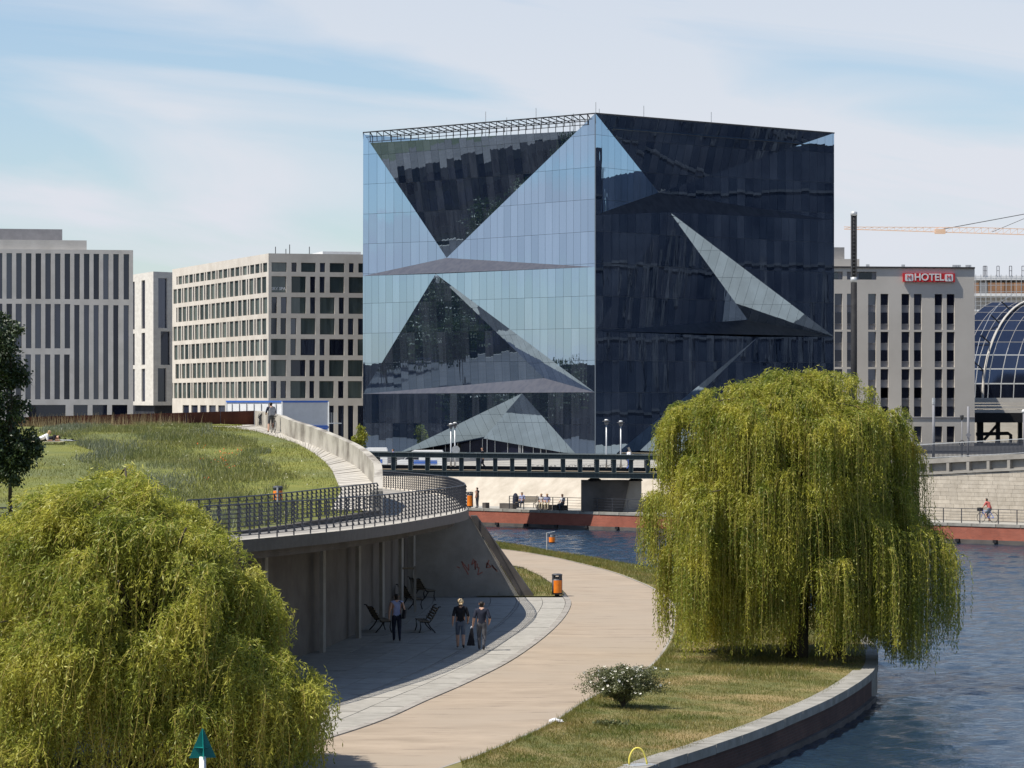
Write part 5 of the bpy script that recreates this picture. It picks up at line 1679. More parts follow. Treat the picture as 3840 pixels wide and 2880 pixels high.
# ================================================================== VEHICLES
def van(px0, px1, Y, label, h=2.1):
    x0, x1 = (px0 - 1920) * Y / F, (px1 - 1920) * Y / F
    L = x1 - x0
    t = thing('parked_van', label, 'van', (x0, Y, PLAZA_Z), 0, 'vans parked on the plaza')
    side = [(0, .35), (0, .95), (.12, 1.08), (.75, 1.2), (1.45, h - .12), (1.7, h), (L - .1, h), (L, h - .15), (L, .35)]
    b_ = MB(); b_.prism([(x, 0, z) for x, z in side], 1.9, (0, 1, 0)); b_.build('body', M['white'], t)
    b_ = MB(); b_.prism([(.86, -.02, 1.25), (1.46, -.02, h - .3), (2.15, -.02, h - .3), (2.15, -.02, 1.2)], .03, (0, 1, 0)); b_.build('side_window', M['dark_glass'], t)
    b_ = MB(); b_.prism([(.70, .15, 1.22), (1.40, .15, h - .16), (1.40, 1.75, h - .16), (.70, 1.75, 1.22)], .02, (-.75, 0, .66)); b_.build('windscreen', M['dark_glass'], t)
    b_ = MB(); b_.box((L * .62, -.01, .95), (L * .5, .02, .35)); b_.build('stripe', M['blue_trim'], t)
    for x in (.75, L - .85):
        for y in (.05, 1.7):
            w_ = MB(); w_.lathe([(.2, -.1), (.34, -.1), (.34, .1), (.2, .1)], n=14)
            o = w_.build('wheel', M['tyre'], t); o.rotation_euler = (R(90), 0, 0); o.location = (x, y, .34)
    return t
van(1483, 1662, 300, 'white van with blue side stripe parked behind the bridge before the cube', 2.06)
van(1310, 1452, 306, 'white van half hidden by the end of the curved parapet', 2.2)

# ================================================================== BICYCLES
def bicycle(name, label, loc, rz, fm, group=None, lean=0.0, flat=False):
    t = thing(name, label, 'bicycle', loc, rz, group)
    if flat: t.rotation_euler = (0, R(86), rz)
    elif lean: t.rotation_euler = (0, lean, rz)
    r = .34
    for y in (-.53, .53):
        w_ = MB(); w_.tube([(0, y + r * math.cos(a), r + r * math.sin(a)) for a in np.linspace(0, 2 * math.pi, 21)], .02, 5, cap=False)
        wo_ = w_.build('wheel', M['tyre'], t)
        s_ = MB()
        for k in range(6):
            a = k * math.pi / 6; s_.bar((0, y + .31 * math.cos(a), r + .31 * math.sin(a)), (0, y - .31 * math.cos(a), r - .31 * math.sin(a)), .006)
        s_.build('spoke', M['galv'], wo_)
    f_ = MB()
    seat, bb, head, fork = (0, -.25, .82), (0, -.1, .3), (0, .36, .85), (0, .53, r)
    for a, b in ((seat, bb), (bb, (0, .40, .72)), (seat, (0, .38, .80)), (bb, (0, -.53, r)), ((0, -.22, .74), (0, -.53, r)), (head, fork)):
        f_.tube([a, b], .02, 6)
    f_.build('frame', fm, t)
    h_ = MB(); h_.tube([(-.28, .28, 1.02), (-.1, .38, 1.0), (.1, .38, 1.0), (.28, .28, 1.02)], .014, 5); h_.tube([(0, .38, 1.0), head], .016, 5); h_.build('handlebar', M['bike_dark'], t)
    s_ = MB(); s_.prism([(-.07, -.38, .9), (.07, -.38, .9), (.02, -.12, .9), (-.02, -.12, .9)], .05, (0, 0, 1)); s_.tube([(0, -.25, .9), seat], .016, 5); s_.build('saddle', M['black'], t)
    p_ = MB(); p_.box((.1, -.1, .18), (.08, .1, .02)); p_.box((-.1, -.1, .42), (.08, .1, .02)); p_.tube([(0, -.1, .18), (0, -.1, .42)], .012, 4); p_.build('pedal', M['black'], t)
    return t

# ================================================================== PEOPLE
BONES = {}
def person(label, loc, rz, pose, top, legs, hair, shoes='shoe', short_legs=False, sleeves=True, height=1.76, group=None, fingers=False, lie=None, extra=None):
    J = dict(pelvis=(0, 0, .95), waist=(0, 0, 1.08), chest=(0, .0, 1.32), upper=(0, 0, 1.44), neck=(0, .005, 1.52), jaw=(0, .025, 1.585), head=(0, .015, 1.675), crown=(0, 0, 1.755))
    for s_, q in ((-1, 'l'), (1, 'r')):
        J.update({q + 'sho': (s_ * .185, 0, 1.43), q + 'elb': (s_ * .245, -.03, 1.16), q + 'wri': (s_ * .26, .05, .92), q + 'han': (s_ * .26, .07, .84),
                  q + 'hip': (s_ * .09, 0, .88), q + 'kne': (s_ * .10, .02, .5), q + 'ank': (s_ * .10, -.02, .09), q + 'toe': (s_ * .11, .15, .035)})
    J.update(pose)
    rad = dict(pelvis=(.155, .12), waist=(.14, .105), chest=(.165, .12), upper=(.13, .095), neck=(.056, .056), jaw=(.066, .075), head=(.088, .104), crown=(.06, .07))
    for q in 'lr':
        rad.update({q + 'sho': (.068, .068), q + 'elb': (.047, .047), q + 'wri': (.032, .032), q + 'han': (.038, .024), q + 'hip': (.095, .095), q + 'kne': (.062, .062), q + 'ank': (.042, .042), q + 'toe': (.036, .03)})
    E = [('pelvis', 'waist'), ('waist', 'chest'), ('chest', 'upper'), ('upper', 'neck'), ('neck', 'jaw'), ('jaw', 'head'), ('head', 'crown')]
    for q in 'lr':
        E += [('upper', q + 'sho'), (q + 'sho', q + 'elb'), (q + 'elb', q + 'wri'), (q + 'wri', q + 'han'), ('pelvis', q + 'hip'), (q + 'hip', q + 'kne'), (q + 'kne', q + 'ank'), (q + 'ank', q + 'toe')]
    if fingers:
        for q, s_ in (('l', -1), ('r', 1)):
            w_, h_ = Vector(J[q + 'wri']), Vector(J[q + 'han'])
            d = (h_ - w_).normalized(); sx = d.cross(Vector((s_, 0, 0))).normalized()
            for k in range(4):
                b0 = h_ + sx * ((k - 1.5) * .018) + d * .03; b1 = b0 + d * (.035 + .008 * (1.5 - abs(k - 1.5))) + Vector((-s_ * .012, 0, 0))
                J['%sf%da' % (q, k)] = tuple(b0); J['%sf%db' % (q, k)] = tuple(b1)
                rad['%sf%da' % (q, k)] = (.0095, .0095); rad['%sf%db' % (q, k)] = (.008, .008)
                E += [(q + 'han', '%sf%da' % (q, k)), ('%sf%da' % (q, k), '%sf%db' % (q, k))]
            th = h_ + sx * .045 - d * .015; J[q + 'tha'] = tuple(th); J[q + 'thb'] = tuple(th + d * .035 + sx * .012)
            rad[q + 'tha'] = (.011, .011); rad[q + 'thb'] = (.009, .009)
            E += [(q + 'han', q + 'tha'), (q + 'tha', q + 'thb')]
    names = list(J); idx = {n_: i for i, n_ in enumerate(names)}
    k_ = height / 1.80
    me = bpy.data.meshes.new('person')
    me.from_pydata([tuple(c * k_ for c in J[n_]) for n_ in names], [(idx[a], idx[b]) for a, b in E], [])
    tmp = bpy.data.objects.new('tmp_body', me); COL.objects.link(tmp)
    sk = tmp.modifiers.new('skin', 'SKIN'); sk.use_smooth_shade = True
    for n_, i in idx.items():
        sv = me.skin_vertices[0].data[i]
        sv.radius = (rad[n_][0] * k_ * 1.17, rad[n_][1] * k_ * 1.17); sv.use_root = n_ == 'pelvis'
    ss = tmp.modifiers.new('sub', 'SUBSURF'); ss.levels = 2; ss.render_levels = 2
    dg = bpy.context.evaluated_depsgraph_get()
    body = bpy.data.meshes.new_from_object(tmp.evaluated_get(dg))
    bpy.data.objects.remove(tmp)
    body.name = 'person_body'
    body.materials.clear()
    for m_ in (top, legs, 'skin', hair, shoes): body.materials.append(M[m_])
    segs = []
    for a, b in E:
        A, B = Vector(J[a]) * k_, Vector(J[b]) * k_
        if 'crown' in b: reg = 3
        elif a in ('jaw', 'neck') or (a == 'upper' and b == 'neck'): reg = 2
        elif a[1:] in ('wri', 'han') or a[1:2] == 'f' or a[1:3] == 'th': reg = 2
        elif a[1:] == 'elb': reg = 0 if sleeves == 'long' else 2
        elif a[1:] == 'sho': reg = 0 if sleeves else 2
        elif a[1:] == 'kne': reg = 2 if short_legs else 1
        elif a[1:] == 'ank': reg = 4
        elif a[1:] == 'hip' or b[1:] == 'hip' or a == 'pelvis': reg = 1
        else: reg = 0
        segs.append((A, B, reg))
    segs = np.array([[*a, *b] for a, b, _ in segs]); regs = [r for *_, r in [(0, 0, r) for r in []]] 
    regs = []
    for a, b in E:
        if 'crown' in b: reg = 3
        elif a in ('jaw', 'neck') or (a == 'upper' and b == 'neck'): reg = 2
        elif a[1:] in ('wri', 'han') or a[1:2] == 'f' or a[1:3] == 'th': reg = 2
        elif a[1:] == 'elb': reg = 0 if sleeves == 'long' else 2
        elif a[1:] == 'sho': reg = 0 if sleeves else 2
        elif a[1:] == 'kne': reg = 2 if short_legs else 1
        elif a[1:] == 'ank': reg = 4
        elif a[1:] == 'hip' or b[1:] == 'hip': reg = 1
        else: reg = 0
        regs.append(reg)
    regs = np.array(regs)
    A, B = segs[:, :3], segs[:, 3:]
    hd = Vector(J['head']) * k_; jw = Vector(J['jaw']) * k_
    mi = []
    for p in body.polygons:
        c = np.array(p.center)
        AB = B - A; t = np.clip(((c - A) * AB).sum(1) / ((AB * AB).sum(1) + 1e-9), 0, 1)
        dd = np.linalg.norm(c - (A + AB * t[:, None]), axis=1)
        r = int(regs[np.argmin(dd)])
        # hair: upper and rear half of the head
        v_ = Vector(c) - hd
        if (Vector(c) - hd).length < .20 * k_ and c[2] > jw.z - .05 and abs(hd.z - jw.z) > .03:
            r = 3 if (v_.z > .015 or v_.y < -.015) else 2
        mi.append(r)
    body.polygons.foreach_set('material_index', mi)
    t = thing('person', label, 'person', loc, rz, group)
    if lie: t.rotation_euler = lie
    o = bpy.data.objects.new('body', body); COL.objects.link(o); o.parent = t
    body.polygons.foreach_set('use_smooth', [True] * len(body.polygons))
    # ears and nose
    f_ = MB()
    for s_ in (-1, 1): f_.box((s_ * .092 * k_ + hd.x, hd.y - .005, hd.z - .02), (.018, .035, .055))
    f_.box((hd.x, hd.y + .108 * k_, hd.z - .03), (.025, .03, .04))
    if extra != 'noface': f_.build('face_detail', M['skin'], t)
    return t, J, k_
WALK = dict(lkne=(-.10, .14, .50), lank=(-.09, .12, .10), ltoe=(-.10, .29, .06), rkne=(.10, -.02, .48), rank=(.09, -.30, .17), rtoe=(.10, -.20, .05),
            lelb=(-.26, -.09, 1.17), lwri=(-.28, -.05, .93), lhan=(-.28, -.04, .85), relb=(.27, -.05, 1.17), rwri=(.27, .12, .98), rhan=(.26, .17, .92))
SIT = dict(pelvis=(0, 0, .50), waist=(0, -.02, .63), chest=(0, -.02, .87), upper=(0, .0, .99), neck=(0, .02, 1.07), jaw=(0, .05, 1.135), head=(0, .045, 1.225), crown=(0, .03, 1.305),
           lsho=(-.185, .0, .98), rsho=(.185, .0, .98), lelb=(-.24, .03, .72), relb=(.24, .03, .72), lwri=(-.15, .26, .66), rwri=(.15, .26, .66), lhan=(-.11, .33, .65), rhan=(.11, .33, .65),
           lhip=(-.09, .05, .48), rhip=(.09, .05, .48), lkne=(-.11, .46, .49), rkne=(.11, .46, .49), lank=(-.11, .50, .09), rank=(.11, .42, .09), ltoe=(-.12, .66, .035), rtoe=(.12, .58, .035))
RIDE = dict(pelvis=(0, -.25, .98), waist=(0, -.18, 1.1), chest=(0, -.05, 1.32), upper=(0, .0, 1.43), neck=(0, .04, 1.5), jaw=(0, .08, 1.56), head=(0, .08, 1.65), crown=(0, .06, 1.73),
            lsho=(-.18, .0, 1.41), rsho=(.18, .0, 1.41), lelb=(-.25, .12, 1.2), relb=(.25, .12, 1.2), lwri=(-.26, .27, 1.06), rwri=(.26, .27, 1.06), lhan=(-.26, .31, 1.04), rhan=(.26, .31, 1.04),
            lhip=(-.09, -.2, .92), rhip=(.09, -.2, .92), lkne=(-.11, .13, .68), rkne=(.11, .1, .56), lank=(-.11, -.02, .33), rank=(.11, -.12, .12), ltoe=(-.12, .13, .31), rtoe=(.12, .05, .10))

# three men under and beside the deck
man1, J1, k1 = person('man in pale blue vest with dark shoulder bag walking in the shade', (-4.17, 116.5, .004), R(6), WALK, 'cloth_blue', 'cloth_navy', 'hair_dark', sleeves=False, height=1.78, fingers=True)
bag = thing('shoulder_bag', 'dark shoulder bag on the man in the pale vest', 'bag', (-3.93, 116.42, 1.0))
b_ = MB(); b_.prism([(-.06, -.12, -.15), (-.02, .18, -.15), (.02, .18, .15), (-.02, -.12, .18)], .1, (1, 0, 0)); b_.build('bag_body', M['cloth_black'], bag)
b_ = MB(); b_.tube([(.0, .0, .15), (-.05, -.08, .42), (-.14, -.02, .48)], .018, 5); b_.build('strap', M['cloth_black'], bag)
man2, J2, k2 = person('man in black shirt, grey shorts and beige cap walking along the shade edge', (-1.81, 113.3, .004), R(3), WALK, 'cloth_black', 'cloth_denim', 'hair_dark', short_legs=True, height=1.78, fingers=True)
cp_ = thing('baseball_cap', 'beige baseball cap worn backwards by the man in black', 'cap', (-1.81, 113.32, 1.60))
b_ = MB(); b_.lathe([(.106, .0), (.112, .05), (.098, .12), (.05, .16), (.01, .168)], n=14); b_.build('crown', M['cap_beige'], cp_, True)
b_ = MB(); b_.prism([(-.07, -.06, .0), (-.06, -.17, -.035), (.06, -.17, -.035), (.07, -.06, .0)], .02, (0, 0, 1)); b_.build('visor', M['cap_beige'], cp_)
P3_ = dict(WALK); P3_.update(relb=(.30, -.10, 1.17), rwri=(.27, .06, 1.02), rhan=(.25, .10, .96), lwri=(-.30, -.02, .93), lhan=(-.31, 0, .85))
man3, J3, k3 = person('man in navy t-shirt and grey trousers carrying a dark bag', (-1.06, 112.4, .004), R(-4), P3_, 'cloth_navy', 'cloth_grey', 'hair_dark', height=1.77, fingers=True)
hb_ = thing('carrier_bag', 'dark carrier bag hanging from the hand of the man in navy', 'bag', (-1.42, 112.42, .80))
b_ = MB(); b_.prism([(-.16, -.04, -.62), (.12, -.04, -.62), (.06, -.02, -.06), (.02, -.02, .02), (-.03, -.02, -.04)], .1, (0, 1, 0)); b_.build('bag_body', M['cloth_black'], hb_)
b_ = MB(); b_.tube([(0, .02, -.02), (.03, .02, .05)], .035, 6); b_.build('wrapped_handle', M['cloth_white'], hb_)

# cyclist pushing up the ramp
cyc = onhill(1016, 1623)
C_P = dict(lkne=(-.12, .05, .50), lank=(-.16, -.08, .09), ltoe=(-.17, .08, .035), rkne=(.13, .2, .55), rank=(.12, .05, .3), rtoe=(.12, .2, .26),
           lelb=(-.27, .05, 1.17), lwri=(-.25, .25, 1.05), lhan=(-.25, .30, 1.03), relb=(.27, .05, 1.17), rwri=(.25, .25, 1.05), rhan=(.25, .30, 1.03))
rzc = R(14)
bicycle('bicycle', 'dark bicycle straddled by the rider with a grey backpack', (cyc.x + .12, cyc.y + .1, cyc.z + .02), rzc, M['bike_dark'], lean=R(4))
person('rider in dark shirt and shorts standing over a bicycle on the ramp', (cyc.x, cyc.y, cyc.z + .02), rzc, C_P, 'cloth_navy', 'cloth_grey', 'hair_dark', short_legs=True, height=1.8)
bp_ = thing('backpack', 'large grey backpack on the ramp cyclist', 'backpack', (cyc.x + .085, cyc.y - .16, cyc.z + 1.24), rzc)
b_ = MB(); b_.prism([(-.17, -.1, -.24), (.17, -.1, -.24), (.18, -.1, .1), (.11, -.1, .25), (-.11, -.1, .25), (-.18, -.1, .1)], .2, (0, 1, 0)); b_.build('pack_body', M['pack_grey'], bp_)
b_ = MB(); b_.box((0, -.13, -.06), (.24, .06, .26)); b_.build('front_pocket', M['pack_grey'], bp_)
for s_ in (-1, 1):
    b_ = MB(); b_.tube([(s_ * .12, .08, .2), (s_ * .13, .24, .2), (s_ * .14, .3, .0)], .02, 5); b_.build('strap', M['cloth_black'], bp_)

# couple lying on the meadow, and their bicycle
cpl = onhill(165, 1668)
LIE = dict(pelvis=(0, 0, .12), waist=(0, .13, .17), chest=(0, .36, .27), upper=(0, .46, .34), neck=(0, .52, .42), jaw=(0, .56, .47), head=(0, .6, .54), crown=(0, .63, .61),
           lsho=(-.18, .44, .33), rsho=(.18, .44, .33), lelb=(-.22, .5, .08), relb=(.22, .5, .08), lwri=(-.1, .68, .06), rwri=(.1, .68, .06), lhan=(-.05, .74, .06), rhan=(.05, .74, .06),
           lhip=(-.09, -.08, .12), rhip=(.09, -.08, .12), lkne=(-.12, -.48, .1), rkne=(.12, -.48, .1), lank=(-.12, -.88, .09), rank=(.12, -.88, .09), ltoe=(-.13, -.99, .05), rtoe=(.13, -.99, .05))
bl = thing('picnic_blanket', 'pale picnic blanket under the couple lying on the hill', 'blanket', (cpl.x, cpl.y, cpl.z + .16))
b_ = MB(); b_.box((0, 0, .01), (2.1, 1.5, .02), R(4)); b_.build('cloth', M['cloth_beige'], bl)
person('person in navy clothes lying propped on elbows on the hill blanket', (cpl.x - .25, cpl.y - .2, cpl.z + .18), R(-88), LIE, 'cloth_white', 'cloth_navy', 'hair_fair', extra='noface')
LIE2 = dict(LIE); LIE2.update(chest=(0, .36, .18), upper=(0, .46, .19), neck=(0, .54, .2), jaw=(0, .6, .22), head=(0, .68, .23), crown=(0, .76, .24))
person('person in dark clothes lying flat behind the propped person on the hill', (cpl.x + .1, cpl.y + .35, cpl.z + .18), R(-96), LIE2, 'cloth_black', 'cloth_navy', 'hair_dark', extra='noface')
lb_p = onhill(258, 1664)
bicycle('bicycle', 'bicycle lying in the grass beside the couple on the hill', (lb_p.x - .4, lb_p.y, lb_p.z + .14), R(80), M['galv'], flat=True)

# far bank: cyclist, sitters, standing woman
def bank_at(px, d):
    k = (px - 1920) / F
    b0 = BK0 + BKN * d
    s = (k * b0[1] - b0[0]) / (BKU[0] - k * BKU[1])
    return Vector(bk(s, d, PROM_Z))
fc = bank_at(3703, 3.2)
rzf = ang + R(90)
bicycle('bicycle', 'blue hire bicycle ridden along the ashlar wall', tuple(fc), rzf, M['bike_blue'])
person('cyclist in red t-shirt riding a blue bicycle by the ashlar wall', tuple(fc), rzf, RIDE, 'cloth_red', 'cloth_denim', 'hair_dark', short_legs=True)
bk_t = thing('bicycle_basket', 'dark basket on the front of the blue hire bicycle', 'basket', tuple(fc + Vector((-BKU[0] * .62, -BKU[1] * .62, .78))), rzf)
MB().prism([(-.17, -.12, 0), (.17, -.12, 0), (.2, -.15, .25), (-.2, -.15, .25)], .26, (0, 1, 0)).build('basket_body', M['black'], bk_t)

def bench(name, label, loc, rz, group, L=1.7):
    t = thing(name, label, 'bench', loc, rz, group)
    slat = MB().box((0, 0, 0), (L, .075, .03)).mesh('slat'); slat.materials.append(M['wood'])
    for k in range(4): inst('seat_slat', slat, t, (0, -.02 + k * .1, .44 + .012 * (k > 2)))
    for k in range(5):
        o = inst('back_slat', slat, t, (0, -.13 - k * .055, .52 + k * .095)); o.rotation_euler = (R(68), 0, 0)
    for s_ in (-1, 1):
        b_ = MB(); x = s_ * (L / 2 - .14)
        b_.tube([(x, .33, 0), (x, .27, .2), (x, .3, .41), (x, -.06, .40), (x, -.17, .55), (x, -.4, .97), (x, -.48, .98)], .025, 6)
        b_.tube([(x, .02, .40), (x, -.1, .2), (x, -.28, 0)], .025, 6)
        b_.build('leg', M['black'], t)
    return t
GB = 'benches under the deck'
bench('park_bench', 'slatted bench backing on the shaded wall near the man in the pale vest', (-5.0, 121.8, .004), R(-78), GB)
bench('park_bench', 'slatted bench facing the shaded wall with its back to the walkway', (-3.25, 121.6, .004), R(98), GB)
bench('park_bench', 'slatted bench against the shaded wall by the tall board', (-4.25, 135.2, .004), R(-75), GB)
bench('park_bench', 'slatted bench in the dark corner below the end wall', (-3.9, 141.0, .004), R(-70), GB)
brd = thing('leaning_board', 'narrow pale board standing by the wall bench under the deck', 'board', (-4.0, 133.0, 0))
MB().box((0, 0, .95), (.1, .06, 1.9), .05).build('board_face', M['concrete'], brd)
MB().box((-.28, .02, 1.8), (.5, .05, .08), .05).build('cross_piece', M['wood'], brd)

b1 = bank_at(1975, 3.4)
bench('park_bench', 'riverside bench with the seated man below the stone embankment', tuple(b1), ang + R(200), 'benches on the far bank')
person('man in grey shirt sitting on the far bench with legs stretched out', tuple(b1 + Vector((-.35, -.15, .0))), ang + R(195), SIT, 'cloth_blue', 'cloth_navy', 'hair_dark')
b2p = bank_at(1933, 3.2)
pc = thing('upright_bag', 'dark upright bag standing beside the seated man across the river', 'bag', tuple(b2p))
MB().lathe([(.2, 0), (.24, .3), (.22, .9), (.14, 1.1), (.05, 1.18)], n=10).build('bag_body', M['cloth_navy'], pc, True)
for px, top_, lg, hr, lab in ((2030, 'cloth_white', 'cloth_beige', 'hair_fair', 'person in white top sitting low beside the blue-backed sitter across the river'),
                              (2052, 'cloth_blue', 'cloth_beige', 'hair_fair', 'person in pale blue top and beige trousers sitting across the river'),
                              (2110, 'cloth_white', 'cloth_denim', 'hair_dark', 'person in white shirt and jeans sitting bent over by the bridge pier')):
    q = bank_at(px, 1.6)
    blk_ = thing('low_stool', 'low stone stool under the ' + lab[lab.index('person') + 7:].split(' sitting')[0] + ' sitter', 'stool', tuple(q))
    MB().box((0, 0, .2), (.6, .5, .4), ang).build('seat_block', M['concrete_dark'], blk_)
    person(lab, tuple(q), ang + R(215 if px < 2100 else 180), SIT, top_, lg, hr)
for px, w_ in ((1905, 1.4), (1822, .35), (2088, .4)):
    q = bank_at(px, 1.2)
    o = thing('stone_block_seat', {1905: 'long dark stone bench block on the far bank', 1822: 'small dark stone cube at the start of the far railing', 2088: 'small stone cube between the far sitters'}[px], 'block', tuple(q), ang)
    MB().box((0, 0, .22), (w_, .45, .44)).build('block', M['concrete_dark'], o)
wq = bank_at(1790, 1.0)
person('woman in black vest standing with a drink on the far bank', tuple(wq), R(60), dict(relb=(.26, .06, 1.2), rwri=(.12, .24, 1.32), rhan=(.09, .27, 1.4)), 'cloth_black', 'cloth_grey', 'hair_dark', sleeves=False, height=1.68)
# on the bridge
person('person in royal blue shirt walking on the bridge near the parapet end', (at(1475, 1700, 246.6).x, 246.6, zbd), R(90), WALK, 'cloth_royal', 'cloth_navy', 'hair_dark', height=1.72)
person('person in dark jacket walking on the bridge before the entrance', (at(1810, 1700, 246.8).x, 246.8, zbd), R(90), WALK, 'cloth_black', 'cloth_navy', 'hair_dark', sleeves='long', height=1.84)
person('person in white shirt carrying a board on the bridge by the willow', (at(2358, 1700, 246.6).x, 246.6, zbd - .1), R(-60), WALK, 'cloth_white', 'cloth_royal', 'hair_dark', height=1.82)
bo = thing('carried_board', 'long pale board carried by the person in white on the bridge', 'board', (at(2372, 1700, 246.5).x, 246.5, zbd + 1.0))
o = MB().box((0, 0, .3), (.16, .05, 1.1)).build('board_face', M['concrete'], bo); o.rotation_euler = (0, R(-22), 0)

# ================================================================== LITTER BINS
def bin_round(label, loc, rz=0.0, h=.98, rad_=.235):
    t = thing('litter_bin', label, 'litter bin', loc, rz, 'orange litter bins')
    MB().lathe([(rad_ * .45, 0), (rad_ * .45, .07), (rad_, .08), (rad_, h - .2)], n=18).build('body', M['bin_grey'], t, True)
    for a0 in (-math.pi / 2 - .05, math.pi / 2 - .1):
        b_ = MB()
        pts = [(rad_ * 1.025 * math.cos(a0 + q), rad_ * 1.025 * math.sin(a0 + q)) for q in np.linspace(-.85, .85, 9)]
        lo_, hi_ = [(x, y, .16) for x, y in pts], [(x, y, h - .26) for x, y in pts]
        b_.add(*strip(lo_, hi_)); b_.build('orange_panel', M['orange'], t)
    MB().lathe([(rad_ * .92, h - .2), (rad_ * .92, h - .12)], n=16).build('inner_liner', M['black'], t)
    for k in range(4):
        a = k * math.pi / 2 + .4; MB().box((rad_ * .9 * math.cos(a), rad_ * .9 * math.sin(a), h - .12), (.06, .1, .18), a).build('lid_bracket', M['bin_grey'], t)
    MB().lathe([(rad_ * 1.02, h - .05), (rad_ * 1.02, h), (rad_ * .6, h + .03)], n=18).build('lid', M['bin_grey'], t, True)
    return t
q = gp(2089, 2236); bin_round('orange litter bin on the grass wedge beside the path', tuple(q), R(12))
# pole-mounted bin on the verge
q = gp(2051, 2070, -.05)
t = thing('litter_bin', 'orange litter bin hung on a white post on the grassy verge', 'litter bin', tuple(q), 0, 'orange litter bins')
MB().tube([(0, 0, 0), (0, 0, 1.12)], .04, 8).build('post', M['galv'], t)
MB().lathe([(.15, .52), (.17, .56), (.17, 1.0)], (.29, 0, 0), 14).build('body', M['bin_grey'], t, True)
b_ = MB(); pts = [(.29 + .178 * math.cos(a), .178 * math.sin(a)) for a in np.linspace(-math.pi * .95, 0.0, 9)]
b_.add(*strip([(x, y, .58) for x, y in pts], [(x, y, .86) for x, y in pts])); b_.build('orange_panel', M['orange'], t)
b_ = MB(); b_.prism([(.0, -.15, 1.1), (.46, -.15, 1.18), (.46, -.15, 1.2), (.0, -.15, 1.12)], .3, (0, 1, 0)); b_.build('lid', M['galv'], t)
# bin on a post at the meadow foot
q = onhill(1042, 1900); q = Vector((-7.95, 107.5, zl(107.5)))
Yq = 107.5; xq = (1042 - 1920) * Yq / F
t = thing('litter_bin', 'orange and grey litter bin on a post at the foot of the meadow', 'litter bin', (xq, Yq, zl(Yq)), 0, 'orange litter bins')
z_hi = pxz(1822, Yq) - zl(Yq); z_lo = pxz(1878, Yq) - zl(Yq)
MB().tube([(0, -.16, 0), (0, -.16, z_hi - .05)], .03, 8).build('post', M['galv'], t)
MB().lathe([(.13, z_lo), (.15, z_lo + .03), (.15, z_hi - .1)], n=16).build('body', M['bin_grey'], t, True)
b_ = MB()
for a0, a1 in ((-math.pi * 1.0, -math.pi * .58), (-math.pi * .42, -math.pi * .0)):
    pts = [(.157 * math.cos(a), .157 * math.sin(a)) for a in np.linspace(a0, a1, 6)]
    b_.add(*strip([(x, y, z_lo + .04) for x, y in pts], [(x, y, z_hi - .16) for x, y in pts]))
b_.build('orange_panel', M['orange'], t)
MB().lathe([(.165, z_hi - .11), (.165, z_hi - .03), (.12, z_hi)], n=16).build('lid', M['bin_grey'], t, True)
q = bank_at(1765, 1.2); q = bank_at(1762, .9)
bin_round('orange litter bin across the river beside the standing woman', tuple(q), R(0), 1.25, .26)

# ---- navigation beacon in the foreground water
Yk = 56.0
bx = (760 - 1920) * Yk / F
bc = thing('river_beacon', 'green pyramid topmark on a white pole standing before the near willow', 'beacon', (bx, Yk, WATER_Z - .3))
zt_ = pxz(2733, Yk) - (WATER_Z - .3); zb_ = pxz(2842, Yk) - (WATER_Z - .3)
MB().lathe([(.06, 0), (.058, zb_ + .02)], n=12).build('pole', M['white'], bc, True)
hw = .235
for a in (R(12), R(102)):
    b_ = MB(); ca_, sa_ = math.cos(a), math.sin(a)
    b_.prism([(-hw * ca_, -hw * sa_, zb_), (hw * ca_, hw * sa_, zb_), (.015 * ca_, .015 * sa_, zt_), (-.015 * ca_, -.015 * sa_, zt_)], .008, (-sa_, ca_, 0)); b_.build('topmark_plate', M['teal'], bc)
zs_ = zb_ + (zt_ - zb_) * .36; w2 = hw * .62
b_ = MB(); b_.prism([(w2 * math.cos(R(12) + k * math.pi / 2), w2 * math.sin(R(12) + k * math.pi / 2), zs_) for k in range(4)], .008, (0, 0, 1)); b_.build('cross_plate', M['teal'], bc)
# yellow ladder hoop on the quay
hq = gp(2390, 2868, -.17)
hp = thing('ladder_hoop', 'yellow ladder hoop on the quay coping', 'ladder handle', tuple(hq))
pts = [(-.20 + .0, 0, 0), (-.19, .02, .18), (-.1, .04, .36), (.02, .05, .41), (.14, .06, .32), (.22, .07, .12), (.24, .07, 0)]
MB().tube(smooth(pts, 16), .025, 7).build('hoop_tube', M['yellow'], hp, True)
MB().box((.05, .05, -.01), (.7, .45, .03), R(35)).build('base_plate', M['galv'], hp)
# litter on the lawn edge
lt = thing('plastic_bag', 'crumpled pale plastic bag on the path edging', 'litter', tuple(gp(2085, 2706, .02)))
bm = bmesh.new(); bmesh.ops.create_icosphere(bm, subdivisions=2, radius=.14)
for v_ in bm.verts: v_.co = Vector((v_.co.x * random.uniform(1.0, 1.8), v_.co.y * random.uniform(.8, 1.3), abs(v_.co.z) * random.uniform(.3, .8)))
me = bpy.data.meshes.new('bag_sheet'); bm.to_mesh(me); bm.free(); place('bag_sheet', me, M['cloth_white'], lt)
# grey concrete stele at the left by the fence
Yp = 88.0
sp = thing('stone_stele', 'weathered grey stele behind the railing at the meadow edge', 'stele', ((176 - 1920) * Yp / F, Yp, zl(Yp)))
hs_ = pxz(1898, Yp) - zl(Yp)
MB().box((0, 0, hs_ / 2), (.24, .2, hs_)).build('stele_face', M['concrete'], sp)
MB().box((-.15, 0, hs_ / 2), (.05, .22, hs_ + .01)).build('side_plate', M['steel_dark'], sp)
MB().box((.15, 0, hs_ / 2), (.05, .22, hs_ + .01)).build('side_plate', M['steel_dark'], sp)
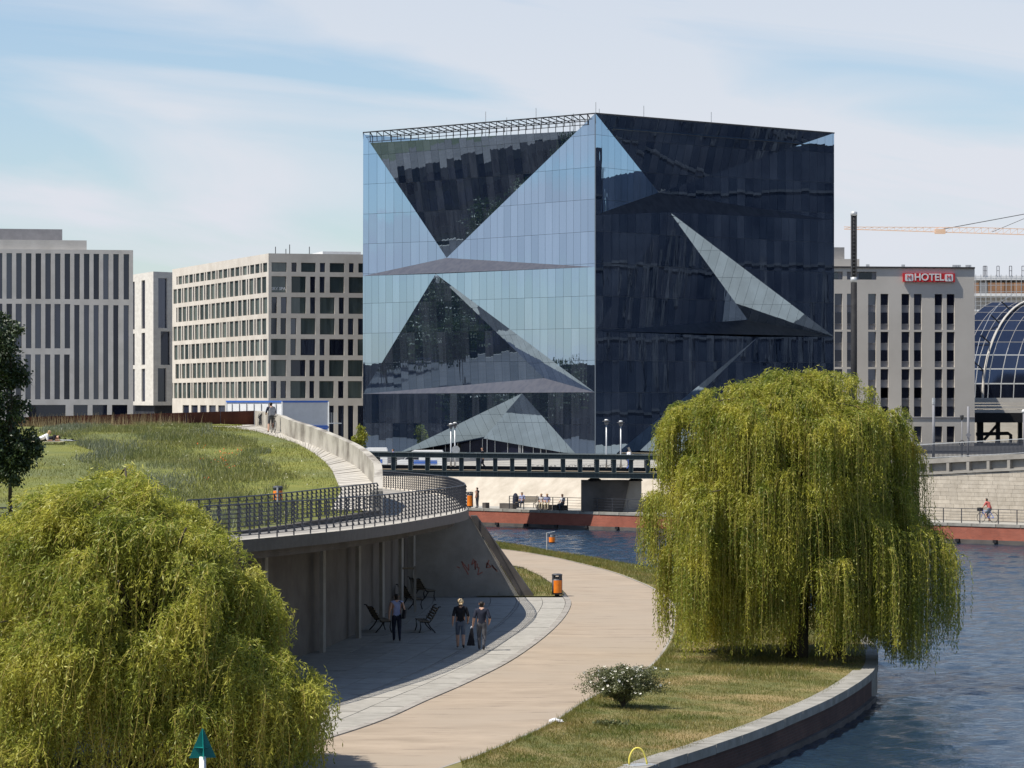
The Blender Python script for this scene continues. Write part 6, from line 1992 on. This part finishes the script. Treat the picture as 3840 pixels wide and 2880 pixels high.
# bicycles parked on the plaza behind the bridge
proto = None
for k in range(16):
    x = at(1985 + k * 24, 1760, 285).x
    lab = 'parked bicycle in the row seen through the bridge uprights'
    if proto is None:
        proto = bicycle('parked_bicycle', lab, (x, 285, PLAZA_Z), R(20), M['bike_dark'], 'bicycles parked behind the bridge')
    else:
        c = copy_tree(proto); c.location = (x, 285 + random.uniform(-1, 1), PLAZA_Z); c.rotation_euler = (0, 0, R(random.uniform(0, 50)))

# ================================================================== VEGETATION
def quads_mesh(name, V, mats_, mi=None):
    """V: (n,4,3) array of quads"""
    n = len(V)
    me = bpy.data.meshes.new(name)
    me.vertices.add(n * 4); me.loops.add(n * 4); me.polygons.add(n)
    me.vertices.foreach_set('co', V.reshape(-1).astype(np.float32))
    me.loops.foreach_set('vertex_index', np.arange(n * 4, dtype=np.int32))
    me.polygons.foreach_set('loop_start', np.arange(0, n * 4, 4, dtype=np.int32))
    me.polygons.foreach_set('loop_total', np.full(n, 4, np.int32))
    for m_ in mats_: me.materials.append(m_)
    if mi is not None: me.polygons.foreach_set('material_index', mi.astype(np.int32))
    me.update(calc_edges=True)
    return me

def leaves_at(P, D, length, width, r):
    """lance-shaped leaves at points P along directions D"""
    n = len(P)
    rv = r.normal(size=(n, 3))
    side = np.cross(D, rv); side /= np.linalg.norm(side, axis=1)[:, None] + 1e-9
    L = (length * r.uniform(.65, 1.25, n))[:, None]; W = (width * r.uniform(.7, 1.2, n))[:, None]
    mid = P + D * L * .45
    return np.stack([P, mid + side * W * .5, P + D * L, mid - side * W * .5], 1)

def willow(name, label, base, trunk_pts, anchors, leaf_m, leaf_len, leaf_w, r, per_clump=16, wind=(0.0, 0.0), spacing=.07, loose=.55, swing=.07):
    """anchors: list of (start xyz, outward xy, top arch length, strand bottom z)"""
    t = thing(name, label, 'tree', base)
    o = np.array(base)
    tk = MB()
    for pts, rr_ in trunk_pts:
        tk.tube([np.array(p) - o for p in pts], rr_, 9)
    tk.build('trunk', M['bark'], t, True)
    LP, LD, TW = [], [], []
    for (a, out, arch, zb, spread) in anchors:
        for k in range(per_clump):
            s = np.array(a) + r.normal(0, spread, 3) * np.array([1, 1, .55])
            ang_ = math.atan2(out[1], out[0]) + r.normal(0, .55)
            ar = arch * r.uniform(.35, 1.25)
            d2 = np.array([math.cos(ang_), math.sin(ang_)])
            zend = zb + abs(r.normal(0, .55)) + (r.random() < .25) * r.uniform(.3, 1.8)
            Lh = max(.4, s[2] - zend)
            n = int((ar * 1.3 + Lh) / spacing)
            if n < 4: continue
            q = np.linspace(0, 1, n)
            hor = ar * (1 - np.exp(-q * (Lh + ar) / (ar * .9 + .05)))
            rise = ar * .35 * np.sin(np.minimum(q * (Lh + ar) / (ar * 1.2 + .05), math.pi)) * (q * (Lh + ar) < ar * 1.2 * math.pi)
            z = s[2] + rise - Lh * np.maximum(0, q - .04) ** 1.12
            sway = np.sin(q * r.uniform(2, 5) + r.uniform(0, 6)) * swing * q
            x = s[0] + d2[0] * hor + sway + wind[0] * q * r.uniform(.3, 1.2)
            y = s[1] + d2[1] * hor + sway * .6 + wind[1] * q
            P = np.stack([x, y, z], 1)
            T = np.gradient(P, axis=0); T /= np.linalg.norm(T, axis=1)[:, None] + 1e-9
            D = T * .8 + r.normal(0, loose, P.shape) + np.array([wind[0] * .22, wind[1] * .22, -.25])
            D /= np.linalg.norm(D, axis=1)[:, None]
            LP.append(P); LD.append(D)
            if k % 3 == 0: TW.append(P[::6])
    P, D = np.concatenate(LP), np.concatenate(LD)
    V = leaves_at(P, D, leaf_len, leaf_w, r) - o
    me = quads_mesh('crown', V, [leaf_m])
    place('crown', me, None, t)
    # bare yellowish twigs
    S = []
    for p in TW:
        a, b = p[:-1], p[1:]
        w = np.array([.006, .0, 0.0])
        S.append(np.stack([a - w, a + w, b + w, b - w], 1))
    if S:
        place('twig', quads_mesh('twig', np.concatenate(S) - o, [M['twig']]), None, t)
    return t

def limb(a, b, r0, r1, sag=0.0, n=6):
    a, b = np.array(a, float), np.array(b, float)
    q = np.linspace(0, 1, n)
    pts = [a + (b - a) * s + np.array([0, 0, sag * math.sin(s * math.pi)]) for s in q]
    return (pts, [r0 + (r1 - r0) * s for s in q])

# ---- right willow
r1 = np.random.default_rng(21)
WX, WY = 9.75, 110.5
trunks = [limb((WX, WY, -.15), (WX + .1, WY, 3.2), .42, .30), limb((WX + 1.6, WY + 1.2, -.2), (WX + 1.2, WY + 1.0, 3.4), .24, .2)]
tops = []
for k in range(13):
    a = 2 * math.pi * k / 13 + r1.uniform(-.2, .2); rd = r1.uniform(1.6, 4.0)
    tp = (WX + rd * math.cos(a), WY + rd * math.sin(a), r1.uniform(6.2, 8.6))
    trunks.append(limb((WX + .1, WY, 2.4 + r1.uniform(0, 1)), tp, .17, .03, .5)); tops.append(tp)
anchors = []
def plume(r, anchors, trunks, root, tip, droop, lens, n_anchor, spread, floor, arch=(.25, .6), limb_r=.05):
    """one main branch: foliage hangs from its outer part and from its drooping end"""
    root, tip = np.array(root), np.array(tip)
    out = tip[:2] - root[:2]; nrm = np.linalg.norm(out); out = out / (nrm + 1e-6)
    side = np.array([-out[1], out[0]])
    mid = root * .45 + tip * .55; mid[2] = tip[2] + .25 * r.random() + .1
    end = tip + np.array([out[0] * droop, out[1] * droop, -droop * 1.2])
    trunks.append(([root, root * .6 + mid * .4 + np.array([0, 0, .2]), mid, tip], [limb_r * 1.6, limb_r, limb_r * .6, limb_r * .25]))
    for k in range(n_anchor):
        s = r.random()
        if s < .45: p = mid + (tip - mid) * (s / .45)
        else:
            u = (s - .45) / .55; p = tip + (end - tip) * u + np.array([0, 0, .25 * math.sin(u * math.pi)])
        p = p + np.array([side[0], side[1], 0]) * r.normal(0, spread) + np.array([0, 0, r.normal(0, .12)])
        L_ = r.uniform(*lens) * (1.0 if r.random() < .8 else 1.5)
        f_ = floor(p[0]) + r.uniform(-.1, .3)
        zb = p[2] - L_
        if zb < f_ + .9: zb = f_
        zb = max(zb, f_)
        anchors.append((tuple(p), tuple(out + r.normal(0, .25, 2)), r.uniform(*arch), zb, r.uniform(.06, .13)))
def floor_r(x):
    if x < 5.3: return 2.7
    if x > 12.6: return -.6
    return .05
ZP = [-.5, 3.2, 3.8, 5, 6, 7, 7.8, 8.4, 8.9, 9.3, 9.7]
RLp = [4.1, 4.3, 5.0, 5.05, 5.1, 5.2, 5.15, 4.8, 3.5, 2.5, .8]
RRp = [3.7, 3.9, 4.0, 4.0, 3.9, 3.8, 3.6, 3.3, 2.7, 2.0, .7]
def w_radius(a, z):
    c = math.cos(a)
    return (np.interp(z, ZP, RLp) * (.5 - .5 * c) + np.interp(z, ZP, RRp) * (.5 + .5 * c)) * (1 + .07 * math.sin(5 * a + 1.0) + .05 * math.sin(9 * a + z))
for tier, cnt, zr0, lens, na in ((0, 15, (8.7, 9.5), (.7, 2.0), 18), (1, 24, (7.4, 8.6), (1.2, 3.6), 20), (2, 24, (5.4, 7.2), (1.5, 4.5), 20), (3, 24, (3.2, 5.0), (2.0, 5.0), 18)):
    for k in range(cnt):
        a = 2 * math.pi * (k + r1.uniform(-.4, .4)) / cnt
        z = r1.uniform(*zr0)
        front = abs(a - 1.5 * math.pi) < .16
        if tier == 3 and front: continue
        fo = r1.choice([0, 0, 0, .3]) + (1.6 if front and tier == 2 else 0)
        if r1.random() < .08: continue
        rd = max(.2, w_radius(a, z) * r1.uniform(.72, 1.09) - .55)
        if tier == 0: rd *= r1.uniform(.35, 1.0)
        tip = (WX + rd * math.cos(a), WY + rd * .95 * math.sin(a), z)
        root = (WX + .25 * math.cos(a), WY + .25 * math.sin(a), max(2.6, z - r1.uniform(2.2, 3.6)))
        plume(r1, anchors, trunks, root, tip, r1.uniform(.25, .6), lens, na, r1.uniform(.28, .42), lambda x_, fo=fo: floor_r(x_) + fo, limb_r=.055)
for k in range(70):      # inner core
    a = r1.uniform(0, 2 * math.pi); q = math.sqrt(r1.random()) * 2.6
    anchors.append(((WX + q * math.cos(a), WY + q * math.sin(a), r1.uniform(4.5, 9.0 - .2 * q * q)), (math.cos(a), math.sin(a)), .4, r1.uniform(1.5, 4), .3))
# hanging lobe over the water on the right
for k in range(34):
    x = 13.0 + r1.uniform(0, 1.7); y = WY + r1.uniform(-2.2, 1.6)
    z = 4.9 - .55 * (x - 13.2) ** 2 + r1.uniform(-.5, .3)
    anchors.append(((x, y, z), (1, -.2), .4, r1.uniform(-.75, .6) + .5 * (x > 14.2), .16))
# a few sprays standing off the top
for k in range(60):
    x = WX + r1.uniform(-4.2, 2.8); y = WY + r1.uniform(-1.5, 1.5)
    anchors.append(((x, y, 9.6 - .065 * (x - WX - .4) ** 2 + r1.uniform(-.25, .15)), (r1.normal() - .3, r1.normal() * .3), r1.uniform(.4, 1.0), 7.9 - .1 * abs(x - WX), .09))
willow('willow_tree', 'tall weeping willow on the grassy point beside the river', (WX, WY, -.1), trunks, anchors, M['willow_leaf'], .13, .032, r1, 12, (0, 0), .072)

# ---- left willow, in front of the deck
r2 = np.random.default_rng(33)
VX, VY = -9.1, 75.5
trunks = [limb((VX + .4, VY, -.15), (VX + .3, VY, 2.4), .36, .26), limb((VX + 2.1, VY - .6, -.1), (VX + 1.6, VY - .4, 2.6), .16, .12)]
for k in range(12):
    a = 2 * math.pi * k / 12 + r2.uniform(-.2, .2); rd = r2.uniform(1.2, 3.6)
    trunks.append(limb((VX + .3, VY, 1.8 + r2.uniform(0, .7)), (VX + rd * math.cos(a), VY + rd * math.sin(a), r2.uniform(3.4, 5.9)), .14, .025, .45))
anchors = []
XP = [-4.8, -3.6, -2.9, -2.3, -1.7, -.6, .8, 2.2, 2.7, 3.4, 3.9, 4.4, 4.6]
TP = [3.3, 4.4, 5.0, 5.6, 6.3, 6.75, 6.45, 5.7, 4.9, 4.2, 3.6, 2.7, 1.8]
for tier, cnt, u0, dz, lens, na in ((0, 22, (.0, .6), 0.0, (.5, 1.5), 17), (1, 30, (.5, .95), .2, (.7, 2.0), 17), (2, 34, (.65, 1.0), 1.5, (.8, 2.4), 17), (3, 30, (.7, 1.0), 2.9, (1.2, 4), 16)):
    for k in range(cnt):
        a = 2 * math.pi * (k + r2.uniform(-.45, .45)) / cnt
        u = r2.uniform(*u0)
        x, y = VX + 4.25 * u * math.cos(a), VY + 4.1 * u * math.sin(a)
        zt0 = np.interp(x - VX, XP, TP) * (1 - .40 * (abs(y - VY) / 4.3) ** 2.4)
        z = max(1.5, zt0 - dz * r2.uniform(.6, 1.2) + r2.uniform(-.45, .3))
        root = (VX + .3 + .2 * math.cos(a), VY + .2 * math.sin(a), max(1.6, z - r2.uniform(1.4, 2.6)))
        plume(r2, anchors, trunks, root, (x, y, z), r2.uniform(.15, .5), lens, na, r2.uniform(.26, .4), lambda x_: -.1, arch=(.2, .6), limb_r=.04)
for k in range(90):
    a = r2.uniform(0, 2 * math.pi); q = math.sqrt(r2.random()) * 2.8
    anchors.append(((VX + q * math.cos(a), VY + q * math.sin(a), r2.uniform(2.5, 5.6 - .2 * q)), (math.cos(a), math.sin(a)), .4, r2.uniform(.5, 2), .3))
for k in range(12):      # low lobe at the right
    x = VX + 4.3 + r2.uniform(-.1, .55); y = VY - 1.2 + r2.uniform(-.7, .7)
    anchors.append(((x, y, 2.25 - .9 * (x - VX - 4.4) ** 2 + r2.uniform(-.3, .1)), (1, -.2), .3, r2.uniform(-.2, .4), .13))
for k in range(80):      # wind-blown tips
    x = VX + r2.uniform(-2.4, 2.8); y = VY + r2.uniform(-2.2, 1.2)
    zt0 = np.interp(x - VX, XP, TP) * (1 - .40 * (abs(y - VY) / 4.3) ** 2.4)
    anchors.append(((x, y, zt0 + r2.uniform(-.1, .15)), (-1 + r2.normal(0, .5), r2.normal(0, .4)), r2.uniform(.5, 1.2), zt0 - r2.uniform(.0, .8), .06))
willow('willow_tree', 'bushy wind-blown willow in front of the viewing deck', (VX, VY, -.1), trunks, anchors, M['willow_leaf_near'], .14, .031, r2, 9, (-.25, 0), .07, .78, .18)

# ---- broadleaf trees
def broadleaf(name, label, base, h_trunk, blobs, n_leaf, leaf, m_, r, tr=.12, group=None, orient=.35):
    t = thing(name, label, 'tree', base, 0, group)
    tk = MB(); top = max(b[0][2] for b in blobs)
    tk.tube([(0, 0, -.1), (0, 0, h_trunk), (.05, .05, (h_trunk + top) / 2), (0, 0, top)], [tr, tr * .8, tr * .5, tr * .15], 8)
    for c, rd in blobs[1::2]:
        tk.tube([(0, 0, h_trunk + .3), (c[0] * .6, c[1] * .6, (h_trunk + c[2]) / 2 + .3), c], [tr * .45, tr * .3, tr * .1], 6)
    tk.build('trunk', M['bark'], t, True)
    P, D = [], []
    wts = np.array([b[1] ** 2 for b in blobs]); wts /= wts.sum()
    for (c, rd), w in zip(blobs, wts):
        n = int(n_leaf * w)
        v = r.normal(size=(n, 3)); v /= np.linalg.norm(v, axis=1)[:, None]
        # leaf clumps near the surface of each lobe
        cl = r.normal(size=(max(6, int(18 * rd)), 3)); cl /= np.linalg.norm(cl, axis=1)[:, None]
        pick = cl[r.integers(0, len(cl), n)]
        v2 = pick * r.uniform(.75, 1.02, (n, 1)) + r.normal(0, .16, (n, 3))
        mixm = r.random(n) < .3
        v2[mixm] = v[mixm] * r.uniform(.2, .95, (mixm.sum(), 1))
        P.append(np.array(c) + v2 * rd); D.append(v * .7 + np.array([0, 0, -orient]))
    P, D = np.concatenate(P), np.concatenate(D); D /= np.linalg.norm(D, axis=1)[:, None]
    me = quads_mesh('crown', leaves_at(P, D, leaf, leaf * .62, r), [m_])
    place('crown', me, None, t)
    return t
r3 = np.random.default_rng(5)
Yt = 112.0
tx = (38 - 1920) * Yt / F; tz = pxz(1960, Yt)
def bl_(px, py, rp, dy=0.0):
    p = at(px, py, Yt); return ((p.x - tx, dy, p.z - tz), rp * Yt / F)
blobs = [bl_(0, 1260, 75), bl_(20, 1390, 80, .2), bl_(-40, 1480, 100, -.3), bl_(35, 1560, 75), bl_(85, 1690, 70), bl_(20, 1720, 90, .3), bl_(110, 1690, 45), bl_(-60, 1700, 110, .2), bl_(70, 1440, 40), bl_(55, 1770, 60, -.2), bl_(0, 1330, 70, -.3), bl_(-80, 1350, 110), bl_(-30, 1780, 55)]
broadleaf('linden_tree', 'dark round-crowned young tree on a thin trunk at the left of the hill', (tx, Yt, zl(Yt)), 1.6, blobs, 26000, .13, M['linden_leaf'], r3, .075)
# stand-in park trees, added to be mirrored in the sunlit face of the cube
for k in range(16):
    x, y = -105 - (k % 4) * 22 + r3.uniform(-6, 6), 352 + (k // 4) * 26 + r3.uniform(-8, 8)
    hh_ = r3.uniform(7, 12)
    blobs = [((r3.uniform(-2, 2), r3.uniform(-2, 2), hh_ * r3.uniform(.55, .95)), r3.uniform(2.2, 3.8)) for _ in range(6)]
    broadleaf('park_tree', 'stand-in green park tree mirrored in the sunlit left face of the glass cube', (x, y, PLAZA_Z), 3.0, blobs, 2600, .75, M['street_leaf'], r3, .3, 'park trees left of the cube')
# small bright shrub between hotel and cube
qb = at(1345, 1625, 405)
sh = [((0, 0, 1.1), .8), ((.5, 0, 2.0), .7), ((.2, .3, 2.9), .6), ((-.3, 0, 1.8), .6)]
broadleaf('young_tree', 'small bright green tree squeezed between hotel and glass cube', (qb.x, qb.y, PLAZA_Z), 1.0, sh, 1800, .25, M['willow_leaf'], r3, .1)

# ---- rose bush
r4 = np.random.default_rng(9)
rb_ = gp(2335, 2655, -.06)
ro = thing('rose_bush', 'spreading bush with small white blossoms on the lawn', 'bush', tuple(rb_))
P, D, FP = [], [], []
st_ = MB()
for k in range(120):
    a = r4.uniform(0, 2 * math.pi); ln = r4.uniform(.45, 1.4); hgt_ = r4.uniform(.4, 1.12)
    q = np.linspace(0, 1, 22)
    x = ln * q ** 1.1 * math.cos(a); y = ln * .8 * q ** 1.1 * math.sin(a)
    z = hgt_ * np.sin(np.minimum(q * 2.15, 2.6)) * 1.0 + .03
    z = np.maximum(z, .05)
    pts = np.stack([x, y, z], 1)
    if k % 6 == 0: st_.tube(pts[:14], np.linspace(.028, .006, 14), 5)
    m_ = q > .22
    for rep in range(15):
        P.append(pts[m_] + r4.normal(0, .055, (m_.sum(), 3)))
    for p in pts[m_]:
        if r4.random() < .3: FP.append(p * np.array([1.04, 1.04, 1.0]) + r4.normal(0, .04, 3) + np.array([0, -.03, .06]))
st_.build('stem', M['bark'], ro)
P = np.concatenate(P); P[:, 2] = np.maximum(P[:, 2], .03)
D = r4.normal(size=P.shape); D /= np.linalg.norm(D, axis=1)[:, None]
place('foliage', quads_mesh('foliage', leaves_at(P, D, .05, .032, r4), [M['rose_leaf']]), None, ro)
FP = np.array(FP); r4.shuffle(FP); FP = FP[:290]
fm_ = MB(); 
for k in range(5):
    a = 2 * math.pi * k / 5
    fm_.add([(0, 0, 0), (.026 * math.cos(a - .5), .026 * math.sin(a - .5), .012), (.034 * math.cos(a), .034 * math.sin(a), .016), (.026 * math.cos(a + .5), .026 * math.sin(a + .5), .012)], [(0, 1, 2, 3)])
fme = fm_.mesh('blossom'); fme.materials.append(M['petal'])
for p in FP:
    o = inst('blossom', fme, ro, tuple(p)); o.rotation_euler = (r4.uniform(-.2, 1.3), r4.uniform(-.6, .6), r4.uniform(0, 6)); s_ = r4.uniform(1.0, 1.7); o.scale = (s_, s_, s_)
# low weed
wd = thing('dock_weed', 'small dark green dock weed growing in the lawn', 'weed', tuple(gp(2285, 2722, -.08)))
Pw = r4.normal(0, 1, (240, 3)) * np.array([.22, .12, .02]) + np.array([0, 0, .04]); Dw = r4.normal(size=(240, 3)) * np.array([1, 1, .5]) + np.array([0, 0, .6]); Dw /= np.linalg.norm(Dw, axis=1)[:, None]
place('foliage', quads_mesh('foliage', leaves_at(Pw, Dw, .14, .06, r4), [M['rose_leaf']]), None, wd)

# ---- grass blades
def blades(name, P, h, w, m_, r, lean=.35):
    n = len(P)
    a = r.uniform(0, 2 * math.pi, n)
    s = np.stack([np.cos(a), np.sin(a), np.zeros(n)], 1)
    H = (h if not np.isscalar(h) else np.full(n, h)) * r.uniform(.5, 1.3, n)
    top = P + np.stack([r.normal(0, lean, n) * H, r.normal(0, lean, n) * H, H], 1)
    W = (w * r.uniform(.7, 1.3, n))[:, None]
    V = np.stack([P - s * W * .5, P + s * W * .5, top + s * W * .12, top - s * W * .12], 1)
    o = place(name, quads_mesh(name, V, [m_]), None)
    tag(o, kind='stuff')
    return o
r5 = np.random.default_rng(77)
# riverside lawn: between path edging and bank
def lawn_points(n, y0, y1, bias=None):
    i = np.where((BANK[:, 1] > y0) & (BANK[:, 1] < y1))[0]
    # areas per station
    wd_ = np.linalg.norm(BANK[i] - EDGE_B[i], axis=1)
    pi_ = r5.choice(i, n, p=wd_ / wd_.sum()); fr_ = r5.random(n); t = r5.random(n)
    j = np.minimum(pi_ + 1, len(BANK) - 1)
    A = EDGE_B[pi_] * (1 - fr_)[:, None] + EDGE_B[j] * fr_[:, None]
    B = BANK[pi_] * (1 - fr_)[:, None] + BANK[j] * fr_[:, None]
    t = t * .93 + .01
    P = A * (1 - t)[:, None] + B * t[:, None]
    z = .006 * (1 - t) + (fall[pi_]) * t - .01
    return np.c_[P, z], t
P, t = lawn_points(150000, 66, 125)
ptn = np.sin(P[:, 0] * 1.1 + 2) * np.cos(P[:, 1] * .7) + np.sin(P[:, 0] * .37 + P[:, 1] * .29)
h = .055 + .03 * np.clip(ptn, 0, 1.5) + .10 * ((t < .06) | (P[:, 1] > 103) & (t > .25) & (t < .75)) * r5.random(len(P))
tag(blades('lawn_grass', P, h, .012, M['grass_a'], r5), 'short patchy grass on the riverside lawn', 'grass')
P, t = lawn_points(52000, 125, 200)
tag(blades('verge_grass', P, .14, .016, M['grass_a'], r5), 'dry tufty grass on the far river verge', 'grass')
# wedge
n = 9000
xw, yw = r5.uniform(-1.4, 2.45, n), r5.uniform(143.6, 168, n)
lim = np.interp(yw, [143.4, 148.9, 154, 161, 166.7, 180], [2.42, 2.2, 1.8, 1.27, .57, -4.5])
ok = xw < lim - .05
tag(blades('wedge_grass', np.c_[xw, yw, np.full(n, .015)][ok], .16, .018, M['grass_a'], r5), 'tufty grass on the wedge behind the end wall', 'grass')
# hill: short lawn everywhere, tall meadow in the middle
def hill_points(n, x0=-36.0):
    y = r5.uniform(88, 209, n)
    e = np.array([hill_edge(q) for q in y])
    x = x0 + (e - x0) * r5.random(n)
    z = np.interp(y, *_ZY) + .03
    return np.c_[x, y, z], e
P, e = hill_points(110000)
tag(blades('hill_grass', P, .10, .022, M['grass_b'], r5), 'mown grass around the hill meadow', 'grass')
P, e = hill_points(200000)
px_ = 1920 + P[:, 0] * F / P[:, 1]; py_ = HY + (CZ - P[:, 2]) * F / P[:, 1]
# meadow outline as it lies on the hill
left_b = np.interp(py_, [1600, 1640, 1700, 1800, 1900, 1960], [190, 210, 330, 360, 420, 450])
right_b = np.interp(py_, [1600, 1640, 1700, 1760, 1850, 1960], [800, 900, 1000, 1060, 1090, 1050])
edge_n = 45 * np.sin(py_ * .05) + 30 * np.sin(py_ * .13 + 1)
mk = (px_ > left_b + edge_n) & (px_ < right_b + edge_n * .8)
Pm = P[mk]
hm_ = .15 + .13 * (np.sin(Pm[:, 0] * .9) * np.cos(Pm[:, 1] * .35) > .2)
blue = (np.sin(Pm[:, 0] * .55 + 1.0) * np.cos(Pm[:, 1] * .11 + .6) + r5.normal(0, .35, len(Pm))) > .45
tag(blades('meadow_grass', Pm[~blue], hm_[~blue], .03, M['meadow'], r5, .3), 'tall wild meadow grass on the hill', 'grass')
tag(blades('meadow_herbs', Pm[blue], hm_[blue] * 1.05, .035, M['meadow_blue'], r5, .3), 'blue-grey flowering herbs in the hill meadow', 'herbs')
# poppies and daisies
pc_ = Pm[r5.choice(len(Pm), 900, replace=False)] 
kx = 1920 + pc_[:, 0] * F / pc_[:, 1]; ky = HY + (CZ - pc_[:, 2]) * F / pc_[:, 1]
sel = pc_[((abs(kx - 845) < 45) & (abs(ky - 1755) < 40)) | ((abs(kx - 690) < 130) & (abs(ky - 1760) < 70) & (r5.random(900) < .12))]
sel = sel[::2]
if len(sel):
    Pq = np.repeat(sel, 3, 0) + r5.normal(0, .12, (len(sel) * 3, 3)) * np.array([1, 1, .3]) + np.array([0, 0, .42])
    Dq = r5.normal(size=Pq.shape); Dq /= np.linalg.norm(Dq, axis=1)[:, None]
    tag(tag(place('poppy_flowers', quads_mesh('poppy_flowers', leaves_at(Pq, Dq, .065, .06, r5), [M['poppy']]), None), kind='stuff'), 'orange-red poppy flowers dotted in the hill meadow', 'flowers')
P, e = hill_points(1500)
near = P[(r5.random(len(P)) < .5)]
Pq = near + np.array([0, 0, .13]); Dq = r5.normal(size=Pq.shape); Dq /= np.linalg.norm(Dq, axis=1)[:, None]
tag(tag(place('daisy_flowers', quads_mesh('daisy_flowers', leaves_at(Pq, Dq, .07, .06, r5), [M['daisy']]), None), kind='stuff'), 'pale daisy flowers scattered over the hill grass', 'flowers')
# straw-coloured seed stalks along the crest
n = 1400
s = r5.random(n)
Pc = np.array(CA)[None] * (1 - s)[:, None] + np.array(CB)[None] * s[:, None]
Pc[:, :2] += np.array([-.5, -2.2]) + r5.normal(0, 1.0, (n, 2)); Pc = Pc[(s > .28) & (s < .93)]
Pc[:, 2] = np.interp(Pc[:, 1], *_ZY)
tag(blades('seed_stalks', Pc, .75, .02, M['straw'], r5, .12), 'dry reddish seed stalks along the rusty wall', 'stalks')
